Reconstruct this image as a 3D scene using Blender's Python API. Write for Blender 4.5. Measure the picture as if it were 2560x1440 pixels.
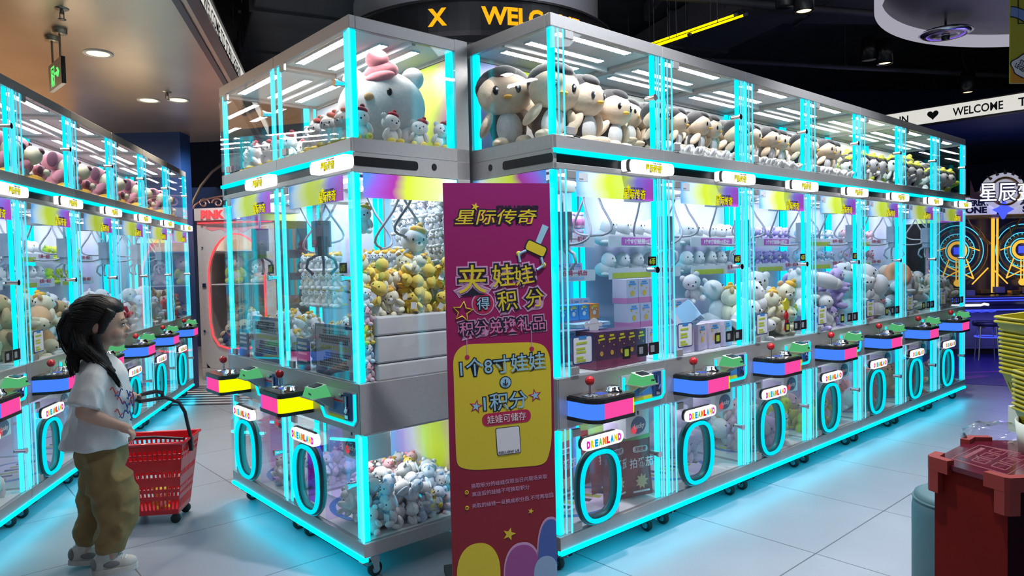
import bpy, bmesh, math, random
import numpy as np
from mathutils import Matrix, Vector, Euler, noise
for o in list(bpy.data.objects): bpy.data.objects.remove(o)
S = bpy.context.scene
COL = S.collection
PI = math.pi
R_ = math.radians
random.seed(7)

# ------------------------------------------------------------------ camera
CAM_H = 1.40
F_PX = 1755.0
cd = bpy.data.cameras.new('camera'); cam = bpy.data.objects.new('camera', cd); COL.objects.link(cam)
cd.sensor_width = 36.0; cd.lens = F_PX / 2560 * 36.0; cd.clip_start = 0.05; cd.clip_end = 100
up = Vector((-0.02144915, 0.99907864, 0.03717273)).normalized()       # world up seen in camera axes (small roll and pitch)
yv = Vector((0, 0, -1)) - up * Vector((0, 0, -1)).dot(up); yv.normalize()
xv = yv.cross(up)
CM = Matrix((xv, yv, up))
cam.matrix_world = Matrix.Translation((0, 0, CAM_H)) @ CM.to_4x4()
S.camera = cam

# ------------------------------------------------------------------ world, exposure, large lights
W = bpy.data.worlds.new('world'); S.world = W; W.use_nodes = True
W.node_tree.nodes['Background'].inputs[0].default_value = (0.23, 0.27, 0.36, 1)
W.node_tree.nodes['Background'].inputs[1].default_value = 0.75
S.view_settings.view_transform = 'Standard'; S.view_settings.look = 'None'
S.view_settings.exposure = 0.0; S.view_settings.gamma = 1.0; S.view_settings.use_curve_mapping = False
S.cycles.transparent_max_bounces = 48; S.cycles.max_bounces = 8; S.cycles.diffuse_bounces = 5
S.cycles.glossy_bounces = 3; S.cycles.sample_clamp_indirect = 4.0
S.cycles.caustics_reflective = False; S.cycles.caustics_refractive = False

RD = Vector((0.749918, 0.661531, 0)); LD = Vector((-0.661707, 0.749763, 0))   # the island's two axes on the floor
A0 = Vector((-0.66545, 3.00645, 0)); B0 = Vector((0.18885, 3.03334, 0))       # the two front corners of the island
GD = Vector((-0.212, 0.9773, 0)).normalized()                                  # the left row runs this way

def light(kind, loc, energy, color=(1, 1, 1), target=None, **kw):
    d = bpy.data.lights.new(kw.pop('name', 'ceiling_lamp'), kind); d.energy = energy; d.color = color
    for k, v in kw.items(): setattr(d, k, v)
    o = bpy.data.objects.new(d.name, d); COL.objects.link(o); o.location = loc
    t = Vector(target) if target else Vector(loc) - Vector((0, 0.001, 1))
    o.rotation_euler = (t - Vector(loc)).to_track_quat('-Z', 'Y').to_euler()
    return o

def isl(r, l, z=0.0): return B0 + RD * r + LD * l + Vector((0, 0, z))
for r, l, e in ((-0.1, -0.75, 360), (2.3, -0.8, 280), (4.6, -0.9, 190)):
    p = isl(r, l, 3.75)
    light('SPOT', p, e, (0.93, 0.95, 1.0), target=isl(r + 0.55, l - 0.2), spot_size=R_(92), spot_blend=0.35, shadow_soft_size=0.05, name='track_spot_light')
light('AREA', isl(2.6, -2.4, 3.9), 75, (0.86, 0.92, 1.0), shape='RECTANGLE', size=3.5, size_y=1.6, name='aisle_light')
light('AREA', (-1.2, 2.0, 3.9), 24, (0.9, 0.93, 1.0), shape='RECTANGLE', size=2.0, size_y=2.0, name='aisle_light')
light('SPOT', (-1.55, 2.75, 3.3), 120, (1.0, 0.9, 0.75), target=(-1.9, 3.3, 0.5), spot_size=R_(70), spot_blend=0.5, shadow_soft_size=0.08, name='downlight_or_fill')
light('SPOT', (-1.6, 4.6, 3.3), 160, (1.0, 0.93, 0.85), target=(-1.55, 4.5, 0), spot_size=R_(95), spot_blend=0.5, shadow_soft_size=0.1, name='downlight_or_fill')
light('AREA', (0.2, 4.3, 4.15), 22, (0.85, 0.88, 1.0), target=(-0.2, 5.4, 3.9), shape='RECTANGLE', size=1.5, size_y=0.3, name='column_fill')  # added fill that lifts the dim column, no fixture hangs here
light('POINT', (6.0, 8.3, 1.1), 26, (0.25, 0.2, 1.0), shadow_soft_size=0.4, name='arcade_glow')  # added point fill for the blue spill on the carpet
light('AREA', (-6.2, 7.0, 2.85), 420, (1.0, 0.74, 0.5), shape='RECTANGLE', size=2.5, size_y=5.0, name='unseen_fill')  # added warm fill out of view, so the glossy soffit mirrors brown
light('AREA', (-6.5, 12.0, 2.85), 15, (0.6, 0.75, 1.0), shape='RECTANGLE', size=2.5, size_y=2.0, name='unseen_fill')  # second fill out of view, cool and weak
for q in ((-2.915, 5.067), (-3.283, 6.48), (-3.02, 6.49)): light('SPOT', (q[0], q[1], 2.92), 60, (1.0, 0.86, 0.66), spot_size=R_(110), spot_blend=0.6, shadow_soft_size=0.06, name='downlight_or_fill')
light('SPOT', (-3.3, 7.6, 2.9), 110, (1.0, 0.95, 0.92), target=(-3.4, 8.9, 1.2), spot_size=R_(100), spot_blend=0.6, shadow_soft_size=0.1, name='downlight_or_fill')  # added spot to brighten the arched machine, no downlight sits here

# ------------------------------------------------------------------ materials
MT = {}
def mat(name, col, rough=0.5, metal=0.0, emit=0.0, ecol=None, vary=0.0, scale=20.0, bump=0.0, sheen=0.0, coat=0.0, spec=0.5, stretch=None):
    m = bpy.data.materials.new(name); m.use_nodes = True; nt = m.node_tree; p = nt.nodes['Principled BSDF']
    p.inputs['Base Color'].default_value = (*col, 1); p.inputs['Roughness'].default_value = rough; p.inputs['Metallic'].default_value = metal
    p.inputs['Specular IOR Level'].default_value = spec
    if coat: p.inputs['Coat Weight'].default_value = coat
    if sheen: p.inputs['Sheen Weight'].default_value = sheen; p.inputs['Sheen Roughness'].default_value = 0.5
    if emit: p.inputs['Emission Color'].default_value = (*(ecol or col), 1); p.inputs['Emission Strength'].default_value = emit
    if vary or bump:
        tc = nt.nodes.new('ShaderNodeTexCoord'); nz = nt.nodes.new('ShaderNodeTexNoise'); nz.inputs['Scale'].default_value = scale; nz.inputs['Detail'].default_value = 4
        if stretch: mp = nt.nodes.new('ShaderNodeMapping'); mp.inputs['Scale'].default_value = stretch; nt.links.new(tc.outputs['Object'], mp.inputs[0]); nt.links.new(mp.outputs[0], nz.inputs['Vector'])
        else: nt.links.new(tc.outputs['Object'], nz.inputs['Vector'])
        if vary:
            r = nt.nodes.new('ShaderNodeValToRGB'); nt.links.new(nz.outputs['Fac'], r.inputs[0])
            r.color_ramp.elements[0].position = 0.3; r.color_ramp.elements[1].position = 0.7
            r.color_ramp.elements[0].color = (*[c * (1 - vary) for c in col], 1); r.color_ramp.elements[1].color = (*[min(1, c * (1 + vary)) for c in col], 1)
            nt.links.new(r.outputs[0], p.inputs['Base Color'])
        if bump:
            b = nt.nodes.new('ShaderNodeBump'); b.inputs['Strength'].default_value = bump; b.inputs['Distance'].default_value = 0.004
            nt.links.new(nz.outputs['Fac'], b.inputs['Height']); nt.links.new(b.outputs[0], p.inputs['Normal'])
    MT[name] = m; return m
def emis(name, col, st):
    m = bpy.data.materials.new(name); m.use_nodes = True; nt = m.node_tree; nt.nodes.clear()
    e = nt.nodes.new('ShaderNodeEmission'); e.inputs[0].default_value = (*col, 1); e.inputs[1].default_value = st
    o = nt.nodes.new('ShaderNodeOutputMaterial'); nt.links.new(e.outputs[0], o.inputs[0]); MT[name] = m; return m
def glass(name, tint=(1, 1, 1), refl=(1, 1, 1), ior=1.45, rough=0.0):
    m = bpy.data.materials.new(name); m.use_nodes = True; nt = m.node_tree; nt.nodes.clear()
    t = nt.nodes.new('ShaderNodeBsdfTransparent'); t.inputs[0].default_value = (*tint, 1)
    g = nt.nodes.new('ShaderNodeBsdfGlossy'); g.inputs['Color'].default_value = (*refl, 1); g.inputs['Roughness'].default_value = rough
    f = nt.nodes.new('ShaderNodeFresnel'); f.inputs[0].default_value = ior
    geo = nt.nodes.new('ShaderNodeNewGeometry')                          # outer and inner faces of the sheet reflect alike
    inv = nt.nodes.new('ShaderNodeMix'); inv.data_type = 'FLOAT'; inv.inputs[2].default_value = ior; inv.inputs[3].default_value = 1.0 / ior
    nt.links.new(geo.outputs['Backfacing'], inv.inputs[0]); nt.links.new(inv.outputs[0], f.inputs[0])
    x = nt.nodes.new('ShaderNodeMixShader'); nt.links.new(f.outputs[0], x.inputs[0]); nt.links.new(t.outputs[0], x.inputs[1]); nt.links.new(g.outputs[0], x.inputs[2])
    o = nt.nodes.new('ShaderNodeOutputMaterial'); nt.links.new(x.outputs[0], o.inputs[0]); MT[name] = m; return m
def ramp_print(name, stops, axis=0, warp=0.35, nscale=2.0, translucent=0.0, space='Generated', rough=0.4, backlit=0.0):
    """printed colour blend: soft bands of ink bent by a low noise"""
    m = bpy.data.materials.new(name); m.use_nodes = True; nt = m.node_tree; p = nt.nodes['Principled BSDF']; p.inputs['Roughness'].default_value = rough
    tc = nt.nodes.new('ShaderNodeTexCoord'); nz = nt.nodes.new('ShaderNodeTexNoise'); nz.inputs['Scale'].default_value = nscale; nz.inputs['Detail'].default_value = 0.5
    sx = nt.nodes.new('ShaderNodeSeparateXYZ'); nt.links.new(tc.outputs[space], sx.inputs[0]); nt.links.new(tc.outputs[space], nz.inputs['Vector'])
    a = nt.nodes.new('ShaderNodeMath'); a.operation = 'MULTIPLY_ADD'; a.inputs[1].default_value = warp; a.inputs[2].default_value = -warp / 2
    nt.links.new(nz.outputs['Fac'], a.inputs[0])
    b = nt.nodes.new('ShaderNodeMath'); b.operation = 'ADD'; nt.links.new(a.outputs[0], b.inputs[0]); nt.links.new(sx.outputs[axis], b.inputs[1])
    r = nt.nodes.new('ShaderNodeValToRGB'); nt.links.new(b.outputs[0], r.inputs[0]); cr = r.color_ramp
    while len(cr.elements) < len(stops): cr.elements.new(0.5)
    for e, (q, c) in zip(cr.elements, stops): e.position = q; e.color = (*c, 1)
    nt.links.new(r.outputs[0], p.inputs['Base Color'])
    if backlit: nt.links.new(r.outputs[0], p.inputs['Emission Color']); p.inputs['Emission Strength'].default_value = backlit  # emission in the ink stands in for light from behind the sheet
    if translucent:
        tl = nt.nodes.new('ShaderNodeBsdfTranslucent'); nt.links.new(r.outputs[0], tl.inputs[0])
        x = nt.nodes.new('ShaderNodeMixShader'); x.inputs[0].default_value = translucent
        nt.links.new(p.outputs[0], x.inputs[1]); nt.links.new(tl.outputs[0], x.inputs[2]); nt.links.new(x.outputs[0], nt.nodes['Material Output'].inputs[0])
    MT[name] = m; return m

mat('silver', (0.46, 0.45, 0.45), 0.42, 0.45, vary=0.04, scale=60)
mat('chrome', (0.75, 0.76, 0.78), 0.12, 1.0)
mat('black', (0.012, 0.012, 0.014), 0.3, vary=0.2)
mat('black_matte', (0.02, 0.02, 0.022), 0.7, vary=0.2)
mat('rubber', (0.015, 0.015, 0.016), 0.6, vary=0.3)
mat('white', (0.8, 0.8, 0.8), 0.4, vary=0.03)
mat('tray_white', (0.80, 0.81, 0.79), 0.4, vary=0.04, scale=6)
mat('acrylic_white', (0.62, 0.62, 0.62), 0.35, vary=0.06, scale=8, bump=0.15)
mat('red_plastic', (0.62, 0.01, 0.015), 0.25, coat=0.5, vary=0.04)
mat('dark_blue', (0.02, 0.06, 0.2), 0.4, vary=0.1)
mat('mid_blue', (0.05, 0.25, 0.6), 0.4, vary=0.1)
mat('yellow_print', (0.85, 0.75, 0.03), 0.5, vary=0.03)
mat('ink_black', (0.01, 0.01, 0.012), 0.5)
mat('ink_white', (0.85, 0.85, 0.86), 0.5)
mat('lime_print', (0.45, 0.55, 0.05), 0.5, vary=0.1)
mat('paper', (0.72, 0.74, 0.8), 0.6, vary=0.03)
mat('grey_cable', (0.3, 0.32, 0.36), 0.4, vary=0.1)
emis('cyan_led', (0.0, 0.80, 1.0), 1.7)
emis('cyan_edge', (0.12, 0.80, 1.0), 1.25)
emis('cyan_ring', (0.0, 0.72, 0.86), 1.15)
emis('white_sign', (1.0, 1.0, 1.0), 1.3)
emis('blue_panel', (0.06, 0.22, 1.0), 1.1)
emis('pink_panel', (0.92, 0.07, 0.36), 1.05)
emis('yellow_panel', (0.86, 0.92, 0.0), 1.1)
emis('logo_yellow', (0.9, 0.82, 0.0), 0.95)
emis('reader_green', (0.16, 0.80, 0.30), 0.55)
mat('reader_shell', (0.8, 0.85, 0.72), 0.35, emit=0.18, ecol=(0.2, 0.8, 0.4))
glass('pane', (0.985, 0.99, 0.995)); glass('acrylic', (0.93, 0.98, 1.0)); glass('purple_film', (0.92, 0.84, 0.99)); glass('clear_bag', (0.95, 0.95, 0.96), ior=1.3, rough=0.12)
glass('violet_film', (0.62, 0.22, 0.92))
LIME = (0.62, 0.78, 0.03)
ramp_print('header_print', [(0.0, (0.12, 0.42, 0.9)), (0.12, (0.6, 0.8, 0.95)), (0.28, (0.72, 0.85, 0.35)), (0.40, LIME), (0.60, (0.62, 0.78, 0.12)), (0.74, (0.25, 0.2, 0.8)), (0.88, (0.36, 0.1, 0.65)), (1.0, (0.5, 0.08, 0.55))], 0, 0.25, 1.6, backlit=0.42)
ramp_print('header_print_side', [(0.0, (0.1, 0.3, 0.9)), (0.12, (0.35, 0.12, 0.75)), (0.3, (0.4, 0.03, 0.35)), (0.42, LIME), (0.75, (0.7, 0.85, 0.3)), (0.9, (0.75, 0.85, 0.95)), (1.0, (0.12, 0.35, 0.85))], 1, 0.2, 1.6, backlit=0.4)
ramp_print('back_print', [(0.0, (0.3, 0.45, 0.85)), (0.2, (0.55, 0.4, 0.85)), (0.38, (0.75, 0.75, 0.85)), (0.52, LIME), (0.7, (0.6, 0.75, 0.05)), (0.86, (0.8, 0.3, 0.55)), (1.0, (0.3, 0.45, 0.85))], 0, 0.6, 1.4)
ramp_print('pale_back', [(0.0, (0.45, 0.55, 0.8)), (0.3, (0.7, 0.72, 0.85)), (0.55, (0.6, 0.55, 0.8)), (0.8, (0.75, 0.78, 0.8)), (1.0, (0.45, 0.55, 0.85))], 0, 0.6, 1.5)
ramp_print('pale_display', [(0.0, (0.62, 0.66, 0.78)), (0.4, (0.74, 0.74, 0.78)), (0.7, (0.70, 0.73, 0.66)), (1.0, (0.64, 0.66, 0.78))], 0, 0.5, 1.4)
emis('led_white', (1.0, 0.98, 0.95), 140.0)
mat('roof_white', (0.9, 0.9, 0.9), 0.5, vary=0.02)
emis('led_main', (0.72, 0.82, 1.0), 30.0)
emis('led_low', (0.92, 0.96, 1.0), 24.0)
emis('led_low_bright', (1.0, 0.98, 0.95), 44.0)
emis('led_low_dim', (0.92, 0.98, 0.97), 8.0)
emis('cyan_base', (0.0, 0.72, 1.0), 11.0)

# ------------------------------------------------------------------ mesh building
class MB:
    def __init__(s): s.v = []; s.f = []; s.m = []; s.s = []; s.X = Matrix()
    def add(s, vs, fs, mi=0, smooth=False):
        b = len(s.v); X = s.X
        s.v += [tuple(X @ Vector(p)) for p in vs]
        s.f += [tuple(i + b for i in f) for f in fs]; s.m += [mi] * len(fs); s.s += [smooth] * len(fs)
        return s
    def box(s, x0, x1, y0, y1, z0, z1, mi=0):
        v = [(x0, y0, z0), (x1, y0, z0), (x1, y1, z0), (x0, y1, z0), (x0, y0, z1), (x1, y0, z1), (x1, y1, z1), (x0, y1, z1)]
        return s.add(v, [(0, 3, 2, 1), (4, 5, 6, 7), (0, 1, 5, 4), (1, 2, 6, 5), (2, 3, 7, 6), (3, 0, 4, 7)], mi)
    def cbox(s, c, d, rot=None, mi=0, ch=0.0):
        """box about its centre, optional rotation and chamfer"""
        K = s.X; s.X = K @ Matrix.Translation(c) @ (Euler(rot).to_matrix().to_4x4() if rot else Matrix())
        a, b, e = (q / 2 for q in d)
        if ch:
            o = [(-a + ch, -b), (a - ch, -b), (a, -b + ch), (a, b - ch), (a - ch, b), (-a + ch, b), (-a, b - ch), (-a, -b + ch)]
            s.prism(o, -e, e, mi)
        else: s.box(-a, a, -b, b, -e, e, mi)
        s.X = K; return s
    def prism(s, o, z0, z1, mi=0, top=True, side=None, smooth=False):
        n = len(o); v = [(x, y, z0) for x, y in o] + [(x, y, z1) for x, y in o]
        if top: s.add(v, [tuple(range(n - 1, -1, -1)), tuple(range(n, 2 * n))], mi)
        for i in range(n):
            j = (i + 1) % n
            s.add([v[i], v[j], v[n + j], v[n + i]], [(0, 1, 2, 3)], side[i] if side else mi, smooth)
        return s
    def plate(s, o, y0, y1, mi=0):
        """outline in x,z given a thickness from y0 (front) to y1"""
        n = len(o); v = [(x, y0, z) for x, z in o] + [(x, y1, z) for x, z in o]
        return s.add(v, [tuple(range(n)), tuple(range(2 * n - 1, n - 1, -1))] + [((i + 1) % n, i, n + i, n + (i + 1) % n) for i in range(n)], mi)
    def ball(s, c, r, mi=0, seg=12, rings=8, rot=None):
        K = s.X; s.X = K @ Matrix.Translation(c) @ (Euler(rot).to_matrix().to_4x4() if rot else Matrix())
        r = (r, r, r) if not hasattr(r, '__len__') else r
        v = [(0, 0, r[2])]; f = []
        for i in range(1, rings):
            t = PI * i / rings
            for j in range(seg):
                p = 2 * PI * j / seg; v.append((r[0] * math.sin(t) * math.cos(p), r[1] * math.sin(t) * math.sin(p), r[2] * math.cos(t)))
        v.append((0, 0, -r[2])); L = len(v) - 1
        for j in range(seg):
            k = (j + 1) % seg; f.append((0, 1 + j, 1 + k)); f.append((L, L - seg + k, L - seg + j))
            for i in range(rings - 2): a = 1 + i * seg; f.append((a + j, a + seg + j, a + seg + k, a + k))
        s.add(v, f, mi, True); s.X = K; return s
    def tube(s, pts, r, mi=0, seg=8, closed=False, caps=True, flat=1.0):
        pts = [Vector(p) for p in pts]; n = len(pts); rs = r if hasattr(r, '__len__') else [r] * n
        v = []; f = []; nrm = None
        for i, p in enumerate(pts):
            a = pts[(i - 1) % n] if (closed or i) else p; b = pts[(i + 1) % n] if (closed or i < n - 1) else p
            t = (b - a).normalized()
            if nrm is None: nrm = t.orthogonal().normalized()
            nrm = (nrm - t * nrm.dot(t)); nrm = nrm.normalized() if nrm.length > 1e-6 else t.orthogonal().normalized()
            bn = t.cross(nrm)
            for j in range(seg):
                q = 2 * PI * j / seg; v.append(tuple(p + (nrm * math.cos(q) + bn * math.sin(q) * flat) * rs[i]))
        for i in range(n if closed else n - 1):
            k = (i + 1) % n
            for j in range(seg): l = (j + 1) % seg; f.append((i * seg + j, i * seg + l, k * seg + l, k * seg + j))
        s.add(v, f, mi, True)
        if caps and not closed: s.add(v[:seg], [tuple(range(seg - 1, -1, -1))], mi); s.add(v[-seg:], [tuple(range(seg))], mi)
        return s
    def lathe(s, prof, mi=0, seg=20, c=(0, 0, 0), smooth=True):
        v = []; f = []
        for r, z in prof:
            for j in range(seg): q = 2 * PI * j / seg; v.append((c[0] + r * math.cos(q), c[1] + r * math.sin(q), c[2] + z))
        for i in range(len(prof) - 1):
            for j in range(seg): k = (j + 1) % seg; f.append((i * seg + j, i * seg + k, (i + 1) * seg + k, (i + 1) * seg + j))
        return s.add(v, f, mi, smooth)
    def cyl(s, a, b, r, mi=0, seg=14): return s.tube([a, b], r, mi, seg)
    def text(s, t, x, z, size, y=0.0, mi=0, bold=0.0, shear=0.0, th=0.001, fit=None, rot=0.0, sx=1.0):
        """lettering centred on x,z, standing in the plane y, reading from -y"""
        vs, fs = text_mesh(t, bold / size if size else 0, shear)
        xs = [p[0] for p in vs]; zs = [p[1] for p in vs]
        if not xs: return s
        cx = (min(xs) + max(xs)) / 2; k = size; kx = k * sx
        if fit: kx = fit / max(1e-6, max(xs) - min(xs))
        c, n = math.cos(rot), math.sin(rot)
        out = []
        for p in vs:
            X = (p[0] - cx) * kx; Z = (p[1] - 0.36) * k
            out.append((x + X * c - Z * n, y - (th if p[2] > 0 else 0), z + X * n + Z * c))
        return s.add(out, fs, mi)
    def build(s, name, mats, parent=None, bevel=0.0, loc=None, sub=0):
        me = bpy.data.meshes.new(name); me.from_pydata(s.v, [], s.f)
        for q in mats: me.materials.append(MT[q] if isinstance(q, str) else q)
        me.polygons.foreach_set('material_index', s.m); me.polygons.foreach_set('use_smooth', s.s); me.update()
        o = bpy.data.objects.new(name, me); COL.objects.link(o)
        if parent: o.parent = parent
        if loc: o.location = loc
        if bevel: b = o.modifiers.new('bevel', 'BEVEL'); b.width = bevel; b.segments = 2; b.limit_method = 'ANGLE'
        if sub: q = o.modifiers.new('sub', 'SUBSURF'); q.levels = sub; q.render_levels = sub
        return o
_tc = {}
def text_mesh(t, bold, shear):
    k = (t, round(bold, 3), shear)
    if k not in _tc:
        c = bpy.data.curves.new('t', 'FONT'); c.body = t; c.size = 1.0; c.extrude = 0.5; c.offset = bold; c.shear = shear; c.resolution_u = 3
        o = bpy.data.objects.new('t', c); COL.objects.link(o); dg = bpy.context.evaluated_depsgraph_get(); dg.update()
        me = bpy.data.meshes.new_from_object(o.evaluated_get(dg))
        _tc[k] = ([tuple(v.co) for v in me.vertices], [tuple(p.vertices) for p in me.polygons])
        bpy.data.objects.remove(o); bpy.data.curves.remove(c); bpy.data.meshes.remove(me)
    return _tc[k]
def tag(o, label=None, cat=None, group=None, kind=None):
    if label: o['label'] = label
    if cat: o['category'] = cat
    if group: o['group'] = group
    if kind: o['kind'] = kind
    return o
def thing(name, label, cat, loc=(0, 0, 0), rz=0.0, group=None):
    o = bpy.data.objects.new(name, None); COL.objects.link(o); o.empty_display_size = 0.1
    o.location = loc; o.rotation_euler = (0, 0, rz); return tag(o, label, cat, group)
def copy_tree(o, parent=None):
    c = o.copy(); COL.objects.link(c); c.parent = parent
    for ch in list(o.children): copy_tree(ch, c)
    return c
def rrect(x0, x1, z0, z1, r, n=5):
    o = []
    for cx, cz, a in ((x1 - r, z0 + r, -90), (x1 - r, z1 - r, 0), (x0 + r, z1 - r, 90), (x0 + r, z0 + r, 180)):
        for i in range(n + 1): q = R_(a + 90 * i / n); o.append((cx + r * math.cos(q), cz + r * math.sin(q)))
    return o
def star(cx, cz, r, k=0.45, n=5, rot=0.0):
    return [(cx + (r if i % 2 == 0 else r * k) * math.sin(PI * i / n + rot), cz + (r if i % 2 == 0 else r * k) * math.cos(PI * i / n + rot)) for i in range(2 * n)]
def ang(d): return math.atan2(d.y, d.x)

# ------------------------------------------------------------------ the setting
def struct(o): o['kind'] = 'structure'; return o
def floor_mat():
    m = bpy.data.materials.new('floor_tile'); m.use_nodes = True; nt = m.node_tree; p = nt.nodes['Principled BSDF']
    tc = nt.nodes.new('ShaderNodeTexCoord'); mp = nt.nodes.new('ShaderNodeMapping'); nt.links.new(tc.outputs['Object'], mp.inputs['Vector'])
    br = nt.nodes.new('ShaderNodeTexBrick'); br.offset = 0.0; br.inputs['Scale'].default_value = 1.0; br.inputs['Brick Width'].default_value = 0.8; br.inputs['Row Height'].default_value = 0.8
    br.inputs['Mortar Size'].default_value = 0.0032; br.inputs['Mortar Smooth'].default_value = 0.2
    br.inputs['Color1'].default_value = (0.33, 0.355, 0.40, 1); br.inputs['Color2'].default_value = (0.355, 0.38, 0.43, 1); br.inputs['Mortar'].default_value = (0.10, 0.10, 0.11, 1)
    nt.links.new(mp.outputs[0], br.inputs['Vector'])
    vo = nt.nodes.new('ShaderNodeTexVoronoi'); vo.inputs['Scale'].default_value = 90; nt.links.new(tc.outputs['Object'], vo.inputs['Vector'])
    r = nt.nodes.new('ShaderNodeValToRGB'); r.color_ramp.elements[0].position = 0.09; r.color_ramp.elements[0].color = (0.55, 0.55, 0.56, 1); r.color_ramp.elements[1].position = 0.13; r.color_ramp.elements[1].color = (1, 1, 1, 1)
    nt.links.new(vo.outputs['Distance'], r.inputs[0])
    v2 = nt.nodes.new('ShaderNodeTexNoise'); v2.inputs['Scale'].default_value = 2.2; v2.inputs['Detail'].default_value = 6; nt.links.new(tc.outputs['Object'], v2.inputs['Vector'])
    r2 = nt.nodes.new('ShaderNodeValToRGB'); r2.color_ramp.elements[0].position = 0.3; r2.color_ramp.elements[0].color = (0.86, 0.86, 0.87, 1); r2.color_ramp.elements[1].position = 0.7; nt.links.new(v2.outputs['Fac'], r2.inputs[0])
    a = nt.nodes.new('ShaderNodeMix'); a.data_type = 'RGBA'; a.blend_type = 'MULTIPLY'; a.inputs[0].default_value = 1; nt.links.new(br.outputs[0], a.inputs[6]); nt.links.new(r.outputs[0], a.inputs[7])
    b = nt.nodes.new('ShaderNodeMix'); b.data_type = 'RGBA'; b.blend_type = 'MULTIPLY'; b.inputs[0].default_value = 1; nt.links.new(a.outputs[2], b.inputs[6]); nt.links.new(r2.outputs[0], b.inputs[7])
    nt.links.new(b.outputs[2], p.inputs['Base Color'])
    rr = nt.nodes.new('ShaderNodeMapRange'); rr.inputs[3].default_value = 0.30; rr.inputs[4].default_value = 0.46; nt.links.new(v2.outputs['Fac'], rr.inputs[0]); nt.links.new(rr.outputs[0], p.inputs['Roughness'])
    MT['floor_tile'] = m
floor_mat()
mat('soffit_metal', (0.68, 0.55, 0.42), 0.32, 0.85, vary=0.12, scale=1.3, bump=0.02)
mat('ceiling_black', (0.035, 0.035, 0.040), 0.75, vary=0.3, scale=3)
mat('duct_black', (0.055, 0.055, 0.065), 0.55, vary=0.2, scale=4)
mat('wall_navy', (0.008, 0.03, 0.10), 0.6, vary=0.1, scale=3)
mat('pillar_navy', (0.012, 0.055, 0.2), 0.5, vary=0.06, scale=3)
mat('wall_brown', (0.13, 0.085, 0.05), 0.7, vary=0.3, scale=1.5); mat('wall_warm', (0.45, 0.36, 0.27), 0.7, vary=0.2, scale=1); mat('wall_dark', (0.02, 0.022, 0.03), 0.7, vary=0.2, scale=2)
mat('column_grey', (0.42, 0.42, 0.45), 0.4, 0.3, vary=0.05, scale=4)
mat('trim_dark', (0.05, 0.045, 0.05), 0.3, 0.5, vary=0.1)

# floor in the island's own axes so that the tile joints follow the machines
fb = MB(); fb.box(-12, 14, -8, 14, -0.05, 0)
fl = struct(fb.build('floor', ['floor_tile'], loc=(0, 0, 0)))
o_ = B0 + RD * 1.05 + LD * (-0.64); fl.location = (o_.x, o_.y, 0); fl.rotation_euler = (0, 0, ang(RD))
# black-and-white striped floor patch in front of the arched machine, and the deep blue arcade carpet on the right
mat('stripe_black', (0.02, 0.02, 0.025), 0.3); mat('stripe_white', (0.6, 0.6, 0.62), 0.3)
sb = MB()
for k in range(9): sb.box(-0.55, 0.75, k * 0.14, k * 0.14 + 0.07, 0.0, 0.003, 0)
for k in range(9): sb.box(-0.55, 0.75, k * 0.14 + 0.07, k * 0.14 + 0.14, 0.0, 0.003, 1)
s_ = struct(sb.build('floor_stripes', ['stripe_black', 'stripe_white'], loc=(-3.55, 7.15, 0)))
mat('carpet_blue', (0.05, 0.035, 0.30), 0.35, vary=0.15, scale=6); mat('carpet_violet', (0.35, 0.05, 0.5), 0.35)
cb = MB(); cb.prism([(4.55, 7.55), (6.0, 6.75), (9.5, 6.6), (9.5, 11.5), (4.4, 11.5)], 0.0, 0.003, 0)
for (x, y, w, d, r) in ((5.0, 7.75, 0.7, 0.13, 0.35), (5.5, 7.55, 0.5, 0.09, -0.2), (6.0, 7.45, 0.9, 0.1, 0.1), (5.3, 8.1, 0.9, 0.08, 0.1)): cb.cbox((x, y, 0.0035), (w, d, 0.002), (0, 0, r), 1, 0.03)
struct(cb.build('floor_carpet', ['carpet_blue', 'carpet_violet']))

# left soffit: low glossy ceiling with a lit fascia along its edge
e0 = Vector((-1.777, 4.115, 0)); ed = (Vector((-2.189, 5.740, 0)) - e0).normalized(); en = Vector((ed.y, -ed.x, 0))   # en points into the open hall
p0 = e0 - ed * 6.5; p1 = e0 + ed * 4.6
SZ = 2.95
sf = MB(); inn = lambda p, k: (p.x - en.x * k, p.y - en.y * k)
sf.prism([inn(p0, 0.052), inn(p1, 0.052), (-7.5, p1.y + 0.6), (-7.5, p0.y)], SZ, SZ + 0.06, 0)
struct(sf.build('ceiling_soffit', ['soffit_metal']))
tb = MB(); tb.prism([inn(p0, 0.098), inn(p1, 0.098), inn(p1, 0.14), inn(p0, 0.14)], SZ - 0.012, SZ + 0.02, 0)
struct(tb.build('trim_1', ['trim_dark']))
emis('fascia_white', (0.95, 0.93, 0.86), 0.75)
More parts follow.
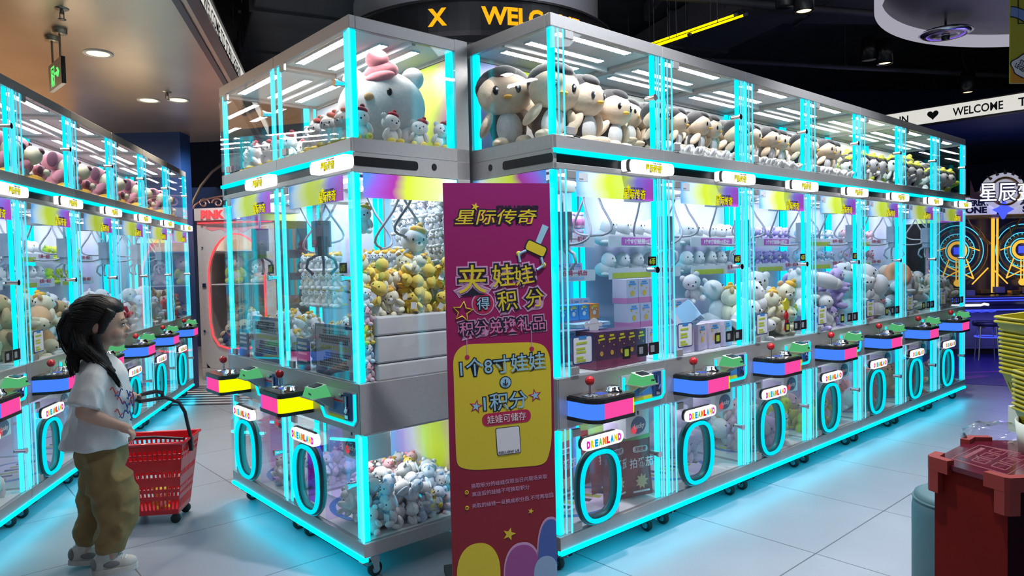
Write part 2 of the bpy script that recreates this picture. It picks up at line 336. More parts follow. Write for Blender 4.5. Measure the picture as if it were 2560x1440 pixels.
# the left fascia runs away from the camera and reads from near to far on the face turned to the hall
fs = thing('fascia_sign', 'white lit strip on the edge of the low glossy ceiling, lettered WELCOME TO STAR LEGEND', 'sign', (p0.x, p0.y, 0), ang(ed))
Ltot = (p1 - p0).length
b = MB(); b.box(0, Ltot, -0.0, 0.05, SZ, SZ + 0.15); b.build('light_box', ['fascia_white'], fs)
b = MB(); b.box(0, Ltot, -0.015, 0.055, SZ - 0.02, SZ); b.box(0, Ltot, -0.015, 0.055, SZ + 0.15, SZ + 0.17); b.build('rim', ['trim_dark'], fs)
b = MB(); b.text('WELCOME TO STAR LEGEND', 6.5 + 1.05, SZ + 0.075, 0.125, -0.002, 0, bold=0.0015, fit=1.75); b.build('lettering', ['ink_black'], fs)
b = MB(); b.plate([(6.5 - 0.02 + 0.045 * math.sin(a) ** 3, SZ + 0.08 + 0.0028 * (13 * math.cos(a) - 5 * math.cos(2 * a) - 2 * math.cos(3 * a) - math.cos(4 * a))) for a in [-2 * PI * i / 24 for i in range(24)]], -0.003, -0.001); b.build('heart', ['ink_black'], fs)

# far right fascia, parallel to the end of the island
q0 = Vector((4.62, 8.98, 0)); qd = -LD
fr = thing('fascia_sign', 'white lit strip high over the blue arcade corner, lettered WELCOME beside a black heart', 'sign', (q0.x, q0.y, 0), ang(qd))
b = MB(); b.box(-0.6, 3.6, 0.0, 0.05, 2.955, 3.135); b.build('light_box', ['fascia_white'], fr)
b = MB(); b.box(-0.6, 3.6, -0.015, 0.055, 2.935, 2.955); b.box(-0.6, 3.6, -0.015, 0.055, 3.135, 3.15); b.build('rim', ['trim_dark'], fr)
for w_, x_, f_ in (('IN', 0.37, 0.10), ('WELCOME', 1.15, 0.50), ('TO', 1.63, None)): b = MB(); b.text(w_, x_, 3.045, 0.13, -0.002, 0, bold=0.0025, fit=f_); b.build('lettering', ['ink_black'], fr)
b = MB(); b.plate([(0.69 + 0.062 * math.sin(a) ** 3, 3.05 + 0.0038 * (13 * math.cos(a) - 5 * math.cos(2 * a) - 2 * math.cos(3 * a) - math.cos(4 * a))) for a in [-2 * PI * i / 24 for i in range(24)]], -0.003, -0.001); b.build('heart', ['ink_black'], fr)
sf = MB(); Y = lambda r, l: (q0.x + qd.x * r + RD.x * l, q0.y + qd.y * r + RD.y * l)
sf.prism([Y(-0.6, 0.05), Y(3.8, 0.05), Y(3.8, 5), Y(-0.6, 5)], 2.945, 3.0, 0); struct(sf.build('ceiling_corner', ['wall_navy']))

# open black ceiling, walls
cb = MB(); cb.box(-8, 12, -4, 16, 4.3, 4.4); struct(cb.build('ceiling', ['ceiling_black']))
wb = MB(); wb.box(-8, 12, 12.6, 12.8, 0, 4.4); struct(wb.build('wall_back', ['wall_navy']))
wb = MB(); wb.box(-8.2, -8, -4, 12.8, 0, 4.4); struct(wb.build('wall_left', ['wall_warm']))
wb = MB(); wb.box(12, 12.2, -4, 12.8, 0, 4.4); struct(wb.build('wall_right', ['wall_dark']))
wb = MB(); wb.box(-4.9, -3.72, 8.0, 8.25, 0, SZ); struct(wb.build('wall_partition', ['pillar_navy']))
wb = MB(); wb.box(-8, -4.9, 8.4, 8.6, 0, SZ); struct(wb.build('wall_unseen_bounce', ['wall_brown']))  # added unseen wall, brown for the glossy soffit to mirror
wb = MB(); wb.box(6.3, 6.75, 11.2, 11.7, 0, 2.95); struct(wb.build('wall_pier', ['wall_dark']))

# round column behind the island with its message ring
CX, CY = -0.256, 6.15
cb = MB(); cb.lathe([(1.04, 0), (1.04, 4.3)], 0, 64, (CX, CY, 0)); struct(cb.build('column', ['column_grey']))
rg = thing('message_ring', 'black ring round the grey column with amber letters X and WELCOME', 'sign', (CX, CY, 0))
emis('amber_text', (1.0, 0.42, 0.01), 1.25)
b = MB(); b.lathe([(1.05, 3.03), (1.15, 3.03), (1.15, 3.25), (1.05, 3.25)], 0, 96, smooth=False); b.build('display_band', ['black'], rg)
b = MB(); b.lathe([(1.045, 2.985), (1.165, 2.995), (1.165, 3.03), (1.045, 3.03)], 0, 96, smooth=False); b.lathe([(1.045, 3.25), (1.165, 3.25), (1.165, 3.265), (1.045, 3.275)], 0, 96, smooth=False); b.build('rim', ['trim_dark'], rg)
b = MB()
def ring_text(t, a0, size):
    vs, fs_ = text_mesh(t, 0.035, 0); k = size; out = []
    for p in vs:
        a = a0 + p[0] * k / 1.152; r = 1.1525 if p[2] > 0 else 1.148
        out.append((r * math.sin(a), -r * math.cos(a), 3.14 + (p[1] - 0.36) * k))
    b.add(out, fs_, 0)
ring_text('X', R_(-14.5), 0.165); b.build('lettering', ['amber_text'], rg)
b = MB(); ring_text('WELCOME', R_(4.5), 0.165); b.build('lettering', ['amber_text'], rg)

# ducts and beams under the black ceiling
def duct(name, a, c, w, h, label, z):
    a = Vector(a); c = Vector(c); d = c - a; r = thing(name, label, 'air duct', (a.x, a.y, 0), ang(d)); L = d.length
    b = MB(); b.box(0, L, -w / 2, w / 2, z, z + h); b.build('casing', ['duct_black'], r, bevel=0.015)
    k = 0.6
    while k < L:
        b = MB(); b.box(k - 0.02, k + 0.02, -w / 2 - 0.025, w / 2 + 0.025, z - 0.025, z + h + 0.02); b.build('flange', ['duct_black'], r); k += 1.2
    b = MB(); k = 0.9
    while k < L: b.cyl((k, -w / 2 - 0.01, z), (k, -w / 2 - 0.01, 4.3), 0.008, 0, 6); b.cyl((k, w / 2 + 0.01, z), (k, w / 2 + 0.01, 4.3), 0.008, 0, 6); k += 1.2
    b.build('hanger_rod', ['duct_black'], r)
duct('air_duct', (-3.0, 8.8, 0), (-0.6, 3.6, 0), 0.8, 0.35, 'wide dark air duct crossing the black ceiling left of the grey column', 3.55)
duct('air_duct', (1.5, 9.5, 0), (3.4, 4.2, 0), 0.7, 0.35, 'dark air duct in the black ceiling right of the yellow neon tubes', 3.7)
duct('air_duct', (1.6, 7.6, 0), (8.5, 8.3, 0), 0.9, 0.2, 'dark air duct running crosswise above the far end of the right row', 4.08)
for (a, c, w_) in (((0.8, 7.6), (7.2, 9.2), 'farthest of three above the right row'), ((2.0, 4.9), (7.8, 6.4), 'nearest of three above the right row'), ((1.2, 6.0), (7.5, 7.6), 'middle of three above the right row'), ((-4.5, 9.5), (0.5, 9.8), 'left of the grey column')):
    bm_ = MB(); bm_.cyl((a[0], a[1], 3.62), (c[0], c[1], 3.62), 0.03, 0, 8); bm_.cyl((a[0], a[1] + 0.15, 3.66), (c[0], c[1] + 0.15, 3.66), 0.018, 0, 8)
    for q in (0.12, 0.5, 0.88): x, y = a[0] + (c[0] - a[0]) * q, a[1] + (c[1] - a[1]) * q; bm_.cyl((x, y, 3.62), (x, y, 4.3), 0.006, 0, 5); bm_.cyl((x, y - 0.03, 3.64), (x, y + 0.18, 3.64), 0.01, 0, 5)
    tag(bm_.build('conduit', ['duct_black']), 'thin black conduit pair under the dark ceiling, ' + w_, 'conduit')

emis('lamp_warm', (1.0, 0.74, 0.34), 3.2)
def downlight(x, y, label):
    r = thing('downlight', label, 'ceiling light', (x, y, SZ))
    b = MB(); b.lathe([(0.075, 0.0), (0.075, -0.006), (0.098, -0.008), (0.098, 0.0)], 0, 24); b.build('trim_ring', ['white'], r)
    b = MB(); b.lathe([(0.0, -0.002), (0.074, -0.004)], 0, 24); b.build('diffuser', ['lamp_warm'], r)
downlight(-2.915, 5.067, 'round warm downlight in the glossy ceiling, nearest of three, right of the exit sign')
downlight(-3.283, 6.48, 'round warm downlight in the glossy ceiling, left of the far pair')
downlight(-3.02, 6.49, 'round warm downlight in the glossy ceiling, right of the far pair')
mat('sprinkler_metal', (0.25, 0.23, 0.2), 0.3, 0.9)
for (x, y, lb) in ((-2.62, 4.20, 'small metal sprinkler head on the glossy ceiling above the exit sign'), (-2.98, 6.2, 'small metal sprinkler head on the glossy ceiling beyond the far downlights')):
    r = thing('sprinkler_head', lb, 'sprinkler', (x, y, SZ))
    b = MB(); b.lathe([(0.0, -0.008), (0.035, -0.006), (0.04, 0.0)], 0, 16); b.build('escutcheon', ['sprinkler_metal'], r)
    b = MB(); b.cyl((0, 0, 0), (0, 0, -0.035), 0.010, 0, 8); b.cyl((-0.012, 0, -0.02), (-0.012, 0, -0.06), 0.003, 0, 6); b.cyl((0.012, 0, -0.02), (0.012, 0, -0.06), 0.003, 0, 6); b.lathe([(0.0, -0.062), (0.022, -0.062), (0.022, -0.066), (0.0, -0.066)], 0, 12); b.build('nozzle', ['sprinkler_metal'], r)
# exit sign on two rods
ex = thing('exit_sign', 'green running-man exit sign hanging on two rods from the glossy ceiling', 'sign', (-2.93, 4.62, SZ), R_(-45))
mat('exit_black', (0.015, 0.02, 0.015), 0.4); emis('exit_green', (0.15, 0.9, 0.2), 1.1); mat('rod_metal', (0.35, 0.3, 0.22), 0.35, 0.8)
b = MB(); b.cbox((0, 0, -0.27), (0.33, 0.025, 0.17), ch=0.004); b.build('sign_panel', ['exit_black'], ex)
b = MB(); b.cyl((-0.1, 0, 0), (-0.1, 0, -0.19), 0.007, 0, 8); b.build('rod', ['rod_metal'], ex)
b = MB(); b.cyl((0.1, 0, 0), (0.1, 0, -0.19), 0.007, 0, 8); b.build('rod', ['rod_metal'], ex)
for x in (-0.1, 0.1): b = MB(); b.lathe([(0.045, 0), (0.045, -0.03), (0, -0.03)], 0, 16, (x, 0, 0)); b.build('ceiling_cup', ['rod_metal'], ex)
b = MB(); b.X = Matrix.Translation((0, 0, 0.28)); yy = -0.014
b.plate(rrect(-0.095, -0.085, -0.62, -0.49, 0.003), yy, yy + 0.002); b.plate(rrect(-0.095, -0.01, -0.50, -0.49, 0.003), yy, yy + 0.002); b.plate(rrect(-0.02, -0.01, -0.62, -0.49, 0.003), yy, yy + 0.002)
b.ball((-0.045, yy, -0.525), (0.012, 0.003, 0.012), 0, 10, 6)
b.tube([(-0.05, yy, -0.54), (-0.055, yy, -0.575), (-0.035, yy, -0.595), (-0.05, yy, -0.618)], 0.006, 0, 6); b.tube([(-0.055, yy, -0.575), (-0.075, yy, -0.6)], 0.006, 0, 6); b.tube([(-0.05, yy, -0.545), (-0.03, yy, -0.56)], 0.005, 0, 6)
b.tube([(0.02, yy, -0.55), (0.10, yy, -0.55)], 0.008, 0, 6); b.tube([(0.075, yy, -0.525), (0.105, yy, -0.55), (0.075, yy, -0.575)], 0.008, 0, 6); b.build('pictogram', ['exit_green'], ex)

# track lamps, neon tubes, chrome disc, white ring light on the right ceiling
def canlamp(x, y, z, label, twin=False):
    r = thing('spot_lamp', label, 'ceiling light', (x, y, z))
    b = MB(); b.lathe([(0.0, 0.24), (0.075, 0.24), (0.075, 0.0), (0.062, 0.0), (0.055, 0.03), (0, 0.03)], 0, 24)
    if twin: b.lathe([(0.0, 0.28), (0.07, 0.28), (0.07, 0.06), (0, 0.06)], 0, 24, (-0.13, 0.05, 0))
    b.build('can', ['black'], r)
    b = MB(); b.lathe([(0.0, 0.012), (0.056, 0.012)], 0, 20); b.build('bulb', ['lamp_warm'], r)
    b = MB(); b.tube([(0, 0, 0.24), (-0.04, 0.02, 0.36), (-0.05, 0.03, 0.5), (-0.05, 0.03, 4.3 - z)], 0.006, 0, 6); b.build('cord', ['black'], r)
canlamp(2.325, 5.555, 3.3, 'black cylinder spot lamp at the top of the dark ceiling, nearest of three', True)
canlamp(3.78, 7.107, 3.3, 'black twin cylinder spot lamp hanging above the middle of the right row', True)
canlamp(5.49, 8.458, 3.3, 'small black spot lamp hanging farthest away near the white fascia')
emis('neon_yellow', (1.0, 0.72, 0.0), 2.2)
na = Vector((1.27, 6.4, 3.3)); nb = Vector((1.871, 5.598, 3.3)); nd = (nb - na).normalized(); nn = Vector((nd.y, -nd.x, 0))
for k, (t0, t1, lb) in enumerate(((0.0, 1.0, 'longest yellow neon tube on the dark ceiling, lower of the pair'), (-0.05, 0.87, 'shorter yellow neon tube beside the long one on the dark ceiling'), (0.0, 0.5, 'shortest yellow neon tube tucked under the other two on the dark ceiling'))):
    r = thing('neon_tube', lb, 'neon light', tuple(na - nn * (0.06 * (k if k < 2 else -1.0)) + Vector((0, 0, 0.05 * k if k < 2 else -0.03))))
    L = (nb - na).length; a = nd * L * t0; c = nd * L * t1
    b = MB(); b.cyl(a, c, 0.009, 0, 10); b.build('tube', ['neon_yellow'], r)
    b = MB(); b.cyl(a - nd * 0.03, a, 0.014, 0, 8); b.cyl(c, c + nd * 0.03, 0.014, 0, 8)
    for f in (0.25, 0.75): q = a.lerp(c, f); b.cyl(q, q + Vector((0, 0, 4.3 - r.location.z)), 0.003, 0, 5)
    b.build('cap_and_chain', ['duct_black'], r)
dk = thing('ceiling_disc', 'round chrome ventilation disc with violet glints on the dark ceiling', 'ceiling fitting', (3.83, 6.2, 3.3))
mat('chrome_rough', (0.7, 0.7, 0.8), 0.18, 1.0, vary=0.25, scale=14)
emis('violet_led', (0.3, 0.15, 1.0), 0.9)
b = MB(); b.lathe([(0.0, 0.0), (0.1, -0.012), (0.13, 0.0), (0.16, -0.014), (0.19, 0.0), (0.21, 0.012), (0.19, 0.03), (0, 0.03)], 0, 40); b.build('dish', ['chrome_rough'], dk)
b = MB(); b.lathe([(0, -0.045), (0.03, -0.045), (0.035, -0.012), (0, -0.012)], 0, 16); b.build('hub', ['black'], dk)
b = MB(); b.tube([(0.145 * math.cos(a), 0.145 * math.sin(a), -0.003) for a in [2 * PI * i / 40 for i in range(40)]], 0.006, 0, 6, closed=True); b.build('light_ring', ['violet_led'], dk)
b = MB(); b.cyl((0, 0, 0.03), (0, 0, 1.0), 0.01, 0, 6); b.build('stem', ['black'], dk)
# curved pale strip: the rim of a round light canopy, partly in view
cn = thing('ring_canopy', 'large round ceiling canopy with a pale rim, cut by the top right of the picture', 'ceiling fitting', (4.55, 4.75, 0))
emis('pale_rim', (0.62, 0.6, 0.72), 0.6); mat('canopy_dark', (0.05, 0.045, 0.06), 0.35, vary=0.15)
b = MB(); rad = 1.86
b.lathe([(rad, 3.30), (rad, 3.46), (rad - 0.05, 3.46), (rad - 0.05, 3.30), (rad, 3.30)], 0, 96, smooth=False); b.build('rim', ['pale_rim'], cn)
b = MB(); b.lathe([(0, 3.40), (rad - 0.05, 3.40), (rad - 0.05, 3.46), (0, 3.46)], 0, 96, smooth=False); b.build('disc', ['canopy_dark'], cn)
b = MB()
for k in range(6): a = k * PI / 3; b.cyl((1.2 * math.cos(a), 1.2 * math.sin(a), 3.46), (1.2 * math.cos(a), 1.2 * math.sin(a), 4.3), 0.006, 0, 6)
b.build('suspension_wire', ['duct_black'], cn)

# ------------------------------------------------------------------ the claw machine
MW, MD = 0.785, 0.63
def make_machine():
    t = thing('claw_machine', 'claw machine', 'claw machine')
    W_, D_ = MW, MD
    # silver carcass: four bands
    b = MB(); b.box(0.0, W_, 0.0, 0.03, 2.405, 2.462); b.box(0, W_, D_ - 0.03, D_, 2.405, 2.462); b.box(0, 0.025, 0.03, D_ - 0.03, 2.405, 2.462); b.box(W_ - 0.025, W_, 0.03, D_ - 0.03, 2.405, 2.462)
    tf = b.build('top_frame', ['silver'], t, bevel=0.003)
    b = MB(); b.box(0.025, W_ - 0.025, 0.03, D_ - 0.03, 2.425, 2.455); b.box(0.03, W_ - 0.03, 0.335, 0.355, 2.40, 2.425); b.build('display_roof', ['roof_white'], t)
    for k, y in enumerate((0.06, 0.235, 0.41)):
        q = MB(); q.box(-0.26, 0.26, -0.026, 0.026, -0.006, 0.003, 0)
        for i in range(30):
            for j in range(3): u = -0.25 + 0.0172 * i + (0.004 if j == 1 else 0); w = -0.016 + 0.016 * j; q.add([(u - 0.0045, w - 0.0045, -0.0065), (u - 0.0045, w + 0.0045, -0.0065), (u + 0.0045, w + 0.0045, -0.0065), (u + 0.0045, w - 0.0045, -0.0065)], [(0, 1, 2, 3)], 1)
        q.build('led_panel', ['white', 'led_white'], t, loc=(0.37, y + 0.03, 2.422))
    b = MB(); b.box(0, W_, 0, 0.02, 1.885, 1.945); b.box(0, W_, 0.02, D_, 1.93, 1.942); b.box(0, W_, 0.0, 0.02, 1.80, 1.826); b.box(0, W_, 0.02, 0.04, 1.80, 1.885); b.box(0, W_, D_ - 0.03, D_, 1.80, 1.93); b.box(0, 0.02, 0.04, D_ - 0.03, 1.80, 1.93); b.box(W_ - 0.02, W_, 0.04, D_ - 0.03, 1.80, 1.93)
    b.build('middle_frame', ['silver'], t, bevel=0.002)
    b = MB(); b.box(0.02, W_ - 0.02, 0.02, D_ - 0.02, 1.9425, 1.947); b.build('display_floor', ['tray_white'], t)
    b = MB(); b.box(0.0, W_, 0.008, 0.022, 1.826, 1.866); b.build('dark_band', ['black'], t)
    b = MB(); b.box(0, W_, -0.012, 0.012, 1.868, 1.887); b.build('led_strip', ['cyan_led'], t, bevel=0.004)
    b = MB(); b.box(0, W_, -0.008, 0.02, 0.104, 0.122); b.build('base_led_strip', ['cyan_base'], t, bevel=0.004)
    b = MB(); b.box(0, W_, 0, 0.02, 0.665, 0.885); b.box(0, W_, D_ - 0.02, D_, 0.665, 0.885); b.box(0, 0.01, 0.02, D_ - 0.02, 0.665, 0.885); b.box(W_ - 0.01, W_, 0.02, D_ - 0.02, 0.665, 0.885)
    b.build('control_band', ['silver'], t, bevel=0.002)
    b = MB(); b.box(0.01, W_ - 0.01, 0.02, D_ - 0.02, 0.872, 0.884); b.box(0.01, W_ - 0.01, 0.02, D_ - 0.02, 0.655, 0.667); b.build('playfield', ['tray_white'], t)
    b = MB(); b.box(0, W_, 0, D_, 0.122, 0.185); b.build('base_frame', ['silver'], t, bevel=0.003)
    b = MB(); b.box(0.02, W_ - 0.02, 0.02, D_ - 0.02, 0.1855, 0.189); bf = b.build('bin_floor', ['tray_white'], t)
    q = MB()
    for rx, mi in ((0.26, 0), (0.22, 1)):
        o = [(0.39 + rx * math.cos(2 * PI * i / 32), 0.27 + rx * 0.75 * math.sin(2 * PI * i / 32)) for i in range(32)]
        q.prism(o, 0.1895, 0.1902 if mi == 0 else 0.1908, mi)
    for k in range(6): q.cbox((0.2 + k * 0.075, 0.27, 0.1912), (0.04, 0.10, 0.0006), (0, 0, 0.4), 2 if k % 2 else 3)
    q.build('floor_print', ['mid_blue', 'ink_white', 'ink_black', 'lime_print'], bf)
    # back panels
    b = MB(); b.box(0.03, W_ - 0.03, D_ - 0.025, D_ - 0.012, 1.95, 2.40); b.build('display_back', ['pale_display'], t)
    b = MB(); b.box(0.03, W_ - 0.03, D_ - 0.02, D_ - 0.008, 0.89, 1.80); b.build('play_back', ['pale_back'], t)
    b = MB(); b.box(0.03, W_ - 0.03, D_ - 0.02, D_ - 0.008, 0.19, 0.655); b.build('bin_back', ['pale_display'], t)
    # compartment lamps
    b = MB(); b.box(0.18, 0.62, 0.10, 0.15, 1.792, 1.80); b.box(0.06, 0.66, 0.42, 0.47, 1.792, 1.80); b.build('play_lamp', ['led_main'], t)
    b = MB(); b.box(0.08, W_ - 0.08, 0.20, 0.235, 0.648, 0.655); b.build('bin_lamp', ['led_low'], t)
    # corner light posts
    for x0, x1, y0, y1 in ((0.014, 0.034, 0.012, 0.024), (0.708, 0.738, 0.014, 0.026), (0.012, 0.036, D_ - 0.05, D_ - 0.036), (0.735, 0.765, D_ - 0.05, D_ - 0.036)):
        b = MB()
        for z0, z1 in ((1.95, 2.405), (0.89, 1.795), (0.19, 0.65)): b.box(x0, x1, y0, y1, z0, z1)
        b.build('light_post', ['cyan_led'], t)
    b = MB()
    for z0, z1 in ((1.947, 2.405), (0.887, 1.80), (0.187, 0.655)):
        b.box(0.074, 0.080, 0.0, 0.006, z0, z1)
    b.build('edge_glow', ['cyan_edge'], t)
    for x0, x1, y0, y1 in ((0.774, 0.781, -0.001, 0.006), (0.756, 0.762, 0.004, 0.010), (0.742, 0.749, 0.008, 0.012), (0.050, 0.057, 0.010, 0.014)):
        b = MB()
        for z0, z1 in ((1.947, 2.405), (0.887, 1.80), (0.187, 0.655)): b.box(x0, x1, y0, y1, z0, z1)
        b.build('edge_glow', ['cyan_edge'], t)
    b = MB()
    for z0, z1 in ((1.947, 2.405), (0.887, 1.80), (0.187, 0.655)):
        b.box(0.002, 0.073, -0.002, 0.004, z0, z1)
    b.build('acrylic_post', ['acrylic'], t)
    b = MB()
    for z0, z1 in ((1.947, 2.405), (0.887, 1.80), (0.187, 0.655)): b.box(0.742, 0.773, -0.003, 0.003, z0, z1)
    b.build('acrylic_post', ['acrylic'], t)
    # doors
    def door(name, z0, z1, lock_z):
        d = MB(); d.box(0.081, 0.739, 0.0, 0.005, z0, z1); d = d.build(name, ['pane'], t)
        for z in ((z0, z0 + 0.035), (z1 - 0.035, z1)):
            h = MB(); h.box(0.084, 0.135, -0.006, 0.008, *z); h.build('hinge', ['silver'], d, bevel=0.002)
        k = MB(); k.cyl((0.688, -0.022, lock_z), (0.688, 0.03, lock_z), 0.012, 0, 12); k.cyl((0.688, -0.026, lock_z), (0.688, -0.012, lock_z), 0.016, 0, 12); k.cbox((0.70, 0.034, lock_z), (0.04, 0.006, 0.012), mi=1); k.build('lock', ['chrome', 'black'], d)
        return d
    dd = door('display_door', 1.952, 2.402, 2.19)
    md = door('play_door', 0.892, 1.796, 1.345)
    h = MB(); h.box(0.139, 0.694, -0.0015, -0.0003, 1.684, 1.795); h.build('header_sticker', ['header_print'], md)
    h = MB(); h.text('星际传奇', 0.545, 1.712, 0.052, -0.002, 1, bold=0.0026, shear=0.15, fit=0.170); h.text('星际传奇', 0.545, 1.712, 0.052, -0.003, 0, bold=0.0004, shear=0.15, fit=0.166)
    h.text('STAR LEGEND', 0.565, 1.742, 0.012, -0.002, 1, fit=0.09); h.plate(star(0.50, 1.742, 0.016, 0.4), -0.003, -0.002, 0); h.build('header_lettering', ['logo_yellow', 'ink_black'], md)
    # lower flap with its glowing ring and sign
    pd = door('prize_door', 0.192, 0.65, 0.424)
    def oval(rx, rz, n=48, p=2.6):
        o = []
        for i in range(n):
            a = 2 * PI * i / n; c, s = math.cos(a), math.sin(a)
            o.append((0.256 + rx * math.copysign(abs(c) ** (2 / p), c), 0, 0.362 + rz * math.copysign(abs(s) ** (2 / p), s)))
        return o
    h = MB(); h.tube([(x, -0.016, z) for x, _, z in oval(0.128, 0.157)], 0.0105, 0, 10, closed=True); h.build('glow_ring', ['cyan_ring'], pd)
    h = MB(); h.tube([(x, 0.012, z) for x, _, z in oval(0.128, 0.157)], 0.018, 0, 8, closed=True, flat=1.5); h.build('ring_gasket', ['ring_dark'], pd)
    h = MB(); h.plate(rrect(0.13, 0.402, 0.545, 0.602, 0.027), -0.03, -0.002, 0); h.plate(rrect(0.122, 0.38, 0.549, 0.607, 0.027), -0.012, 0.0, 1); h.build('name_sign', ['white_sign', 'ink_black'], pd)
    h = MB(); x = 0.158; cols = [0, 1, 2, 3, 1, 0, 4, 1, 0]
    cs = [0, 1, 2, 3, 4, 5, 2, 1, 0]
    for ch, c in zip('DREAMLAND', cs): h.text(ch, x, 0.5735, 0.042, -0.0305, c, bold=0.003, fit=0.0225 if ch != 'M' else 0.026); x += 0.0268
    h.build('name_lettering', ['sign_magenta', 'sign_yellow', 'sign_blue', 'sign_green', 'sign_orange', 'sign_red'], pd)
    c = MB(); c.box(0.09, 0.41, 0.20, 0.203, 0.19, 0.62); c.box(0.407, 0.41, 0.01, 0.20, 0.19, 0.62); c.build('chute', ['purple_film'], t)
    # emblem box under the control band
    b = MB(); b.box(0.52, 0.70, 0.05, 0.20, 0.518, 0.653); lp = b.build('token_box', ['white'], t, bevel=0.004)
    h = MB(); o = [(0.612 + 0.055 * math.cos(2 * PI * i / 24), 0.573 + 0.042 * math.sin(2 * PI * i / 24)) for i in range(24)]; h.plate(o, 0.045, 0.0495, 0); h.plate(rrect(0.606, 0.616, 0.625, 0.645, 0.004), 0.047, 0.0495, 2)
    h.plate([(0.575 + 0.02 * math.cos(a), 0.556 + 0.02 * math.sin(a)) for a in [2 * PI * i / 12 for i in range(12)]], 0.0445, 0.046, 3)
    h.text('Lucky', 0.612, 0.572, 0.034, 0.044, 1, bold=0.001, shear=0.1); h.build('emblem', ['dark_blue', 'ink_white', 'ink_black', 'sign_red'], lp)
    # illuminated logo sign
    b = MB(); b.plate(rrect(0.468, 0.808, 1.812, 1.870, 0.022), -0.045, -0.008, 0); ls = b.build('logo_sign', ['white_sign'], t)
    h = MB(); h.plate(rrect(0.452, 0.49, 1.812, 1.870, 0.018), -0.036, -0.006, 0); h.build('sign_end', ['ink_black'], ls)
    h = MB(); h.plate(rrect(0.444, 0.475, 1.814, 1.868, 0.014), -0.03, -0.006, 0); h.build('sign_glow', ['white_sign'], ls)
    h = MB(); h.text('星际传奇', 0.64, 1.836, 0.040, -0.0455, 1, bold=0.0016, shear=0.12, fit=0.128); h.text('星际传奇', 0.64, 1.836, 0.040, -0.0462, 0, bold=0.0006, shear=0.12, fit=0.125); h.text('STAR LEGEND', 0.67, 1.862, 0.009, -0.0455, 1, fit=0.07); h.build('logo_lettering', ['logo_yellow', 'ink_black'], ls)
    # joystick box
    fp = [(0.055, 0.0), (0.055, -0.075)] + [(0.115 - 0.06 * math.cos(a), -0.105 - 0.065 * math.sin(a)) for a in [R_(q) for q in (0, 18, 36, 54, 72, 90)]] + [(0.31, -0.17)] + [(0.31 + 0.025 * math.sin(R_(q)), -0.145 - 0.025 * math.cos(R_(q))) for q in (30, 60, 90)] + [(0.335, 0.0)]
    side = [0] * 7 + [1] + [2] * 5
    inset = lambda o, k: [((x - 0.195) * (1 - k / 0.14) + 0.195, y * (1 - k / 0.17)) for x, y in o]
    b = MB(); b.prism(fp, 0.785, 0.803, 0); b.prism(fp, 0.700, 0.716, 0); jb = b.build('joystick_box', ['black'], t)
    h = MB(); i2 = inset(fp, 0.004); h.prism(i2, 0.716, 0.785, 0, top=False, side=side); h.build('light_panel', ['blue_panel', 'pink_panel', 'yellow_panel'], jb)
    h = MB(); h.prism(inset(fp, 0.012), 0.803, 0.8065, 0); h.build('top_plate', ['panel_art'], jb)
    h = MB(); h.cbox((0.185, -0.075, 0.808), (0.06, 0.045, 0.002), mi=0); h.build('screen', ['screen_blue'], jb)
    h = MB(); h.lathe([(0.0, 0.0), (0.038, 0.0), (0.036, 0.005), (0.012, 0.008)], 1, 18, (0.125, -0.075, 0.8065)); h.cyl((0.125, -0.075, 0.80), (0.125, -0.075, 0.858), 0.0065, 1, 10); h.ball((0.125, -0.075, 0.872), 0.0215, 0, 18, 12); h.build('joystick', ['red_plastic', 'chrome'], jb)
    h = MB(); h.lathe([(0.045, 0), (0.043, 0.009), (0.036, 0.013), (0.034, 0.022), (0.028, 0.026), (0.0, 0.026)], 0, 24, (0.27, -0.08, 0.8065)); h.build('push_button', ['chrome'], jb)
    # coin recess
    cp = [(0.425, 0.846), (0.425, 0.735), (0.462, 0.692), (0.735, 0.692), (0.763, 0.722), (0.763, 0.846)]
    b = MB(); b.plate(cp, -0.004, 0.0, 0); co = b.build('coin_panel', ['coin_art'], t)
    h = MB(); h.plate([(0.50, 0.735), (0.655, 0.735), (0.655, 0.785), (0.50, 0.785)], -0.006, -0.004, 0); h.plate([(0.50, 0.712), (0.655, 0.712), (0.655, 0.727), (0.50, 0.727)], -0.006, -0.004, 1); h.plate([(0.44, 0.79), (0.655, 0.79), (0.655, 0.797), (0.44, 0.797)], -0.006, -0.004, 2); h.build('panel_graphics', ['mid_blue', 'yellow_print', 'red_plastic'], co)
    h = MB(); h.tube([(0.436, -0.008, 0.838), (0.436, -0.008, 0.742), (0.468, -0.008, 0.704), (0.73, -0.008, 0.704), (0.751, -0.008, 0.727), (0.751, -0.008, 0.838)], 0.0058, 0, 8); h.build('neon_line', ['cyan_led'], co)
    h = MB(); h.plate(rrect(0.66, 0.722, 0.718, 0.838, 0.005), -0.012, -0.004, 0); h.cbox((0.69, -0.016, 0.80), (0.012, 0.01, 0.05), (0, 0.0, 0), 1, 0.003); h.cbox((0.694, -0.018, 0.764), (0.02, 0.012, 0.026), (0, 0.5, 0), 1, 0.003); h.cbox((0.69, -0.014, 0.733), (0.03, 0.008, 0.016), mi=1); h.cyl((0.64, -0.02, 0.822), (0.64, -0.004, 0.822), 0.011, 1, 12); h.build('coin_slot', ['dark_blue', 'chrome'], co)
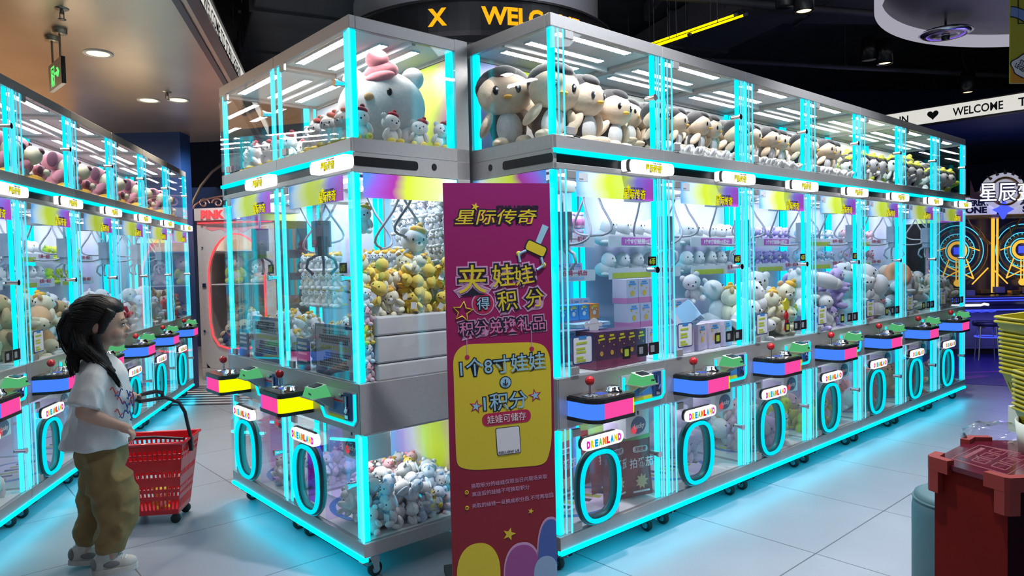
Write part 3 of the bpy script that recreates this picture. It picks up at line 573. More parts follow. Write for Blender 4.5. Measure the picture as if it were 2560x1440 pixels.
    # card reader on its bracket
    b = MB(); b.box(0.44, 0.565, -0.115, 0.0, 0.803, 0.808); b.add([(0.45, 0, 0.80), (0.45, -0.09, 0.803), (0.45, 0, 0.74), (0.455, 0, 0.80), (0.455, -0.09, 0.803), (0.455, 0, 0.74)], [(0, 1, 2), (5, 4, 3), (1, 4, 5, 2), (0, 3, 4, 1)]); b.add([(0.55, 0, 0.80), (0.55, -0.09, 0.803), (0.55, 0, 0.74), (0.555, 0, 0.80), (0.555, -0.09, 0.803), (0.555, 0, 0.74)], [(0, 1, 2), (5, 4, 3), (1, 4, 5, 2), (0, 3, 4, 1)])
    cr = b.build('card_reader', ['silver'], t)
    h = MB(); z = 0.808
    v = [(0.447, -0.11, z), (0.558, -0.11, z), (0.558, -0.015, z), (0.447, -0.015, z), (0.457, -0.10, z + 0.042), (0.548, -0.10, z + 0.042), (0.548, -0.035, z + 0.055), (0.457, -0.035, z + 0.055)]
    h.add(v, [(0, 1, 5, 4), (0, 4, 7, 3), (1, 2, 6, 5), (2, 3, 7, 6)], 0); h.add(v, [(4, 5, 6, 7), (3, 2, 1, 0)], 1); h.build('reader_body', ['reader_green', 'reader_shell'], cr, bevel=0.008)
    h = MB(); h.X = Matrix.Translation((0.503, -0.068, z + 0.05)) @ Matrix.Rotation(R_(11), 4, 'X'); h.cbox((0, 0, 0), (0.062, 0.045, 0.004), mi=0, ch=0.005); h.X = Matrix(); h.text('iCwp', 0.53, z + 0.02, 0.012, -0.108, 0, bold=0.001); h.build('reader_screen', ['black'], cr)
    # gantry, claw and cable
    b = MB(); b.box(0.05, W_ - 0.05, 0.24, 0.26, 1.765, 1.785); b.box(0.05, W_ - 0.05, 0.37, 0.39, 1.765, 1.785); b.box(0.06, 0.075, 0.06, D_ - 0.06, 1.785, 1.798); b.box(W_ - 0.075, W_ - 0.06, 0.06, D_ - 0.06, 1.785, 1.798); b.build('gantry_rail', ['chrome'], t)
    b = MB(); b.cbox((0.19, 0.24, 1.745), (0.16, 0.24, 0.05), ch=0.01); b.build('carriage', ['acrylic_white'], t)
    b = MB()
    for (x0, dx, dp) in ((0.40, 0.26, 0.27), (0.62, 0.06, 0.22)):
        b.tube([(x0 + dx * (i / 16.0 - 0.5) + (0.05 if i > 8 else 0), 0.36 + 0.1 * math.sin(i * 0.4), 1.75 - dp * (1 - (i / 8.0 - 1) ** 2) ** 0.75) for i in range(17)], 0.0065, 0, 6)
    b.build('cable', ['grey_cable'], t)
    CXc, CYc = 0.19, 0.14; cw = MB(); cw.cyl((CXc, CYc, 1.72), (CXc, CYc, 1.60), 0.008, 0, 8); cw.cbox((CXc, CYc, 1.56), (0.085, 0.085, 0.13), mi=1, ch=0.02); cw.cbox((CXc, CYc, 1.475), (0.06, 0.06, 0.05), mi=1, ch=0.015); cw = cw.build('claw', ['chrome', 'claw_black'], t)
    for k in range(3):
        a = 2 * PI * k / 3 + 0.5; g = MB(); d = lambda r: (CXc + r * math.cos(a), CYc + r * math.sin(a))
        g.tube([(*d(0.02), 1.46), (*d(0.075), 1.43), (*d(0.085), 1.39), (*d(0.05), 1.36)], [0.008, 0.008, 0.007, 0.009], 0, 6); g.build('claw_finger', ['claw_black'], cw)
    # castors
    for (x, y) in ((0.07, 0.07), (W_ - 0.07, 0.07), (0.07, D_ - 0.07), (W_ - 0.07, D_ - 0.07)):
        c = MB(); c.box(x - 0.035, x + 0.035, y - 0.03, y + 0.03, 0.116, 0.121); c.cyl((x, y, 0.116), (x, y, 0.092), 0.018, 0, 12)
        for s in (-1, 1): c.add([(x + s * 0.018, y - 0.015, 0.098), (x + s * 0.018, y + 0.03, 0.098), (x + s * 0.018, y + 0.03, 0.025), (x + s * 0.018, y + 0.01, 0.025), (x + s * 0.022, y - 0.015, 0.098), (x + s * 0.022, y + 0.03, 0.098), (x + s * 0.022, y + 0.03, 0.025), (x + s * 0.022, y + 0.01, 0.025)], [(0, 1, 2, 3), (7, 6, 5, 4), (0, 4, 5, 1), (1, 5, 6, 2), (2, 6, 7, 3), (3, 7, 4, 0)])
        c = c.build('castor', ['chrome'], t)
        w = MB(); w.X = Matrix.Translation((x, y + 0.018, 0.034)) @ Matrix.Rotation(PI / 2, 4, 'Y'); w.lathe([(0, -0.013), (0.022, -0.013), (0.028, -0.011), (0.034, -0.008), (0.034, 0.008), (0.028, 0.011), (0.022, 0.013), (0, 0.013)], 0, 20); w.lathe([(0, -0.0165), (0.018, -0.015)], 1, 14); w.lathe([(0.018, 0.015), (0, 0.0165)], 1, 14); w.build('wheel', ['rubber', 'chrome'], c)
        w = MB(); w.cbox((x + 0.004, y - 0.034, 0.072), (0.034, 0.05, 0.006), (-0.5, 0, 0), 0, 0.004); w.build('brake_pedal', ['chrome'], c)
    return t
mat('ring_dark', (0.01, 0.06, 0.075), 0.4); mat('claw_grey', (0.38, 0.42, 0.5), 0.35, vary=0.1); mat('claw_black', (0.015, 0.02, 0.03), 0.35, vary=0.2)
emis('sign_magenta', (0.85, 0.02, 0.55), 0.9); emis('sign_yellow', (0.9, 0.75, 0.0), 0.9); emis('sign_blue', (0.0, 0.4, 0.9), 0.9); emis('sign_green', (0.15, 0.7, 0.1), 0.9); emis('sign_orange', (0.95, 0.3, 0.02), 0.9); emis('sign_red', (0.85, 0.03, 0.05), 0.9)
emis('screen_blue', (0.12, 0.2, 0.8), 0.8)
ramp_print('panel_art', [(0, (0.03, 0.03, 0.035)), (0.35, (0.10, 0.09, 0.08)), (0.55, (0.22, 0.16, 0.10)), (0.7, (0.03, 0.03, 0.04)), (1, (0.12, 0.08, 0.06))], 0, 1.4, 6.0, rough=0.12)
ramp_print('coin_art', [(0, (0.5, 0.55, 0.65)), (0.5, (0.62, 0.63, 0.66)), (1, (0.5, 0.5, 0.55))], 0, 0.6, 3.0)

proto = make_machine()
def place(o, origin, direction, label, group):
    o.location = origin; o.rotation_euler = (0, 0, ang(direction)); o['label'] = label; o['group'] = group
    o['xf'] = 0; del o['xf']
    return o
MX = {}
def mx(key, origin, direction): MX[key] = Matrix.Translation(origin) @ Matrix.Rotation(ang(direction), 4, 'Z')
mach = {}
spec = []
for k in range(7): spec.append(('B%d' % (k + 1), B0 + RD * (MW * k), RD))
spec.append(('A1', A0 + LD * MW, -LD)); spec.append(('A2', A0 + LD * (2 * MW), -LD))
L1 = Vector((-2.724, 3.9083, 0))
for k in range(6): spec.append(('L%d' % k, L1 + GD * (0.79 * (k - 1)), GD))
LBL = {'B1': 'claw machine at the near end of the right row, red snack bags in its bin', 'B2': 'claw machine second in the right row, pink gift boxes stacked behind its glass',
 'B3': 'claw machine third in the right row, white plush heap and a dangling red charm', 'B4': 'claw machine fourth in the right row, long grey-white cushions behind its glass',
 'B5': 'claw machine fifth in the right row, tall white plush leaning on its glass', 'B6': 'claw machine sixth in the right row, peach ring cushion on its heap', 'B7': 'claw machine at the far end of the right row beside the blue arcade game',
 'A1': 'claw machine at the island corner left of the pink banner, giant white plush on top', 'A2': 'claw machine left of the island corner one, its far side facing the neon arch',
 'L0': 'claw machine of the left row cut off by the left edge of the picture', 'L1': 'claw machine of the left row directly behind the girl', 'L2': 'claw machine of the left row just beyond the girl\'s head', 'L3': 'claw machine of the left row, third from its far end by the navy wall',
 'L4': 'claw machine of the left row, second from its far end by the navy wall', 'L5': 'claw machine at the far end of the left row against the navy wall'}
GRP = {'B': 'claw machines of the right row', 'A': 'claw machines at the island corner', 'L': 'claw machines of the left row'}
for i, (k, o, d) in enumerate(spec):
    m = copy_tree(proto) if i < len(spec) - 1 else proto
    mach[k] = place(m, o, d, LBL[k], GRP[k[0]]); mx(k, o, d)
def part_of(k, b, name, mats, **kw): return b.build(name, mats, mach[k], **kw)
for k in mach:                                     # the two corner machines carry black claws, the others pale grey ones
    if k[0] != 'A':
        for o in [c for c in mach[k].children_recursive if c.name.startswith('claw')]:
            for sl_ in o.material_slots:
                if sl_.material and sl_.material.name.startswith('claw_black'): sl_.link = 'OBJECT'; sl_.material = MT['claw_grey']
for k in mach:                                     # the corner bin is lit bright, the others are dimmer
    if k != 'B1':
        for o in [c for c in mach[k].children if c.name.startswith('bin_lamp')]: o.material_slots[0].link = 'OBJECT'; o.material_slots[0].material = MT['led_low_bright' if k == 'A1' else 'led_low_dim']
# glazed end walls with their own lights, frames, slots and stickers (x = plane of the end, s = outward sign)
def end_wall(k, x, s):
    W_, D_ = MW, MD; X0, X1 = (x, x + s * 0.004)
    xa, xb = sorted((x - s * 0.006, x))
    b = MB()
    for z0, z1 in ((1.947, 2.404), (0.887, 1.798), (0.187, 0.652)): b.box(xa, xb, 0.008, D_ - 0.075, z0, z1)
    part_of(k, b, 'end_glass', ['pane'])
    xo = sorted((x - s * 0.03, x - s * 0.010))
    b = MB()
    for z0, z1 in ((1.95, 2.403), (0.89, 1.796), (0.19, 0.65)): b.box(*xo, 0.014, 0.036, z0, z1)
    part_of(k, b, 'end_light', ['cyan_led'])
    b = MB()
    for z0, z1 in ((1.95, 2.403), (0.89, 1.796), (0.19, 0.65)): b.box(*xo, D_ - 0.11, D_ - 0.08, z0, z1)
    part_of(k, b, 'end_light', ['cyan_led'])
    b = MB(); xp = sorted((x - s * 0.03, x + s * 0.001)); b.box(*xp, D_ - 0.074, D_, 1.80, 2.462); b.box(*xp, D_ - 0.074, D_, 0.12, 1.80); part_of(k, b, 'end_post', ['silver'])
    b = MB(); xq = sorted((x - s * 0.02, x + s * 0.001)); b.box(*xq, 0.0, D_, 1.885, 1.944); b.box(*xq, 0.0, D_, 1.80, 1.883); part_of(k, b, 'end_beam', ['silver'])
    b = MB(); b.X = Matrix.Translation((x, 0, 0)) @ Matrix.Rotation(s * PI / 2, 4, 'Z')
    o1 = rrect(0.0, 0.33, 1.826, 1.866, 0.014); o2 = [(0.42 + 0.014 * math.cos(2 * PI * i / 20), 1.848 + 0.016 * math.sin(2 * PI * i / 20)) for i in range(20)]
    if s < 0: o1 = [(-p, q) for p, q in o1]; o2 = [(-p, q) for p, q in o2]
    b.plate(o1, -0.003, 0.004); b.plate(o2, -0.003, 0.004); part_of(k, b, 'end_slot', ['black'])
    b = MB(); xs = sorted((x + s * 0.0005, x + s * 0.002)); b.box(*xs, 0.045, D_ - 0.08, 1.69, 1.797); part_of(k, b, 'end_sticker', ['header_print_side'])
    b = MB(); xs = sorted((x - s * 0.008, x + s * 0.002)); b.box(*xs, 0.0, D_, 0.667, 0.884); part_of(k, b, 'end_panel', ['silver'])
for k in ('A1', 'B1'):
    b = MB(); b.box(0.04, MW - 0.04, MD - 0.032, MD - 0.027, 1.952, 2.40); part_of(k, b, 'back_poster', ['back_print'])
    b = MB(); b.box(0.04, MW - 0.04, MD - 0.028, MD - 0.022, 0.192, 0.652); part_of(k, b, 'back_poster', ['back_print'])
end_wall('A1', MW, 1); end_wall('A2', 0.0, -1); end_wall('B1', 0.0, -1); end_wall('B7', MW, 1); end_wall('L5', MW, 1)
b = MB(); b.box(0.235, 0.405, 0.006, 0.0075, 0.25, 0.56); b.build('purple_sheet', ['violet_film'], [c for c in mach['A1'].children if c.name.startswith('prize_door')][0])
# price plates and rule stickers on the glass, different by machine
def stick(k, parts):
    d = [c for c in mach[k].children if c.name.startswith('play_door')][0]
    if 'price' in parts:
        b = MB(); b.plate(rrect(0.642, 0.708, 1.366, 1.412, 0.004), -0.003, -0.001, 0); b.text('6币', 0.675, 1.388, 0.034, -0.0035, 1, bold=0.001, fit=0.045); b.build('price_plate', ['ink_black', 'lime_print'], d)
    if 'rules' in parts:
        b = MB(); b.plate(rrect(0.095, 0.225, 0.935, 1.062, 0.012), -0.003, -0.001, 0); b.plate(rrect(0.101, 0.219, 0.941, 1.056, 0.009), -0.004, -0.003, 1); b.plate(rrect(0.135, 0.185, 1.047, 1.06, 0.003), -0.005, -0.004, 2)
        for i, (z, w) in enumerate(((1.03, 0.07), (1.005, 0.058), (0.99, 0.062), (0.965, 0.045), (0.951, 0.06))): b.plate([(0.118, z - 0.005), (0.118 + w, z - 0.005), (0.118 + w, z + 0.005), (0.118, z + 0.005)], -0.005, -0.004, 3)
        b.build('rules_sticker', ['dark_blue', 'paper', 'mid_blue', 'lime_print'], d)
    if 'icons' in parts:
        for i, x in enumerate((0.44, 0.55, 0.64)): b = MB(); b.plate(rrect(x, x + (0.055 if i == 0 else 0.08), 0.925, 0.985, 0.004), -0.003, -0.001, 0); b.plate(rrect(x + 0.012, x + 0.042, 0.938, 0.972, 0.004), -0.004, -0.003, 1 if i else 2); b.build('icon_sticker', ['ink_black', 'grey_cable', 'lime_print'], d)
    if 'tag' in parts:
        b = MB(); b.plate([(0.155, 1.755), (0.215, 1.755), (0.215, 1.79), (0.155, 1.79)], -0.003, -0.0015, 0); b.plate([(0.158, 1.76), (0.185, 1.76), (0.185, 1.765), (0.158, 1.765)], -0.0035, -0.003, 1); b.build('paper_label', ['paper', 'grey_cable'], d)
for k in ('B1', 'B2', 'B3', 'B4'): stick(k, ('price', 'rules', 'icons', 'tag'))
for k in ('B5', 'B6', 'B7'): stick(k, ('rules', 'icons', 'tag'))
for k in ('A1', 'A2'): stick(k, ('price',))
for k in ('L0', 'L1', 'L2'): stick(k, ('rules', 'icons'))

# ------------------------------------------------------------------ plush toys and prizes
def plush(name, col): mat(name, col, 0.85, vary=0.07, scale=30, bump=0.25, sheen=0.25)
for n_, c_ in (('p_white', (0.78, 0.78, 0.78)), ('p_cream', (0.78, 0.62, 0.45)), ('p_black', (0.022, 0.022, 0.026)), ('p_pink', (0.85, 0.28, 0.32)), ('p_crimson', (0.38, 0.015, 0.035)), ('p_yellow', (0.78, 0.60, 0.10)),
               ('p_gold', (0.8, 0.45, 0.04)), ('p_mauve', (0.50, 0.20, 0.27)), ('p_plum', (0.08, 0.02, 0.05)), ('p_ivory', (0.72, 0.70, 0.52)), ('p_tan', (0.55, 0.36, 0.18)), ('p_beige', (0.62, 0.52, 0.42)), ('p_grey', (0.45, 0.46, 0.48)),
               ('p_sky', (0.35, 0.55, 0.82)), ('p_lilac', (0.50, 0.42, 0.75)), ('p_peach', (0.85, 0.38, 0.20)), ('p_rose', (0.80, 0.50, 0.55)), ('p_lime', (0.62, 0.70, 0.05)), ('p_red', (0.6, 0.03, 0.04)), ('p_ltblue', (0.62, 0.72, 0.84)), ('p_brown', (0.16, 0.08, 0.04)), ('p_green', (0.25, 0.5, 0.08))): plush(n_, c_)
mat('bead', (0.01, 0.01, 0.012), 0.15); mat('tag_card', (0.75, 0.76, 0.8), 0.5, vary=0.03)
# a toy is listed as (part, material, centre, radii, tilt); heights are 1 and the toy faces -y
def bear(body, belly, ear, hat=None, tagged=False, foot=None):
    s = [('body', body, (0, 0.02, 0.27), (0.24, 0.20, 0.27), None), ('belly', belly, (0, -0.07, 0.25), (0.17, 0.13, 0.19), None), ('head', body, (0, -0.02, 0.68), (0.30, 0.26, 0.26), None),
         ('muzzle', belly, (0, -0.235, 0.61), (0.12, 0.07, 0.085), None), ('nose', 'bead', (0, -0.305, 0.64), (0.035, 0.02, 0.026), None), ('eye', 'bead', (-0.12, -0.245, 0.71), (0.026, 0.018, 0.034), None), ('eye', 'bead', (0.12, -0.245, 0.71), (0.026, 0.018, 0.034), None),
         ('ear', ear, (-0.23, 0.0, 0.89), (0.10, 0.06, 0.10), None), ('ear', ear, (0.23, 0.0, 0.89), (0.10, 0.06, 0.10), None), ('arm', body, (-0.25, -0.08, 0.36), (0.08, 0.09, 0.18), (0.5, 0.35, 0)), ('arm', body, (0.25, -0.08, 0.36), (0.08, 0.09, 0.18), (0.5, -0.35, 0)),
         ('leg', foot or body, (-0.17, -0.20, 0.10), (0.105, 0.19, 0.10), None), ('leg', foot or body, (0.17, -0.20, 0.10), (0.105, 0.19, 0.10), None)]
    if hat: s += [('hat', hat, (0.10, -0.02, 0.92), (0.19, 0.17, 0.10), (0, 0.3, 0)), ('pompom', hat, (0.15, -0.02, 1.03), (0.075, 0.075, 0.07), None)]
    if tagged: s += [('swing_tag', 'tag_card', (0.12, -0.27, 0.30), None, (0.2, 0.2, 0.3))]
    return s
def penguin(coat, face, bib, cap=None):
    s = [('body', coat, (0, 0.03, 0.27), (0.23, 0.19, 0.28), None), ('bib', bib, (0, -0.07, 0.25), (0.165, 0.13, 0.21), None), ('head', face, (0, -0.02, 0.655), (0.335, 0.28, 0.27), None), ('hood', coat, (0, 0.05, 0.735), (0.345, 0.27, 0.265), (-0.25, 0, 0)), ('hood', coat, (0, -0.13, 0.90), (0.16, 0.13, 0.07), (0.5, 0, 0)),
         ('eye', 'bead', (-0.125, -0.268, 0.675), (0.045, 0.02, 0.055), None), ('eye', 'bead', (0.125, -0.268, 0.675), (0.045, 0.02, 0.055), None), ('glint', 'p_white', (-0.115, -0.287, 0.69), (0.015, 0.006, 0.017), None), ('glint', 'p_white', (0.135, -0.287, 0.69), (0.015, 0.006, 0.017), None), ('beak', 'p_gold', (0, -0.305, 0.585), (0.055, 0.045, 0.026), None),
         ('flipper', face, (-0.27, -0.06, 0.31), (0.06, 0.10, 0.17), (0.4, 0.5, 0)), ('flipper', face, (0.27, -0.06, 0.31), (0.06, 0.10, 0.17), (0.4, -0.5, 0)), ('foot', face, (-0.14, -0.20, 0.07), (0.10, 0.17, 0.07), None), ('foot', face, (0.14, -0.20, 0.07), (0.10, 0.17, 0.07), None)]
    if cap: s += [('cap', cap, (0, 0.04, 0.94), (0.25, 0.23, 0.12), None), ('pompom', cap, (0, 0.04, 1.07), (0.08, 0.08, 0.075), None)]
    return s
def duck(coat, beak, tagged=True):
    s = [q for q in bear(coat, coat, coat) if q[0] not in ('ear', 'muzzle', 'nose', 'leg', 'arm')]
    s += [('beak', beak, (0, -0.29, 0.62), (0.10, 0.09, 0.035), None), ('wing', coat, (-0.26, -0.02, 0.32), (0.06, 0.13, 0.16), (0.3, 0.4, 0)), ('wing', coat, (0.26, -0.02, 0.32), (0.06, 0.13, 0.16), (0.3, -0.4, 0)), ('foot', beak, (-0.13, -0.2, 0.04), (0.09, 0.15, 0.04), None), ('foot', beak, (0.13, -0.2, 0.04), (0.09, 0.15, 0.04), None), ('tuft', coat, (0.0, 0.0, 0.95), (0.06, 0.05, 0.07), None)]
    if tagged: s += [('swing_tag', 'tag_card', (0.12, -0.27, 0.30), None, (0.2, 0.2, 0.3))]
    return s
def pup(coat, belly, ear):
    return [q for q in bear(coat, belly, coat) if q[0] != 'ear'] + [('ear', ear, (-0.30, 0.0, 0.70), (0.05, 0.10, 0.19), (0, 0.2, 0)), ('ear', ear, (0.30, 0.0, 0.70), (0.05, 0.10, 0.19), (0, -0.2, 0)), ('tail', coat, (0, 0.27, 0.2), (0.05, 0.1, 0.05), (-0.5, 0, 0))]
def pig(coat, snout):
    return [q for q in bear(coat, coat, coat) if q[0] not in ('ear', 'muzzle', 'nose')] + [('snout', snout, (0, -0.27, 0.63), (0.10, 0.06, 0.075), None), ('nostril', 'bead', (-0.035, -0.325, 0.63), (0.014, 0.01, 0.022), None), ('nostril', 'bead', (0.035, -0.325, 0.63), (0.014, 0.01, 0.022), None), ('ear', snout, (-0.2, -0.08, 0.9), (0.09, 0.04, 0.08), (0.6, -0.3, 0)), ('ear', snout, (0.2, -0.08, 0.9), (0.09, 0.04, 0.08), (0.6, 0.3, 0))]
def cat(coat, patch):
    s = [q for q in bear(coat, coat, coat) if q[0] not in ('ear',)]
    return s + [('ear', patch, (-0.2, 0.0, 0.9), (0.08, 0.05, 0.13), (0, -0.35, 0)), ('ear', patch, (0.2, 0.0, 0.9), (0.08, 0.05, 0.13), (0, 0.35, 0)), ('patch', patch, (0.1, -0.02, 0.83), (0.19, 0.22, 0.13), None), ('tail', patch, (0.1, 0.28, 0.15), (0.05, 0.16, 0.05), None)]
def hound(coat, snout, nose, foot):
    return [('body', coat, (0, 0.04, 0.27), (0.26, 0.22, 0.27), None), ('head', coat, (0, 0.04, 0.68), (0.28, 0.25, 0.27), None), ('snout', snout, (0, -0.19, 0.58), (0.26, 0.22, 0.20), None), ('nose', nose, (0.02, -0.37, 0.68), (0.12, 0.07, 0.065), (0.5, 0.15, 0)), ('eye', 'bead', (-0.11, -0.19, 0.80), (0.028, 0.02, 0.034), None), ('eye', 'bead', (0.11, -0.19, 0.80), (0.028, 0.02, 0.034), None),
            ('ear', nose, (-0.30, 0.03, 0.68), (0.06, 0.11, 0.20), (0, 0.25, 0)), ('ear', nose, (0.30, 0.03, 0.68), (0.06, 0.11, 0.20), (0, -0.25, 0)), ('arm', coat, (-0.26, -0.10, 0.33), (0.085, 0.10, 0.17), (0.6, 0.3, 0)), ('arm', coat, (0.26, -0.10, 0.33), (0.085, 0.10, 0.17), (0.6, -0.3, 0)), ('leg', foot, (-0.17, -0.24, 0.09), (0.11, 0.19, 0.10), None), ('leg', foot, (0.17, -0.24, 0.09), (0.11, 0.19, 0.10), None)]
def seal(coat, cheek='p_white'):
    return [('body', coat, (0, 0.10, 0.30), (0.36, 0.42, 0.30), None), ('head', coat, (0, -0.08, 0.62), (0.31, 0.30, 0.36), None), ('eye', 'bead', (-0.13, -0.335, 0.72), (0.033, 0.02, 0.04), None), ('eye', 'bead', (0.13, -0.335, 0.72), (0.033, 0.02, 0.04), None), ('snout', cheek, (0, -0.35, 0.60), (0.07, 0.05, 0.05), None), ('flipper', coat, (-0.33, -0.10, 0.12), (0.14, 0.2, 0.08), None), ('flipper', coat, (0.33, -0.10, 0.12), (0.14, 0.2, 0.08), None), ('tail', coat, (0, 0.52, 0.2), (0.18, 0.14, 0.1), None)]
def bolster(coat, end):
    return [('body', coat, (0, 0, 0.5), (0.62, 0.30, 0.28), None), ('body', coat, (0.42, 0, 0.5), (0.3, 0.24, 0.22), None), ('face', end, (-0.50, 0, 0.52), (0.22, 0.24, 0.22), None), ('eye', 'bead', (-0.52, -0.22, 0.58), (0.03, 0.025, 0.03), None), ('eye', 'bead', (-0.70, -0.08, 0.58), (0.025, 0.03, 0.03), None)]
def bunny(coat, ear, nose='p_rose', tagged=False):
    s = bear(coat, coat, coat)[:]
    s = [q for q in s if q[0] not in ('ear', 'belly')] + [('ear', ear, (-0.26, 0.06, 0.78), (0.24, 0.05, 0.08), (0, -0.7, 0.4)), ('ear', ear, (0.26, 0.06, 0.78), (0.24, 0.05, 0.08), (0, 0.7, -0.4)), ('scarf', 'p_sky', (0, -0.02, 0.47), (0.21, 0.19, 0.05), None)]
    if tagged: s += [('swing_tag', 'tag_card', (0.12, -0.27, 0.30), None, (0.2, 0.2, 0.3))]
    return s
def shape_into(b, e, mi, seg, rings):
    if e[3] is None: b.cbox(e[2], (0.2, 0.012, 0.26), e[4], mi)
    else:
        k = 0.55 if max(e[3]) < 0.06 else 1.0
        b.ball(e[2], e[3], mi, max(8, int(seg * k)), max(5, int(rings * k)), e[4])
_toy = {}
def toy_mesh(key, spec_, centred=True, seg=14, rings=9):
    k = (key, centred, seg)
    if k not in _toy:
        ms = []; b = MB(); b.X = Matrix.Translation((0, 0, -0.5)) if centred else Matrix()
        for e in spec_:
            if e[1] not in ms: ms.append(e[1])
            shape_into(b, e, ms.index(e[1]), seg, rings)
        o = b.build('plush_toy', ms); _toy[k] = o.data; bpy.data.objects.remove(o)
    return _toy[k]
TOYS = {'white_bear': bear('p_white', 'p_white', 'p_white'), 'yellow_duck': duck('p_yellow', 'p_gold'), 'brown_billed_duck': duck('p_yellow', 'p_brown'), 'yellow_bear': bear('p_yellow', 'p_ivory', 'p_gold', None, True), 'cream_bear': bear('p_ivory', 'p_white', 'p_tan', 'p_gold'), 'orange_cat': cat('p_white', 'p_gold'), 'gold_hat_bear': bear('p_white', 'p_white', 'p_white', 'p_gold'),
        'blue_bunny': bunny('p_white', 'p_ltblue', tagged=True), 'sky_bear': bear('p_ltblue', 'p_white', 'p_sky'), 'rose_pig': pig('p_rose', 'p_pink'), 'seal': seal('p_white'), 'grey_bolster': bolster('p_grey', 'p_white'), 'white_bolster': bolster('p_white', 'p_white'), 'lilac_bear': bear('p_lilac', 'p_white', 'p_lilac'), 'tan_pup': pup('p_tan', 'p_ivory', 'p_brown'), 'beige_pup': pup('p_beige', 'p_white', 'p_beige'),
        'beige_seal': seal('p_beige'), 'grey_seal': seal('p_grey'), 'peach_cat': cat('p_peach', 'p_peach'), 'tan_bolster': bolster('p_tan', 'p_ivory'), 'rose_bolster': bolster('p_rose', 'p_ivory'), 'penguin': penguin('p_black', 'p_cream', 'p_white'), 'capped_penguin': penguin('p_black', 'p_white', 'p_white', 'p_lime'), 'red_bear': bear('p_red', 'p_white', 'p_red'), 'hound': hound('p_mauve', 'p_ivory', 'p_plum', 'p_gold'), 'hat_bear': bear('p_white', 'p_white', 'p_white', 'p_crimson', foot='p_yellow'), 'lime_bear': bear('p_lime', 'p_white', 'p_lime'), 'white_bunny': bunny('p_white', 'p_white', tagged=True)}
NAME = {'bear': 'plush_bear', 'pup': 'plush_puppy', 'pig': 'plush_pig', 'duck': 'plush_duck', 'cat': 'plush_cat', 'bunny': 'plush_bunny', 'seal': 'plush_seal', 'bolster': 'plush_cushion', 'penguin': 'plush_penguin', 'hound': 'plush_dog'}
def toy_name(key): return NAME[key.split('_')[-1]]
def put(M, key, p, h, yaw=0.0, tilt=0.0, roll=0.0, label='', group=None, centred=False, lod=1):
    """one small toy, a single mesh, at p in a machine's own frame; yaw 0 faces the front glass"""
    o = bpy.data.objects.new(toy_name(key), toy_mesh(key, TOYS[key], centred, *((14, 9) if lod else (9, 6)))); COL.objects.link(o)
    o.matrix_world = M @ Matrix.Translation(p) @ Euler((tilt, roll, yaw), 'YXZ').to_matrix().to_4x4() @ Matrix.Scale(h, 4)
    return tag(o, label, 'plush toy', group)
def put_big(M, key, p, h, yaw=0.0, tilt=0.0, roll=0.0, label='', group=None):
    """one large toy with every part a mesh of its own"""
    r = thing(toy_name(key), label, 'plush toy', (0, 0, 0), 0, group)
    r.matrix_world = M @ Matrix.Translation(p) @ Euler((tilt, roll, yaw), 'YXZ').to_matrix().to_4x4() @ Matrix.Scale(h, 4)
    for e in TOYS[key] if isinstance(key, str) else key:
        b = MB(); shape_into(b, e, 0, 24, 16); b.build(e[0], [e[1]], r)
    return r
def pile(M, box, kinds, n, seed, ztop=None, press=0.8, holes=(), lod=1):
    """toys dropped one by one into a box of a machine: each rests on those below it"""
    rnd = random.Random(seed); x0, x1, y0, y1, z0 = box; done = []
    for i in range(n):
        key, h, rad, label, group = kinds[rnd.randrange(len(kinds))]
        h *= rnd.uniform(0.9, 1.1); r = h * rad; best = None
        for t in range(14):
            x = rnd.uniform(x0 + r, x1 - r) if x1 - x0 > 2 * r else (x0 + x1) / 2; y = rnd.uniform(y0 + r, y1 - r) if y1 - y0 > 2 * r else (y0 + y1) / 2
            if any(a <= x <= b and c <= y <= d for a, b, c, d in holes): continue
            z = z0 + r * 0.9
            for (X, Y_, Z, R) in done:
                d2 = (x - X) ** 2 + (y - Y_) ** 2; s = (r + R) * press
                if d2 < s * s: z = max(z, Z + math.sqrt(s * s - d2))
            if best is None or z < best[2]: best = (x, y, z)
        if best is None or (ztop and best[2] + r > ztop): continue
        done.append((*best, r))
        put(M, key, best, h, rnd.uniform(-0.9, 0.9), rnd.uniform(-0.7, 0.3), rnd.uniform(-0.5, 0.5), label, group, True, lod)
ZD, ZP, ZB = 1.947, 0.884, 0.190

# upper displays --------------------------------------------------
MA1, MA2 = MX['A1'], MX['A2']
giant = [e for e in bear('p_white', 'p_white', 'p_white') if e[0] not in ('ear', 'muzzle', 'nose', 'eye', 'head')]
giant = [('head', 'p_white', (0, 0, 0.50), (0.50, 0.40, 0.42), None), ('body', 'p_white', (0, 0.08, 0.14), (0.32, 0.25, 0.16), None), ('nose', 'p_tan', (-0.02, -0.40, 0.55), (0.055, 0.035, 0.045), None), ('eye', 'bead', (-0.22, -0.35, 0.60), (0.03, 0.022, 0.045), None), ('eye', 'bead', (0.2, -0.36, 0.60), (0.03, 0.022, 0.045), None),
         ('ear', 'p_white', (-0.33, 0.03, 0.84), (0.13, 0.08, 0.13), None), ('ear', 'p_white', (0.36, 0.03, 0.82), (0.13, 0.08, 0.13), None), ('arm', 'p_white', (-0.34, -0.15, 0.12), (0.11, 0.13, 0.12), None), ('arm', 'p_white', (0.34, -0.15, 0.12), (0.11, 0.13, 0.12), None),
         ('beanie', 'p_pink', (0.05, -0.16, 0.86), (0.20, 0.16, 0.12), (0.4, -0.2, 0)), ('pompom', 'p_pink', (0.03, -0.22, 0.99), (0.13, 0.11, 0.11), None), ('beanie_brim', 'p_pink', (0.07, -0.27, 0.79), (0.17, 0.10, 0.06), (0.3, -0.15, 0))]
NAME['giant'] = 'plush_bear'
TOYS['giant_bear'] = giant
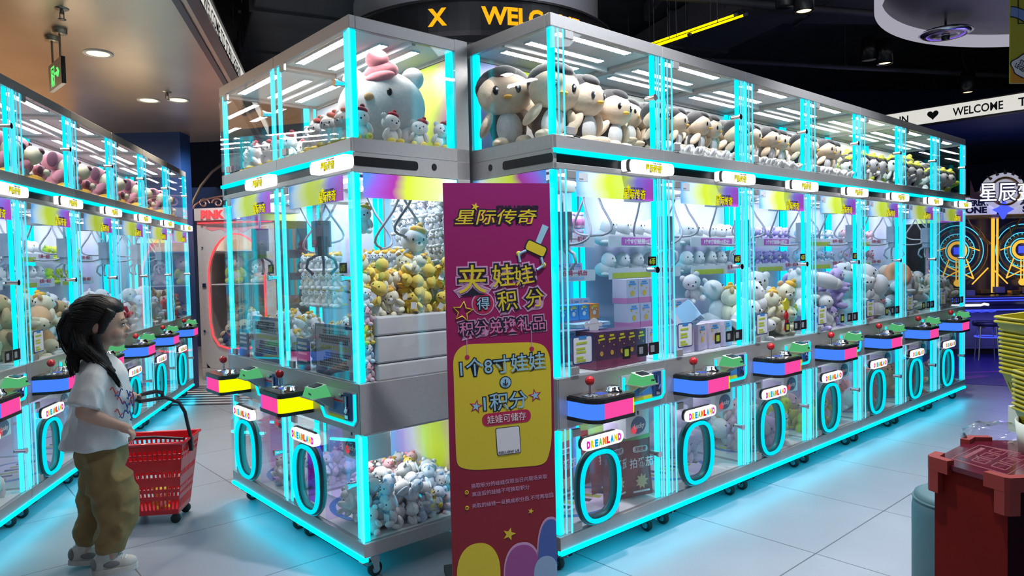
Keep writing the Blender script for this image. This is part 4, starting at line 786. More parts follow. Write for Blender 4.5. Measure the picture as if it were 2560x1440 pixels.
put_big(MA1, 'giant_bear', (0.47, 0.34, ZD), 0.43, R_(42), 0, 0, 'giant white plush bear with a pink knitted hat in the corner display case')
for i, (x, y, yw, w) in enumerate(((0.70, 0.10, 70, 'leftmost by the corner post'), (0.68, 0.26, 95, 'second from the corner post'), (0.69, 0.40, 60, 'third from the corner post'), (0.70, 0.51, 75, 'farthest from the corner post'))):
    put_big(MA1, 'hat_bear', (x, y, ZD), 0.15 if i < 2 else 0.135, R_(yw), 0, R_(-8 + 6 * i), 'small plush bear in dark red hat before the giant one, ' + w, 'small bears before the giant plush')
for i, (x, y, yw) in enumerate(((0.13, 0.14, 25), (0.27, 0.10, 10), (0.42, 0.09, 30), (0.56, 0.09, 20), (0.2, 0.32, 0), (0.22, 0.5, 0))):
    put(MA1, 'hat_bear', (x, y, ZD), 0.17, R_(yw), 0, 0, 'small white plush bear in red hat at the front glass of the corner display', 'red-hatted bears at the front glass')
for i, (x, y, yw) in enumerate(((0.12, 0.13, 15), (0.27, 0.10, -10), (0.42, 0.12, 25), (0.57, 0.11, 5), (0.68, 0.12, 20), (0.2, 0.32, 0), (0.4, 0.34, 10), (0.6, 0.36, 0), (0.3, 0.5, 0), (0.55, 0.52, 0))):
    put(MA2, 'hat_bear', (x, y, ZD), 0.19 if y > 0.3 else 0.16, R_(yw), 0, 0, 'white plush bear with dark red hat in the display case left of the corner one', 'red-hatted bears left of the corner')
MB_ = [MX['B%d' % k] for k in range(1, 8)]
for (x, y, h, yw, rl, lb) in ((0.14, 0.43, 0.40, -35, -6, 'large plush penguin deep in the near corner of the right row, by the side glass'), (0.18, 0.22, 0.38, -20, 8, 'large plush penguin right behind the corner post of the right row'),
                             (0.37, 0.17, 0.34, 8, -4, 'large plush penguin just right of the corner post of the right row'), (0.585, 0.19, 0.31, -2, 5, 'large plush penguin beside the lock of the first right-row display')):
    put_big(MB_[0], 'penguin', (x, y, ZD), h, R_(yw), R_(4), R_(rl), lb)
rnd = random.Random(3)
for i, (x, y, h) in enumerate(((0.45, 0.45, 0.38), (0.62, 0.46, 0.36), (0.70, 0.38, 0.33), (0.30, 0.52, 0.36))):
    put(MB_[0], 'penguin', (x, y, ZD), h, R_(rnd.uniform(-15, 15)), 0, R_(rnd.uniform(-10, 10)), 'plush penguin in the back line of the first right-row display', 'back-line penguins of the first display')
for k, w in ((1, 'second'), (2, 'third'), (3, 'fourth')):
    for i, x in enumerate((0.13, 0.31, 0.50, 0.66)):
        put_big(MB_[k], 'penguin', (x, 0.15 + 0.02 * (i % 2), ZD + 0.045), 0.235, R_(rnd.uniform(-12, 22)), R_(6), R_(rnd.uniform(-10, 10)), 'plush penguin in the front line of the %s right-row display' % w, 'front-line penguins of the %s display' % w)
    for i, x in enumerate((0.14, 0.34, 0.54, 0.68)):
        put(MB_[k], 'penguin', (x, 0.36, ZD + 0.075), 0.27, R_(rnd.uniform(-20, 20)), 0, R_(rnd.uniform(-12, 12)), 'plush penguin in the back line of the %s right-row display' % w, 'back-line penguins of the %s display' % w)
        put(MB_[k], 'penguin', (x + 0.03, 0.51, ZD + 0.10), 0.28, R_(rnd.uniform(-20, 20)), 0, R_(rnd.uniform(-12, 12)), 'plush penguin in the back line of the %s right-row display' % w, 'back-line penguins of the %s display' % w)
    for i in range(6): put(MB_[k], 'white_bear', (0.12 + 0.115 * i, 0.07, ZD + 0.035), 0.10, R_(rnd.uniform(-40, 40)), R_(-60), 0, 'small white plush bear lying at the foot of the penguins, %s right-row display' % w, 'white bears at the penguins\' feet, %s display' % w, True)
for k, w, m in ((4, 'fifth', 1), (5, 'sixth', 1), (6, 'last', 1)):
    pile(MB_[k], (0.09, 0.74, 0.04, 0.6, ZD), [('capped_penguin', 0.24, 0.36, 'black and yellow plush penguin heaped in the %s right-row display' % w, 'yellow-capped penguins of the %s display' % w), ('lime_bear', 0.18, 0.38, 'yellow plush bear heaped among penguins in the %s right-row display' % w, 'yellow bears of the %s display' % w), ('penguin', 0.24, 0.36, 'plain plush penguin heaped in the %s right-row display' % w, 'plain penguins of the %s display' % w)], 20, 11 + k, 2.33, 0.72)
    for i, x in enumerate((0.16, 0.34, 0.52)): put(MB_[k], 'capped_penguin', (x, 0.12, ZD), 0.22, R_(rnd.uniform(-30, 30)), R_(14), R_(18), 'yellow-capped plush penguin standing at the glass of the %s right-row display' % w, 'penguins at the glass of the %s display' % w)
for k in range(6):
    M = MX['L%d' % k]; w = ('cut-off', 'second', 'third', 'fourth', 'fifth', 'last')[k]
    for i, x in enumerate((0.20, 0.47)):
        put_big(M, 'hound', (x, 0.19, ZD), 0.30, R_(12 + 4 * i), R_(3), R_(10 - 14 * i), '%s mauve plush dog with a pale snout in the %s left-row display' % (('nearer', 'farther')[i], w), 'mauve dogs at the front of the left row')
    for i, x in enumerate((0.15, 0.40, 0.62)): put(M, 'hound', (x, 0.45, ZD), 0.31, R_(rnd.uniform(-20, 20)), 0, 0, 'mauve plush dog in the back line of the %s left-row display' % w, 'back-line dogs of the %s left display' % w)
    for i, x in enumerate((0.62, 0.68)): put(M, 'hound', (x, 0.13 + 0.12 * i, ZD), 0.14, R_(30), 0, 0, 'small mauve plush dog beside the lock of the %s left-row display' % w, 'small dogs of the %s left display' % w)

# the corner machines: barrier, heaps, hanging rows, boards --------
mat('board_paper', (0.42, 0.46, 0.55), 0.5, vary=0.08, scale=8)
for z, hh in ((ZP, 0.075), (ZP + 0.078, 0.12), (ZP + 0.201, 0.085)):
    b = MB(); b.box(0, 0.26, 0, 0.47, 0, hh)
    b.X = Matrix.Translation((0.261, 0.235, hh / 2)) @ Matrix.Rotation(PI / 2, 4, 'Z')
    o = b.build('acrylic_block', ['acrylic_white'], bevel=0.008); o.matrix_world = MA1 @ Matrix.Translation((0.515, 0.10, z))
    w = {0.075: 'bottom', 0.12: 'middle', 0.085: 'top'}[hh]
    tag(o, 'long milky acrylic block behind the corner side glass, %s of its stack of three' % w, 'acrylic block')
Y_ = lambda k: [('yellow_duck', 0.125, 0.40, 'yellow plush duck with white card heaped behind the %s' % k, 'yellow ducks behind the ' + k), ('brown_billed_duck', 0.12, 0.40, 'yellow plush duck with brown bill heaped behind the %s' % k, 'brown-billed ducks behind the ' + k), ('cream_bear', 0.125, 0.40, 'cream plush bear with a gold hat heaped behind the %s' % k, 'cream bears behind the ' + k)]
pile(MA1, (0.52, 0.775, 0.03, 0.60, ZP + 0.29), Y_('corner side glass'), 46, 5, 1.45, 0.72)
put_big(MA1, 'gold_hat_bear', (0.60, 0.42, 1.36), 0.22, R_(80), 0, 0, 'larger white plush bear with gold hat topping the yellow heap')
for i in range(5):
    key = ('gold_hat_bear', 'rose_pig', 'yellow_bear', 'sky_bear', 'rose_pig')[4 - i]
    put(MA1, key, (0.735, 0.068, ZP + 0.001 + 0.082 * i), 0.095, R_(75 + 15 * (i % 3)), 0, 0, '%s plush toy in the corner column by the side glass, %s from the bottom' % (('pink', 'blue', 'yellow', 'pink', 'gold-hatted')[i], ('first', 'second', 'third', 'fourth', 'fifth')[i]), 'corner column of little bears')
for r in range(5):
    for c in range(8):
        put(MA1, 'white_bunny' if (r + c) % 4 else 'blue_bunny', (0.20 + 0.075 * c + 0.02 * (r % 2), 0.585, 1.40 + 0.078 * r), 0.10, R_(rnd.uniform(-10, 25)), 0, R_(rnd.uniform(-15, 15)), 'white plush bunny hanging on the back board of the corner machine', 'hanging bunnies of the corner machine')
put(MA1, 'gold_hat_bear', (0.66, 0.11, 1.54), 0.13, R_(70), 0, 0, 'white plush bear with gold hat hanging alone near the corner post')
for M, w in ((MA1, 'corner machine'), (MA2, 'machine left of the corner')):
    for r in range(3):
        for c in range(6): put(M, 'orange_cat', (0.07 + 0.082 * c, 0.48, 1.15 + 0.105 * r), 0.125, R_(rnd.uniform(-5, 30)), 0, 0, 'white and orange plush cat in the shelf rows of the %s' % w, 'orange cats on the shelves of the ' + w)
        b = MB(); b.box(0.03, 0.52, 0.44, 0.60, 1.145 + 0.105 * r, 1.149 + 0.105 * r); b.build('shelf', ['acrylic'], mach['A1' if w[0] == 'c' else 'A2'])
    pile(M, (0.06, 0.50, 0.05, 0.44, ZP), [('orange_cat', 0.14, 0.40, 'white and orange plush cat heaped behind the board of the %s' % w, 'heaped orange cats of the ' + w), ('gold_hat_bear', 0.14, 0.40, 'gold-hatted white plush bear heaped behind the board of the %s' % w, 'gold-hatted bears of the ' + w), ('white_bear', 0.14, 0.40, 'white plush bear heaped behind the board of the %s' % w, 'heaped white bears of the ' + w)], 34, 21, 1.17, 0.72)
    r = thing('notice_board', 'dark blue framed notice board leaning inside the %s' % w, 'notice board'); r.matrix_world = M @ Matrix.Translation((0.30, 0.035, ZP + 0.002))
    b = MB(); b.box(0, 0.39, 0, 0.012, 0, 0.24); b.build('frame', ['dark_blue'], r, bevel=0.003)
    b = MB(); b.plate(rrect(0.015, 0.375, 0.035, 0.225, 0.012), -0.002, 0.0, 0); b.build('sheet', ['board_paper'], r)
    b = MB()
    for i, (z, x0, x1, mi) in enumerate(((0.205, 0.09, 0.31, 0), (0.180, 0.05, 0.34, 0), (0.162, 0.07, 0.32, 0), (0.132, 0.06, 0.34, 1), (0.10, 0.11, 0.35, 0), (0.075, 0.09, 0.30, 0), (0.05, 0.05, 0.33, 0))):
        x = x0
        while x < x1: b.plate([(x, z - 0.009), (x + 0.014, z - 0.009), (x + 0.014, z + 0.009), (x, z + 0.009)], -0.003, -0.002, mi); b.plate([(x + 0.003, z - 0.003), (x + 0.011, z - 0.003), (x + 0.011, z + 0.003), (x + 0.003, z + 0.003)], -0.0035, -0.003, 2); x += 0.019
    b.build('printed_lines', ['ink_black', 'lime_print', 'board_paper'], r)
    r = thing('notice_card', 'small dark blue notice card left of the board in the %s' % w, 'notice card'); r.matrix_world = M @ Matrix.Translation((0.10, 0.03, ZP + 0.002))
    b = MB(); b.plate(rrect(0, 0.14, 0, 0.155, 0.01), 0, 0.006, 0); b.build('card', ['dark_blue'], r)
    b = MB()
    for z in (0.125, 0.10, 0.075, 0.04): b.plate([(0.02, z), (0.12, z), (0.12, z + 0.012), (0.02, z + 0.012)], -0.002, 0, 0)
    b.build('printed_lines', ['paper'], r)
# bins of the corner machines
pile(MA1, (0.44, 0.775, 0.03, 0.58, ZB), [('blue_bunny', 0.13, 0.38, 'white and blue plush bunny heaped in the corner bin', 'bunnies in the corner bin'), ('blue_bunny', 0.13, 0.38, 'white and blue plush bunny heaped in the corner bin', 'bunnies in the corner bin'), ('white_bear', 0.13, 0.38, 'white plush bear heaped in the corner bin', 'white bears in the corner bin'), ('sky_bear', 0.12, 0.38, 'pale blue plush bear heaped in the corner bin', 'pale blue bears in the corner bin')], 60, 31, 0.42, 0.72)
# toys packed in clear bags lie at the back of that bin
def bagged(M, p, h, key, label, group, yaw, tilt, roll):
    r = thing('bagged_plush', label, 'bagged plush toy', (0, 0, 0), 0, group); r.matrix_world = M @ Matrix.Translation(p) @ Euler((tilt, roll, yaw)).to_matrix().to_4x4() @ Matrix.Scale(h, 4)
    o = bpy.data.objects.new('toy', toy_mesh(key, TOYS[key], True, 9, 6)); COL.objects.link(o); o.parent = r
    o = bpy.data.objects.new('clear_bag', bag_mesh()); COL.objects.link(o); o.parent = r
def bag_mesh():
    if 'bag' not in _toy:
        b = MB(); b.ball((0, 0, 0), (0.46, 0.42, 0.5), 0, 14, 9); rr = random.Random(9)
        b.v = [tuple(c * (1 + rr.uniform(-0.16, 0.16)) for c in v) for v in b.v]; b.s = [False] * len(b.f)
        o = b.build('clear_bag', ['clear_bag']); _toy['bag'] = o.data; bpy.data.objects.remove(o)
    return _toy['bag']
done = []; rnd = random.Random(77)
for i in range(34):
    best = None
    for t in range(12):
        x, y = rnd.uniform(0.20, 0.73), rnd.uniform(0.26, 0.56); z = ZB + 0.06
        if x > 0.42 and y < 0.34: z += 0.14
        for X, Y2, Z in done:
            d2 = (x - X) ** 2 + (y - Y2) ** 2
            if d2 < 0.0072: z = max(z, Z + math.sqrt(0.0072 - d2))
        if best is None or z < best[2]: best = (x, y, z)
    if best[2] > 0.56: continue
    done.append(best); key = ('rose_pig', 'white_bear', 'white_bear', 'yellow_bear', 'sky_bear', 'rose_pig')[i % 6]; cname = {'rose_pig': 'pink', 'white_bear': 'white', 'yellow_bear': 'yellow', 'sky_bear': 'blue'}[key]
    bagged(MA1, best, 0.115, key, '%s plush %s in a clear bag at the back of the corner bin' % (cname, key.split('_')[-1]), 'bagged %s toys in the corner bin' % cname, rnd.uniform(0, 2), rnd.uniform(-0.8, 0.4), rnd.uniform(-0.6, 0.6))
pile(MA2, (0.42, 0.76, 0.03, 0.56, ZB), [('sky_bear', 0.13, 0.38, 'pale blue plush bear heaped in the bin left of the corner', 'pale blue bears left of the corner'), ('white_bear', 0.13, 0.38, 'white plush bear heaped in the bin left of the corner', 'white bears left of the corner')], 34, 41, 0.46, 0.72)

# the right row: shelves with strips, boxes, heaps -----------------
def shelf(k, z, text, pink=True):
    b = MB(); b.box(0.04, 0.745, 0.42, 0.60, z, z + 0.006); s = b.build('shelf', ['acrylic'], mach[k])
    b = MB(); b.box(0.05, 0.72, 0.414, 0.418, z - 0.005, z + 0.055, 0)
    if text:
        b.plate(rrect(0.16, 0.52, z + 0.006, z + 0.05, 0.006), 0.411, 0.414, 1); b.text(text, 0.34, z + 0.028, 0.032, 0.411, 2, bold=0.001, fit=0.30)
        b.plate([(0.55, z + 0.01), (0.66, z + 0.01), (0.66, z + 0.03), (0.55, z + 0.03)], 0.412, 0.414, 3)
    else:
        b.plate([(0.08, z), (0.42, z), (0.42, z + 0.03), (0.08, z + 0.03)], 0.412, 0.414, 4); b.text('在同一机台', 0.56, z + 0.038, 0.03, 0.413, 5, bold=0.0005, fit=0.19)
        b.plate([(0.47, z + 0.003), (0.63, z + 0.003), (0.63, z + 0.018), (0.47, z + 0.018)], 0.412, 0.414, 3)
    b.build('shelf_strip', ['paper', 'strip_pink', 'ink_white', 'p_sky', 'lime_print', 'strip_red'], s)
mat('strip_pink', (0.55, 0.12, 0.5), 0.5); mat('strip_red', (0.5, 0.05, 0.12), 0.5)
for k in ('B1', 'B2', 'B3', 'B4', 'B5', 'B6', 'L0', 'L1', 'L2', 'L3'): shelf(k, 1.475, '1个8寸娃娃=1积分' if k in ('B2', 'B3', 'B4') else None if k != 'B1' else None); shelf(k, 1.295, None)
def carton(M, p, d, mats, label, group, yaw=0.0, tilt=0.0, roll=0.0, name='gift_box', art=0):
    """printed carton: shell, lower colour band and front motif"""
    b = MB(); w, l, h = d; e = 0.0008
    b.box(-w / 2, w / 2, -l / 2, l / 2, 0, h, 0); b.box(-w / 2 - e, w / 2 + e, -l / 2 - e, l / 2 + e, 0.002, h * 0.24, 1)
    for (cx, cz, r) in ((0.0, 0.42, 0.16), (-0.22, 0.72, 0.07), (0.2, 0.62, 0.05)): b.plate([(w * cx + w * r * math.cos(2 * PI * i / 12), h * cz + w * r * math.sin(2 * PI * i / 12)) for i in range(12)], -l / 2 - 2 * e, -l / 2 - e / 2, 2)
    b.plate([(-w * 0.2, h * 0.86), (w * 0.2, h * 0.86), (w * 0.2, h * 0.92), (-w * 0.2, h * 0.92)], -l / 2 - 2 * e, -l / 2 - e / 2, 3)
    b.plate([(-w * 0.32, h * 0.76), (w * 0.32, h * 0.78), (w * 0.3, h * 0.83), (-w * 0.3, h * 0.81)], -l / 2 - 2 * e, -l / 2 - e / 2, 3)
    o = b.build(name, mats); o.matrix_world = M @ Matrix.Translation(p) @ Euler((tilt, roll, yaw)).to_matrix().to_4x4(); return tag(o, label, 'box', group)
mat('c_lilac', (0.6, 0.55, 0.78), 0.4, vary=0.04); mat('c_pink', (0.75, 0.25, 0.5), 0.4, vary=0.05); mat('c_pale', (0.72, 0.62, 0.75), 0.4, vary=0.04); mat('c_green', (0.25, 0.6, 0.12), 0.4); mat('c_blue', (0.08, 0.32, 0.75), 0.4); mat('c_orange', (0.8, 0.25, 0.06), 0.4); mat('c_plum', (0.12, 0.05, 0.12), 0.35, vary=0.1); mat('c_wine', (0.3, 0.06, 0.14), 0.35); mat('c_sky', (0.35, 0.6, 0.85), 0.4)
B1 = MB_[0]
for i in range(8): carton(B1, (0.12 + 0.075 * i, 0.50, 1.301), (0.066, 0.06, 0.085), ['c_lilac', 'c_sky', 'c_pale', 'c_blue'], 'small pale box on the lower shelf of the first right-row machine', 'small boxes on the lower shelf')
for r in range(2):
    for i in range(9): carton(B1, (0.10 + 0.072 * i, 0.49 - 0.10 * (1 - r), ZP + 0.002 + 0.155 * r if r else ZP + 0.002), (0.068, 0.085, 0.152 + 0.001), ['c_lilac', 'c_pink', 'c_pale', 'c_blue'], 'tall lilac box in the %s rank behind the snacks of the first right-row machine' % ('lower', 'upper')[r], 'tall lilac boxes, %s rank' % ('lower', 'upper')[r])
b = MB(); b.box(0.06, 0.74, 0.45, 0.53, ZP, ZP + 0.155); b.build('display_step', ['tray_white'], mach['B1'])
def jar(M, p, label, group):
    b = MB(); b.lathe([(0, 0), (0.032, 0), (0.035, 0.006), (0.035, 0.06), (0.028, 0.07), (0.028, 0.074)], 0, 16); b.lathe([(0.034, 0.015), (0.0355, 0.016), (0.0355, 0.05), (0.034, 0.051)], 2, 16); b.lathe([(0.031, 0.072), (0.032, 0.088), (0, 0.09)], 1, 16)
    o = b.build('sweet_jar', ['c_pale', 'c_lilac', 'c_pink']); o.matrix_world = M @ Matrix.Translation(p); tag(o, label, 'jar', group)
for r in range(2):
    for i in range(9):
        if r == 0 or i != 5: jar(B1, (0.10 + 0.073 * i, 0.50, 1.482 + 0.092 * r), 'pale sweet jar in the %s layer on top shelf of the first right-row machine' % ('lower', 'upper')[r], 'sweet jars, %s layer' % ('lower', 'upper')[r])
b = MB(); b.box(0.05, 0.60, 0.20, 0.36, 1.10, 1.106); b.box(0.05, 0.055, 0.20, 0.36, ZP, 1.10); b.box(0.595, 0.60, 0.20, 0.36, ZP, 1.10); b.build('acrylic_riser', ['acrylic'], mach['B1'])
for i, c in enumerate(('c_green', 'c_green', 'c_blue', 'c_blue', 'c_blue', 'c_orange')):
    cn_ = c[2:]; carton(B1, (0.11 + 0.075 * i, 0.26, 1.107), (0.07, 0.09, 0.075), [c, c, 'ink_white', 'yellow_print'], '%s prize box on the clear riser, %s from the left' % (cn_, ('first', 'second', 'third', 'fourth', 'fifth', 'sixth')[i]), 'boxes on the clear riser')
carton(B1, (0.10, 0.31, 1.183), (0.09, 0.05, 0.10), ['c_blue', 'c_sky', 'yellow_print', 'ink_white'], 'blue upright prize box behind the green ones on the clear riser', None)
carton(B1, (0.38, 0.17, 1.075), (0.24, 0.09, 0.022), ['c_sky', 'c_blue', 'ink_white', 'ink_white'], 'flat light blue box lying before the row of small boxes', None)
for i in range(5): carton(B1, (0.33 + 0.082 * i, 0.10 + 0.006 * i, ZP + 0.001), (0.074, 0.13, 0.178 - 0.003 * i), ['c_plum', 'c_wine', 'p_gold', 'yellow_print'], 'dark plum prize box behind the front glass, %s from the left' % ('first', 'second', 'third', 'fourth', 'fifth')[i], 'plum boxes at the front glass')
B2 = MB_[1]
for r in range(2):
    for i in range(5): put(B2, 'seal', (0.13 + 0.128 * i, 0.50, 1.302 + 0.18 * r), 0.145 if r == 0 else 0.16, R_(rnd.uniform(-5, 25)), 0, 0, 'white plush seal with dot eyes on the %s shelf of the second right-row machine' % ('lower', 'upper')[r], 'seals on the %s shelf' % ('lower', 'upper')[r])
for r in range(3):
    for i in range(6 if r < 2 else 4):
        if r == 0 and i in (4, 5) and False: continue
        carton(B2, (0.12 + 0.105 * i, 0.30 + 0.02 * (r % 2) + 0.03 * r, ZP + 0.002 + 0.135 * r), (0.10, 0.10, 0.1345), ['c_pale', 'c_pink', 'p_gold', 'c_blue'], 'pink gift box in the %s tier of the second right-row machine' % ('bottom', 'middle', 'top')[r], 'pink gift boxes, %s tier' % ('bottom', 'middle', 'top')[r])
for i in range(4): carton(B2, (0.30 + 0.13 * i, 0.13, ZP + 0.002), (0.11, 0.11, 0.145), ['c_pale', 'c_lilac', 'p_gold', 'c_blue'], 'pale gift box at the front glass of the second right-row machine', 'pale gift boxes at the front glass', yaw=0.15 * (i % 2))
carton(B2, (0.27, 0.13, ZP + 0.16), (0.11, 0.11, 0.135), ['c_sky', 'c_pale', 'c_blue', 'c_blue'], 'tumbled light blue gift box lying on the front boxes', None, 0.4, 0.9, 0.25)
pile(B2, (0.55, 0.77, 0.2, 0.41, ZP + 0.28), [('white_bear', 0.17, 0.38, 'white plush bear heaped right of the pink gift boxes', 'white bears by the gift boxes'), ('cream_bear', 0.15, 0.38, 'cream plush bear heaped right of the pink gift boxes', 'cream bears by the gift boxes')], 8, 51, 1.33)
def rows(k, key, h, label, group, n=5):
    M = MX[k]
    for r in range(2):
        for i in range(n): put(M, key, (0.12 + 0.53 / (n - 1) * i, 0.51, 1.302 + 0.18 * r), h, R_(rnd.uniform(-20, 25)), R_(rnd.uniform(-15, 5)), 0, label % ('lower', 'upper')[r], group % ('lower', 'upper')[r])
rows('B3', 'seal', 0.15, 'white plush seal on the %s shelf of the third right-row machine', 'third machine seals, %s shelf')
rows('B4', 'lilac_bear', 0.145, 'lilac plush bear on the %s shelf of the fourth right-row machine', 'fourth machine bears, %s shelf')
rows('B5', 'sky_bear', 0.14, 'pale blue plush bear on the %s shelf of the fifth right-row machine', 'fifth machine bears, %s shelf', 4)
rows('B6', 'rose_pig', 0.14, 'pink plush pig on the %s shelf of the sixth right-row machine', 'sixth machine pigs, %s shelf', 4)
def heap(k, kinds, n, seed, ztop, low=None, nl=16, zl=0.5):
    pile(MX[k], (0.06, 0.765, 0.02, 0.43, ZP), [(key, h, rad, lb, lb.split(' heaped')[0] + 's heaped in ' + k_name[k]) for key, h, rad, lb in kinds], n, seed, ztop, 0.74)
    if low: pile(MX[k], (0.10, 0.77, 0.03, 0.58, ZB), [(key, h, rad, lb, lb.split(' lying')[0] + 's lying in ' + k_name[k]) for key, h, rad, lb in low], nl, seed + 1, zl, 0.74)
k_name = {'B%d' % (i + 1): 'the %s right-row machine' % w for i, w in enumerate(('first', 'second', 'third', 'fourth', 'fifth', 'sixth', 'last'))}
k_name.update({'L%d' % i: 'the %s left-row machine' % w for i, w in enumerate(('cut-off', 'second', 'third', 'fourth', 'fifth', 'last'))})
H = lambda k, c: '%s heaped behind the glass of %s' % (c, k_name[k]); Lw = lambda k, c: '%s lying in the lower bin of %s' % (c, k_name[k])
heap('B3', [('white_bear', 0.26, 0.36, H('B3', 'white plush bear')), ('seal', 0.22, 0.38, H('B3', 'white plush seal')), ('white_bolster', 0.17, 0.55, H('B3', 'white plush cushion')), ('cream_bear', 0.22, 0.36, H('B3', 'cream plush bear'))], 24, 61, 1.30, [('white_bear', 0.26, 0.36, Lw('B3', 'white plush bear')), ('beige_pup', 0.2, 0.36, Lw('B3', 'beige plush puppy'))], 16, 0.62)
heap('B4', [('grey_bolster', 0.20, 0.5, H('B4', 'grey plush cushion')), ('white_bolster', 0.20, 0.5, H('B4', 'white plush cushion')), ('white_bear', 0.24, 0.36, H('B4', 'white plush bear')), ('lilac_bear', 0.2, 0.36, H('B4', 'lilac plush bear'))], 26, 63, 1.32, [('beige_seal', 0.2, 0.38, Lw('B4', 'beige plush seal')), ('grey_seal', 0.2, 0.38, Lw('B4', 'grey plush seal')), ('lime_bear', 0.18, 0.36, Lw('B4', 'lime plush bear'))], 18, 0.6)
heap('B5', [('white_bear', 0.28, 0.36, H('B5', 'white plush bear')), ('seal', 0.24, 0.38, H('B5', 'white plush seal')), ('white_bolster', 0.18, 0.5, H('B5', 'white plush cushion')), ('rose_pig', 0.18, 0.36, H('B5', 'pink plush pig'))], 26, 65, 1.34, [('peach_cat', 0.2, 0.36, Lw('B5', 'peach plush cat')), ('white_bolster', 0.2, 0.45, Lw('B5', 'white plush cushion'))], 14, 0.5)
heap('B6', [('beige_pup', 0.24, 0.36, H('B6', 'beige plush puppy')), ('beige_seal', 0.22, 0.38, H('B6', 'beige plush seal')), ('grey_bolster', 0.19, 0.5, H('B6', 'grey plush cushion')), ('seal', 0.2, 0.38, H('B6', 'white plush seal'))], 26, 67, 1.30, [('peach_cat', 0.26, 0.36, Lw('B6', 'peach plush cat')), ('peach_cat', 0.2, 0.36, Lw('B6', 'small peach plush cat'))], 12, 0.55)
heap('B7', [('beige_seal', 0.24, 0.38, H('B7', 'beige plush seal')), ('grey_seal', 0.22, 0.38, H('B7', 'grey plush seal')), ('beige_pup', 0.24, 0.36, H('B7', 'beige plush puppy'))], 22, 69, 1.24, [('tan_pup', 0.2, 0.36, Lw('B7', 'tan plush puppy')), ('beige_seal', 0.2, 0.38, Lw('B7', 'beige plush seal'))], 12, 0.5)
pile(B2, (0.46, 0.77, 0.22, 0.58, ZB), [('white_bear', 0.2, 0.36, Lw('B2', 'white plush bear'), 'white bears in the second bin'), ('seal', 0.18, 0.38, Lw('B2', 'white plush seal'), 'white seals in the second bin')], 14, 71, 0.5)
heap('L0', [('white_bear', 0.2, 0.36, H('L0', 'white plush bear')), ('sky_bear', 0.2, 0.36, H('L0', 'pale blue plush bear')), ('tan_bolster', 0.18, 0.5, H('L0', 'tan plush cushion'))], 24, 81, 1.2, [('white_bear', 0.15, 0.36, Lw('L0', 'white plush bear'))], 8, 0.4)
heap('L1', [('tan_bolster', 0.20, 0.5, H('L1', 'tan plush cushion')), ('tan_pup', 0.24, 0.36, H('L1', 'tan plush puppy')), ('rose_bolster', 0.2, 0.5, H('L1', 'rose plush cushion')), ('cream_bear', 0.22, 0.36, H('L1', 'cream plush bear'))], 28, 83, 1.28)
heap('L2', [('rose_pig', 0.22, 0.36, H('L2', 'pink plush pig')), ('white_bear', 0.22, 0.36, H('L2', 'white plush bear')), ('tan_pup', 0.2, 0.36, H('L2', 'tan plush puppy'))], 24, 85, 1.25)
heap('L3', [('white_bear', 0.22, 0.36, H('L3', 'white plush bear')), ('red_bear', 0.2, 0.36, H('L3', 'red plush bear')), ('penguin', 0.2, 0.36, H('L3', 'black plush penguin')), ('seal', 0.2, 0.38, H('L3', 'white plush seal'))], 24, 87, 1.25, [('beige_pup', 0.2, 0.36, Lw('L3', 'beige plush puppy'))], 8, 0.4)
heap('L4', [('seal', 0.22, 0.38, H('L4', 'white plush seal')), ('sky_bear', 0.22, 0.36, H('L4', 'pale blue plush bear'))], 22, 89, 1.25, [('beige_pup', 0.2, 0.36, Lw('L4', 'beige plush puppy'))], 8, 0.4)
heap('L5', [('beige_pup', 0.22, 0.36, H('L5', 'beige plush puppy')), ('tan_pup', 0.2, 0.36, H('L5', 'tan plush puppy')), ('red_bear', 0.2, 0.36, H('L5', 'red plush bear'))], 22, 91, 1.22)
rows('L0', 'white_bear', 0.14, 'white plush bear on the %s shelf of the cut-off left-row machine', 'cut-off machine bears, %s shelf'); rows('L1', 'red_bear', 0.14, 'red plush bear on the %s shelf of the second left-row machine', 'second left machine bears, %s shelf')
rows('L2', 'seal', 0.15, 'white plush seal on the %s shelf of the third left-row machine', 'third left machine seals, %s shelf'); rows('L3', 'lime_bear', 0.13, 'lime plush bear on the %s shelf of the fourth left-row machine', 'fourth left machine bears, %s shelf')
# peach ring cushion on the heap of the sixth machine
b = MB(); b.tube([(0.066 * math.cos(a), 0, 0.066 * math.sin(a)) for a in [2 * PI * i / 32 for i in range(32)]], 0.042, 0, 14, closed=True)
o = b.build('ring_cushion', ['p_peach']); o.matrix_world = MX['B6'] @ Matrix.Translation((0.24, 0.12, 1.225)) @ Euler((R_(-12), 0, R_(-48))).to_matrix().to_4x4(); tag(o, 'peach ring-shaped plush cushion on the heap of the sixth right-row machine', 'cushion')
# red charm against the glass of the third machine
r = thing('hanging_charm', 'red charm with yellow stars hanging behind the glass of the third right-row machine', 'charm'); r.matrix_world = MX['B3'] @ Matrix.Translation((0.50, 0.02, 1.09))
b = MB(); b.plate(star(0, 0, 0.045, 0.7, 6), 0, 0.008); b.build('ornament', ['yellow_print'], r)
b = MB(); b.tube([(0, 0.004, -0.03), (0.005, 0.004, -0.09), (-0.02, 0.004, -0.16)], 0.007, 0, 6); b.tube([(0, 0.004, -0.03), (0.02, 0.004, -0.08), (0.03, 0.004, -0.15)], 0.006, 0, 6); b.ball((0.005, 0.004, -0.07), (0.025, 0.012, 0.03), 0, 10, 6); b.build('tassel', ['red_plastic'], r)

